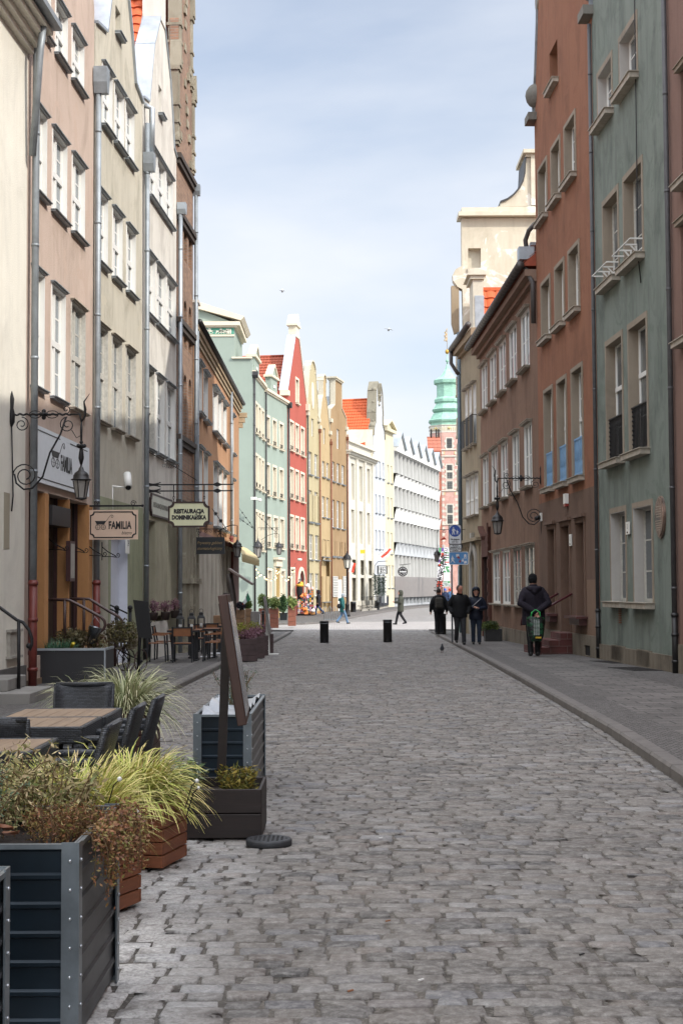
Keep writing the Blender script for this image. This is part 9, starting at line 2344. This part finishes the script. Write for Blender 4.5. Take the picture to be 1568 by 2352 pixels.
for i,(z,sx,sy) in enumerate(((0,1.0,.5),(-.1,.98,.6),(-.25,.92,.62),(-.4,.8,.55),(-.5,.66,.45),(-.52,.5,.3))):
    for k in range(16):
        a=2*PI*k/16;vs.append(c+Vector((w*sx*math.copysign(abs(math.cos(a))**.6,math.cos(a))+rg.uniform(-.008,.008),w*sy*.8*math.copysign(abs(math.sin(a))**.7,math.sin(a)),z*kk+(rg.uniform(-.02,.03) if i==0 else 0))))
mb.add(vs,[(i*16+k,i*16+(k+1)%16,(i+1)*16+(k+1)%16,(i+1)*16+k) for i in range(5) for k in range(16)]+[tuple(80+k for k in range(16))],True)
def bagm():
    n=NT('bag_print');f=n.noise(n.pos(),9,4,.6);c_=n.mix(n.ramp(f,[(.48,0),(.6,1)]),hx('#171d1b'),hx('#1f4a30'));n.l(c_,n.b.inputs['Base Color']);n.b.inputs['Roughness'].default_value=.25;n.l(n.bump(n.noise(n.pos(),14,3),.02),n.b.inputs['Normal']);return n.m
bb=mb.obj('bag',bagm(),bg);mb=MB()
for r_ in range(12):
    for q in range(3):
        a=c.x-.06*kk+.045*kk*q;mb.box(a,a+.036*kk,c.y-w*.52,c.y-w*.5,c.z-(.07+.028*r_)*kk,c.z-(.057+.028*r_)*kk)
mb.obj('printed_lines',simple('bag_white','#a9b3ab',.5),bb);mb=MB();mb.box(c.x-.02*kk,c.x+.1*kk,c.y-w*.5,c.y-w*.47,c.z-.45*kk,c.z-.415*kk);mb.obj('yellow_label',simple('label_yellow','#c9a52c',.5),bb)
mb=MB()
for d in(-.05,.04):mb.tube([c+Vector((-w*.55,d,-.03)),c+Vector((-w*.4,d,.1*kk)),c+Vector((-.02,.03,.15*kk)),c+Vector((w*.1,.03,.15*kk)),c+Vector((w*.4,d,.1*kk)),c+Vector((w*.5,d,-.03))],.013,6)
mb.obj('handle',simple('bag_green','#27a04a',.4),bb)
# the couple
x,y=foot(1056,1481);Hm=(1481-1345)*y/FL
person('person in a black jacket and dark grey trousers walking towards us, short grey hair',x,y,PI+R(3),Hm,vox=.011,arms=(((.30,-.06,1.13),(.25,.08,.95),(-.3,.4,-.7)),((-.30,-.06,1.13),(-.25,.08,.95),(.3,.4,-.7))),legs=((.08,-.22,.06),(-.1,.16,0)),yaw=R(32),nod=.03,jk=fabric('jacket_black','#0f1013',.75,.012),tr=fabric('trousers_grey','#303033'),hem=.8,bulk=1.22,hair=(fabric('hair_grey','#5a5049',.8,.004),'short'),skinm=skr,hands=False)
x,y=foot(1093.5,1480);Hm=(1480-1351)*y/FL
nv=fabric('coat_navy','#141b2b',.6,.008)
o=person('person in a navy hooded puffer coat and blue jeans looking down at a phone',x,y,PI-R(2),Hm,vox=.011,arms=(((.30,-.02,1.12),(.1,.24,1.13),(-.6,.5,.3)),((-.30,-.02,1.12),(-.09,.25,1.1),(.6,.5,.3))),legs=((.09,-.04,.0),(-.09,.06,0)),yaw=0,nod=.05,jk=nv,tr=fabric('jeans_dark','#27303f'),hem=.76,bulk=1.16,hood='up',hair=(fabric('hair_dark','#2b211d'),'fringe'),puff=True)
mb=MB();mb.tube([(-.15,.1,1.42),(-.06,.165,1.34),(.05,.175,1.24),(.16,.13,1.14)],[.012,.014,.014,.012],6);mb.obj('bag_strap',simple('strap_grey','#8f8f92',.6),o,world=False)
kk=Hm/1.75;c=Vector((x,y,gz(y)+.1))+Vector((-.0,-.33*kk,1.13*kk));ph=thing('phone','dark phone held in both hands by the navy coated person','phone',c);mb=MB();mb.bbox(-.036,.036,-.004,.004,-.07,.07,.003,M=Matrix.Rotation(R(-50),4,'X'));mb.obj('case',irond,ph,world=False)
# backpack walker
y=58.5;x=plan(1007,y)[0];Hm=1.87
o=person('person with a dark backpack and black hooded jacket walking away behind the wide bollard',x,y,0,Hm,vox=.016,jk=fabric('jacket_black','#0f1013'),tr=bt,hem=.86,bulk=1.2,hood='down',hair=(fabric('hair_brown','#2c2320'),'short'),rel='back',legs=((.1,.05,0),(-.1,-.05,0)))
kk=Hm/1.75;bp=thing('backpack','dark camouflage backpack on the back of the black jacket','backpack',(x,y,gz(y)+.1));mb=MB();mb.bbox(-.15*kk,.15*kk,-.33*kk,-.15*kk,1.0*kk,1.42*kk,.05);mb.obj('pack',fabric('pack_camo','#3a3833',.8),bp,world=False);mb=MB();mb.bbox(-.11*kk,.11*kk,-.37*kk,-.325*kk,1.03*kk,1.24*kk,.02);mb.obj('pocket',fabric('pack_camo2','#2f2d29',.8),bp,world=False)
# walkers on the crossing
def walker(label,px,py,pyt,rz,up=0,**k):
    x,y=foot(px,py,up);return person(label,x,y,rz,(py-pyt)*y/FL,up=up,vox=.018,**k)
o=walker('person in a teal hooded coat, grey beanie and light jeans walking right',786,1433,1364,-PI/2+R(8),jk=fabric('coat_teal','#1f5352'),tr=fabric('jeans_light','#5b7590'),hem=.68,bulk=1.12,hood='down',hat=(fabric('grey_knit','#8f9498'),'beanie'),legs=((.05,.3,.0),(-.06,-.3,.06)),nod=.02)
mb=MB();mb.ball((.16,-.22,1.03),.12,10,1.2);mb.obj('shoulder_bag',fabric('bag_black','#1b1b1e'),o,world=False)
o=walker('person in an olive hooded parka and black trousers walking left',920,1435,1357,PI/2-R(5),jk=fabric('parka_olive','#3b3c33'),tr=bt,hem=.66,bulk=1.15,hood='up',legs=((.05,.25,.0),(-.06,-.25,.05)),arms=(((.26,.0,1.14),(.1,.3,1.18),(0,1,.2)),((-.26,.0,1.14),(-.1,.28,1.15),(0,1,.2))))
walker('person in a black hooded coat with a grey scarf striding left by the souvenir stall',731,1413,1356,PI/2,up=.1,jk=fabric('coat_black2','#1d1c20'),tr=fabric('jeans_blue','#2e4264'),hem=.66,bulk=1.12,hood='up',legs=((.05,.2,.0),(-.06,-.38,.1)))
for (lab,px,jc,hc,yy) in (('distant person in a dark coat with a bright blue hood',1022,'#25304a','#2a5fae',118),('distant person in a denim blue jacket and red cap',1032.5,'#3f6288','#a8352c',121)):
    xx=plan(px,yy)[0];zt=atY(px,1352,yy).z;o=person(lab,xx,yy,R(160),(zt-gz(yy)),up=0,vox=.03,jk=fabric('far_'+jc,jc),tr=bt,hem=.8,bulk=1.1,hat=(fabric('hat_'+hc,hc),'beanie'),hands=False)
o=walker('pale statue-like figure in a cream coat in the club doorway',876,1388,1350,PI,up=.3,jk=fabric('coat_cream','#c9c2b4'),tr=fabric('trousers_cream','#8d877b'),hem=.7,bulk=1.0,hair=(fabric('hair_brown','#2c2320'),'short'),hands=False)
o['label']='distant person in a cream coat standing in the club doorway'
# ---------------- birds ----------------
g=G(1014.7,1500.5,.0);o=thing('pigeon','grey pigeon standing on the cobbles near the right kerb','pigeon',g);k=g.y/FL*17/.3*1.0;k=1.0;mb=MB();pg_=simple('pigeon_grey','#3b3d44',.6,var=.35,vs=30)
mb.tube([(0,.13,.1),(0,.06,.11),(0,-.01,.125),(0,-.07,.155),(0,-.09,.2),(0,-.1,.235)],[.012,.035,.06,.058,.032,.024],12);mb.ball((0,-.105,.25),.028,10);mb.tube([(0,.08,.1),(0,.2,.075)],[.04,.02],8)
b=solid('pigeon',mb,pg_,None,.006,3);COL.objects.unlink(b);COL.objects.link(b);b.name='body';b.parent=o;mb=MB();mb.tube([(0,-.13,.25),(0,-.155,.243)],[.008,.002],6);mb.obj('beak',irond,b,world=False);mb=MB()
for s in(-1,1):mb.tube([(s*.022,.0,.08),(s*.022,.0,.005)],.005,5);mb.tube([(s*.022,.02,.004),(s*.022,-.03,.004)],.004,5)
mb.obj('legs',simple('bird_leg','#7a3f3a',.6),b,world=False)
for lab,px,py,sp,ti in (('gull gliding high over the green roofs, left one',648,668,18,8),('fainter gull gliding over the far houses, right one',892,757,24,14)):
    Zg=70;c=atY(px,py,Zg);s=sp*Zg/FL/2;o=thing('gull',lab,'gull',c,0,'gulls in the sky');mb=MB();mb.tube([(0,-.22,0),(0,-.1,0),(0,.1,0),(0,.25,0)],[.02,.06,.06,.01],8);mb.ball((.02,-.24,.01),.045,8);gm_=simple('gull_white','#c9cccf',.7);mb.obj('body',gm_,o,world=False)
    for q,(e1,e2) in enumerate((((-.5,0,.22),(-1,0,.26)),((.5,0,.08),(1,0,-.38)))):
        mb=MB();P0=Vector((0,0,.03));P1=Vector(e1)*s;P2=Vector(e2)*s;mb.add([P0+Vector((0,-.1,0)),P0+Vector((0,.1,0)),P1+Vector((0,-.09,.0)),P1+Vector((0,.08,0)),P2,P0+Vector((0,0,.03)),P1+Vector((0,0,.03))],[(0,2,6,5),(5,6,3,1),(0,1,3,2),(2,4,6),(6,4,3),(2,3,4)]);mb.obj('wing',gm_,o,world=False)
# ---------------- camera, light, sky ----------------
cam=bpy.data.cameras.new('camera');co=bpy.data.objects.new('camera',cam);COL.objects.link(co)
co.matrix_world=Matrix.Translation((0,0,CAMZ))@CM.to_4x4()
cam.sensor_fit='HORIZONTAL';cam.sensor_width=36;cam.lens=36*FL/1568;cam.clip_end=3000;cam.clip_start=.05
scene.camera=co
scene.render.resolution_x=682;scene.render.resolution_y=1024
SUN_EL=R(37);SUN_AZ=R(128)   # azimuth clockwise from +Y
sd=Vector((math.sin(SUN_AZ)*math.cos(SUN_EL),math.cos(SUN_AZ)*math.cos(SUN_EL),math.sin(SUN_EL)))
sl=bpy.data.lights.new('sun','SUN');sl.energy=2.8;sl.angle=R(.55);sl.color=(1,.95,.87)
so=bpy.data.objects.new('sun',sl);COL.objects.link(so);so.rotation_euler=sd.to_track_quat('Z','Y').to_euler()
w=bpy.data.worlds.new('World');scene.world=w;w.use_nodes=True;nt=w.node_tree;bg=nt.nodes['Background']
sky=nt.nodes.new('ShaderNodeTexSky');sky.sky_type='NISHITA';sky.sun_disc=False;sky.sun_elevation=SUN_EL;sky.sun_rotation=SUN_AZ
sky.air_density=1.0;sky.dust_density=1.5;sky.ozone_density=1.2
# thin cloud veils mixed over the clear sky, laid on the sky directions themselves
tc=nt.nodes.new('ShaderNodeTexCoord');mp=nt.nodes.new('ShaderNodeMapping');mp.inputs['Scale'].default_value=(1.2,1.2,3.2);mp.inputs['Rotation'].default_value=(.1,.25,.3)
n1=nt.nodes.new('ShaderNodeTexNoise');n1.inputs['Scale'].default_value=1.7;n1.inputs['Detail'].default_value=7;n1.inputs['Roughness'].default_value=.5;n1.inputs['Distortion'].default_value=.15
rp=nt.nodes.new('ShaderNodeValToRGB');rp.color_ramp.elements[0].position=.36;rp.color_ramp.elements[0].color=(.3,.3,.3,1);rp.color_ramp.elements[1].position=.66;rp.color_ramp.elements[1].color=(.97,.97,.97,1)
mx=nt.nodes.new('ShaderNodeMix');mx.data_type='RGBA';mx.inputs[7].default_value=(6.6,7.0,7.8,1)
nt.links.new(tc.outputs['Generated'],mp.inputs[0]);nt.links.new(mp.outputs[0],n1.inputs['Vector']);nt.links.new(n1.outputs['Fac'],rp.inputs[0])
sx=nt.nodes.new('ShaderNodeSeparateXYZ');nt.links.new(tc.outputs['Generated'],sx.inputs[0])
# sky brightened overhead and behind the viewer, out of view, added as fill light
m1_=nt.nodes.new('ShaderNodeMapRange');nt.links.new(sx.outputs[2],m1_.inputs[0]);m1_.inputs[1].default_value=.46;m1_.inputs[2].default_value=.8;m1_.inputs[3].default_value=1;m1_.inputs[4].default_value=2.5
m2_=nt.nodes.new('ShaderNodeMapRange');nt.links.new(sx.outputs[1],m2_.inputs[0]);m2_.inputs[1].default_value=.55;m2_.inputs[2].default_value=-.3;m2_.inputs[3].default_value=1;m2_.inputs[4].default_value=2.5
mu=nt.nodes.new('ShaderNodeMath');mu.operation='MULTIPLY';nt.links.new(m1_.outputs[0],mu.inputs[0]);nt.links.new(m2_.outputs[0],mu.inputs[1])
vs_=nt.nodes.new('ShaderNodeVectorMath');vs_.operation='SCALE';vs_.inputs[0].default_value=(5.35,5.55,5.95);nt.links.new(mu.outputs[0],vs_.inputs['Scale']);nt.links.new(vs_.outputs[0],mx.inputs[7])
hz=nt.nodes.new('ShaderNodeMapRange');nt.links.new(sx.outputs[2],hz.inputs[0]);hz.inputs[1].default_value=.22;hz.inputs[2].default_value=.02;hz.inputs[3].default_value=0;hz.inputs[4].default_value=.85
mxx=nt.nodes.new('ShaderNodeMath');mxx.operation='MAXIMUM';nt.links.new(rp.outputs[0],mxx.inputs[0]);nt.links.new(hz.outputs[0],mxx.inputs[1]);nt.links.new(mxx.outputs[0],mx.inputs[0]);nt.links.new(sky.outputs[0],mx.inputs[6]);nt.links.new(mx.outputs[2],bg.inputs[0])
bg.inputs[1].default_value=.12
scene.view_settings.view_transform='Standard';scene.view_settings.look='None';scene.view_settings.exposure=.58;scene.view_settings.gamma=1
scene.render.engine='CYCLES'
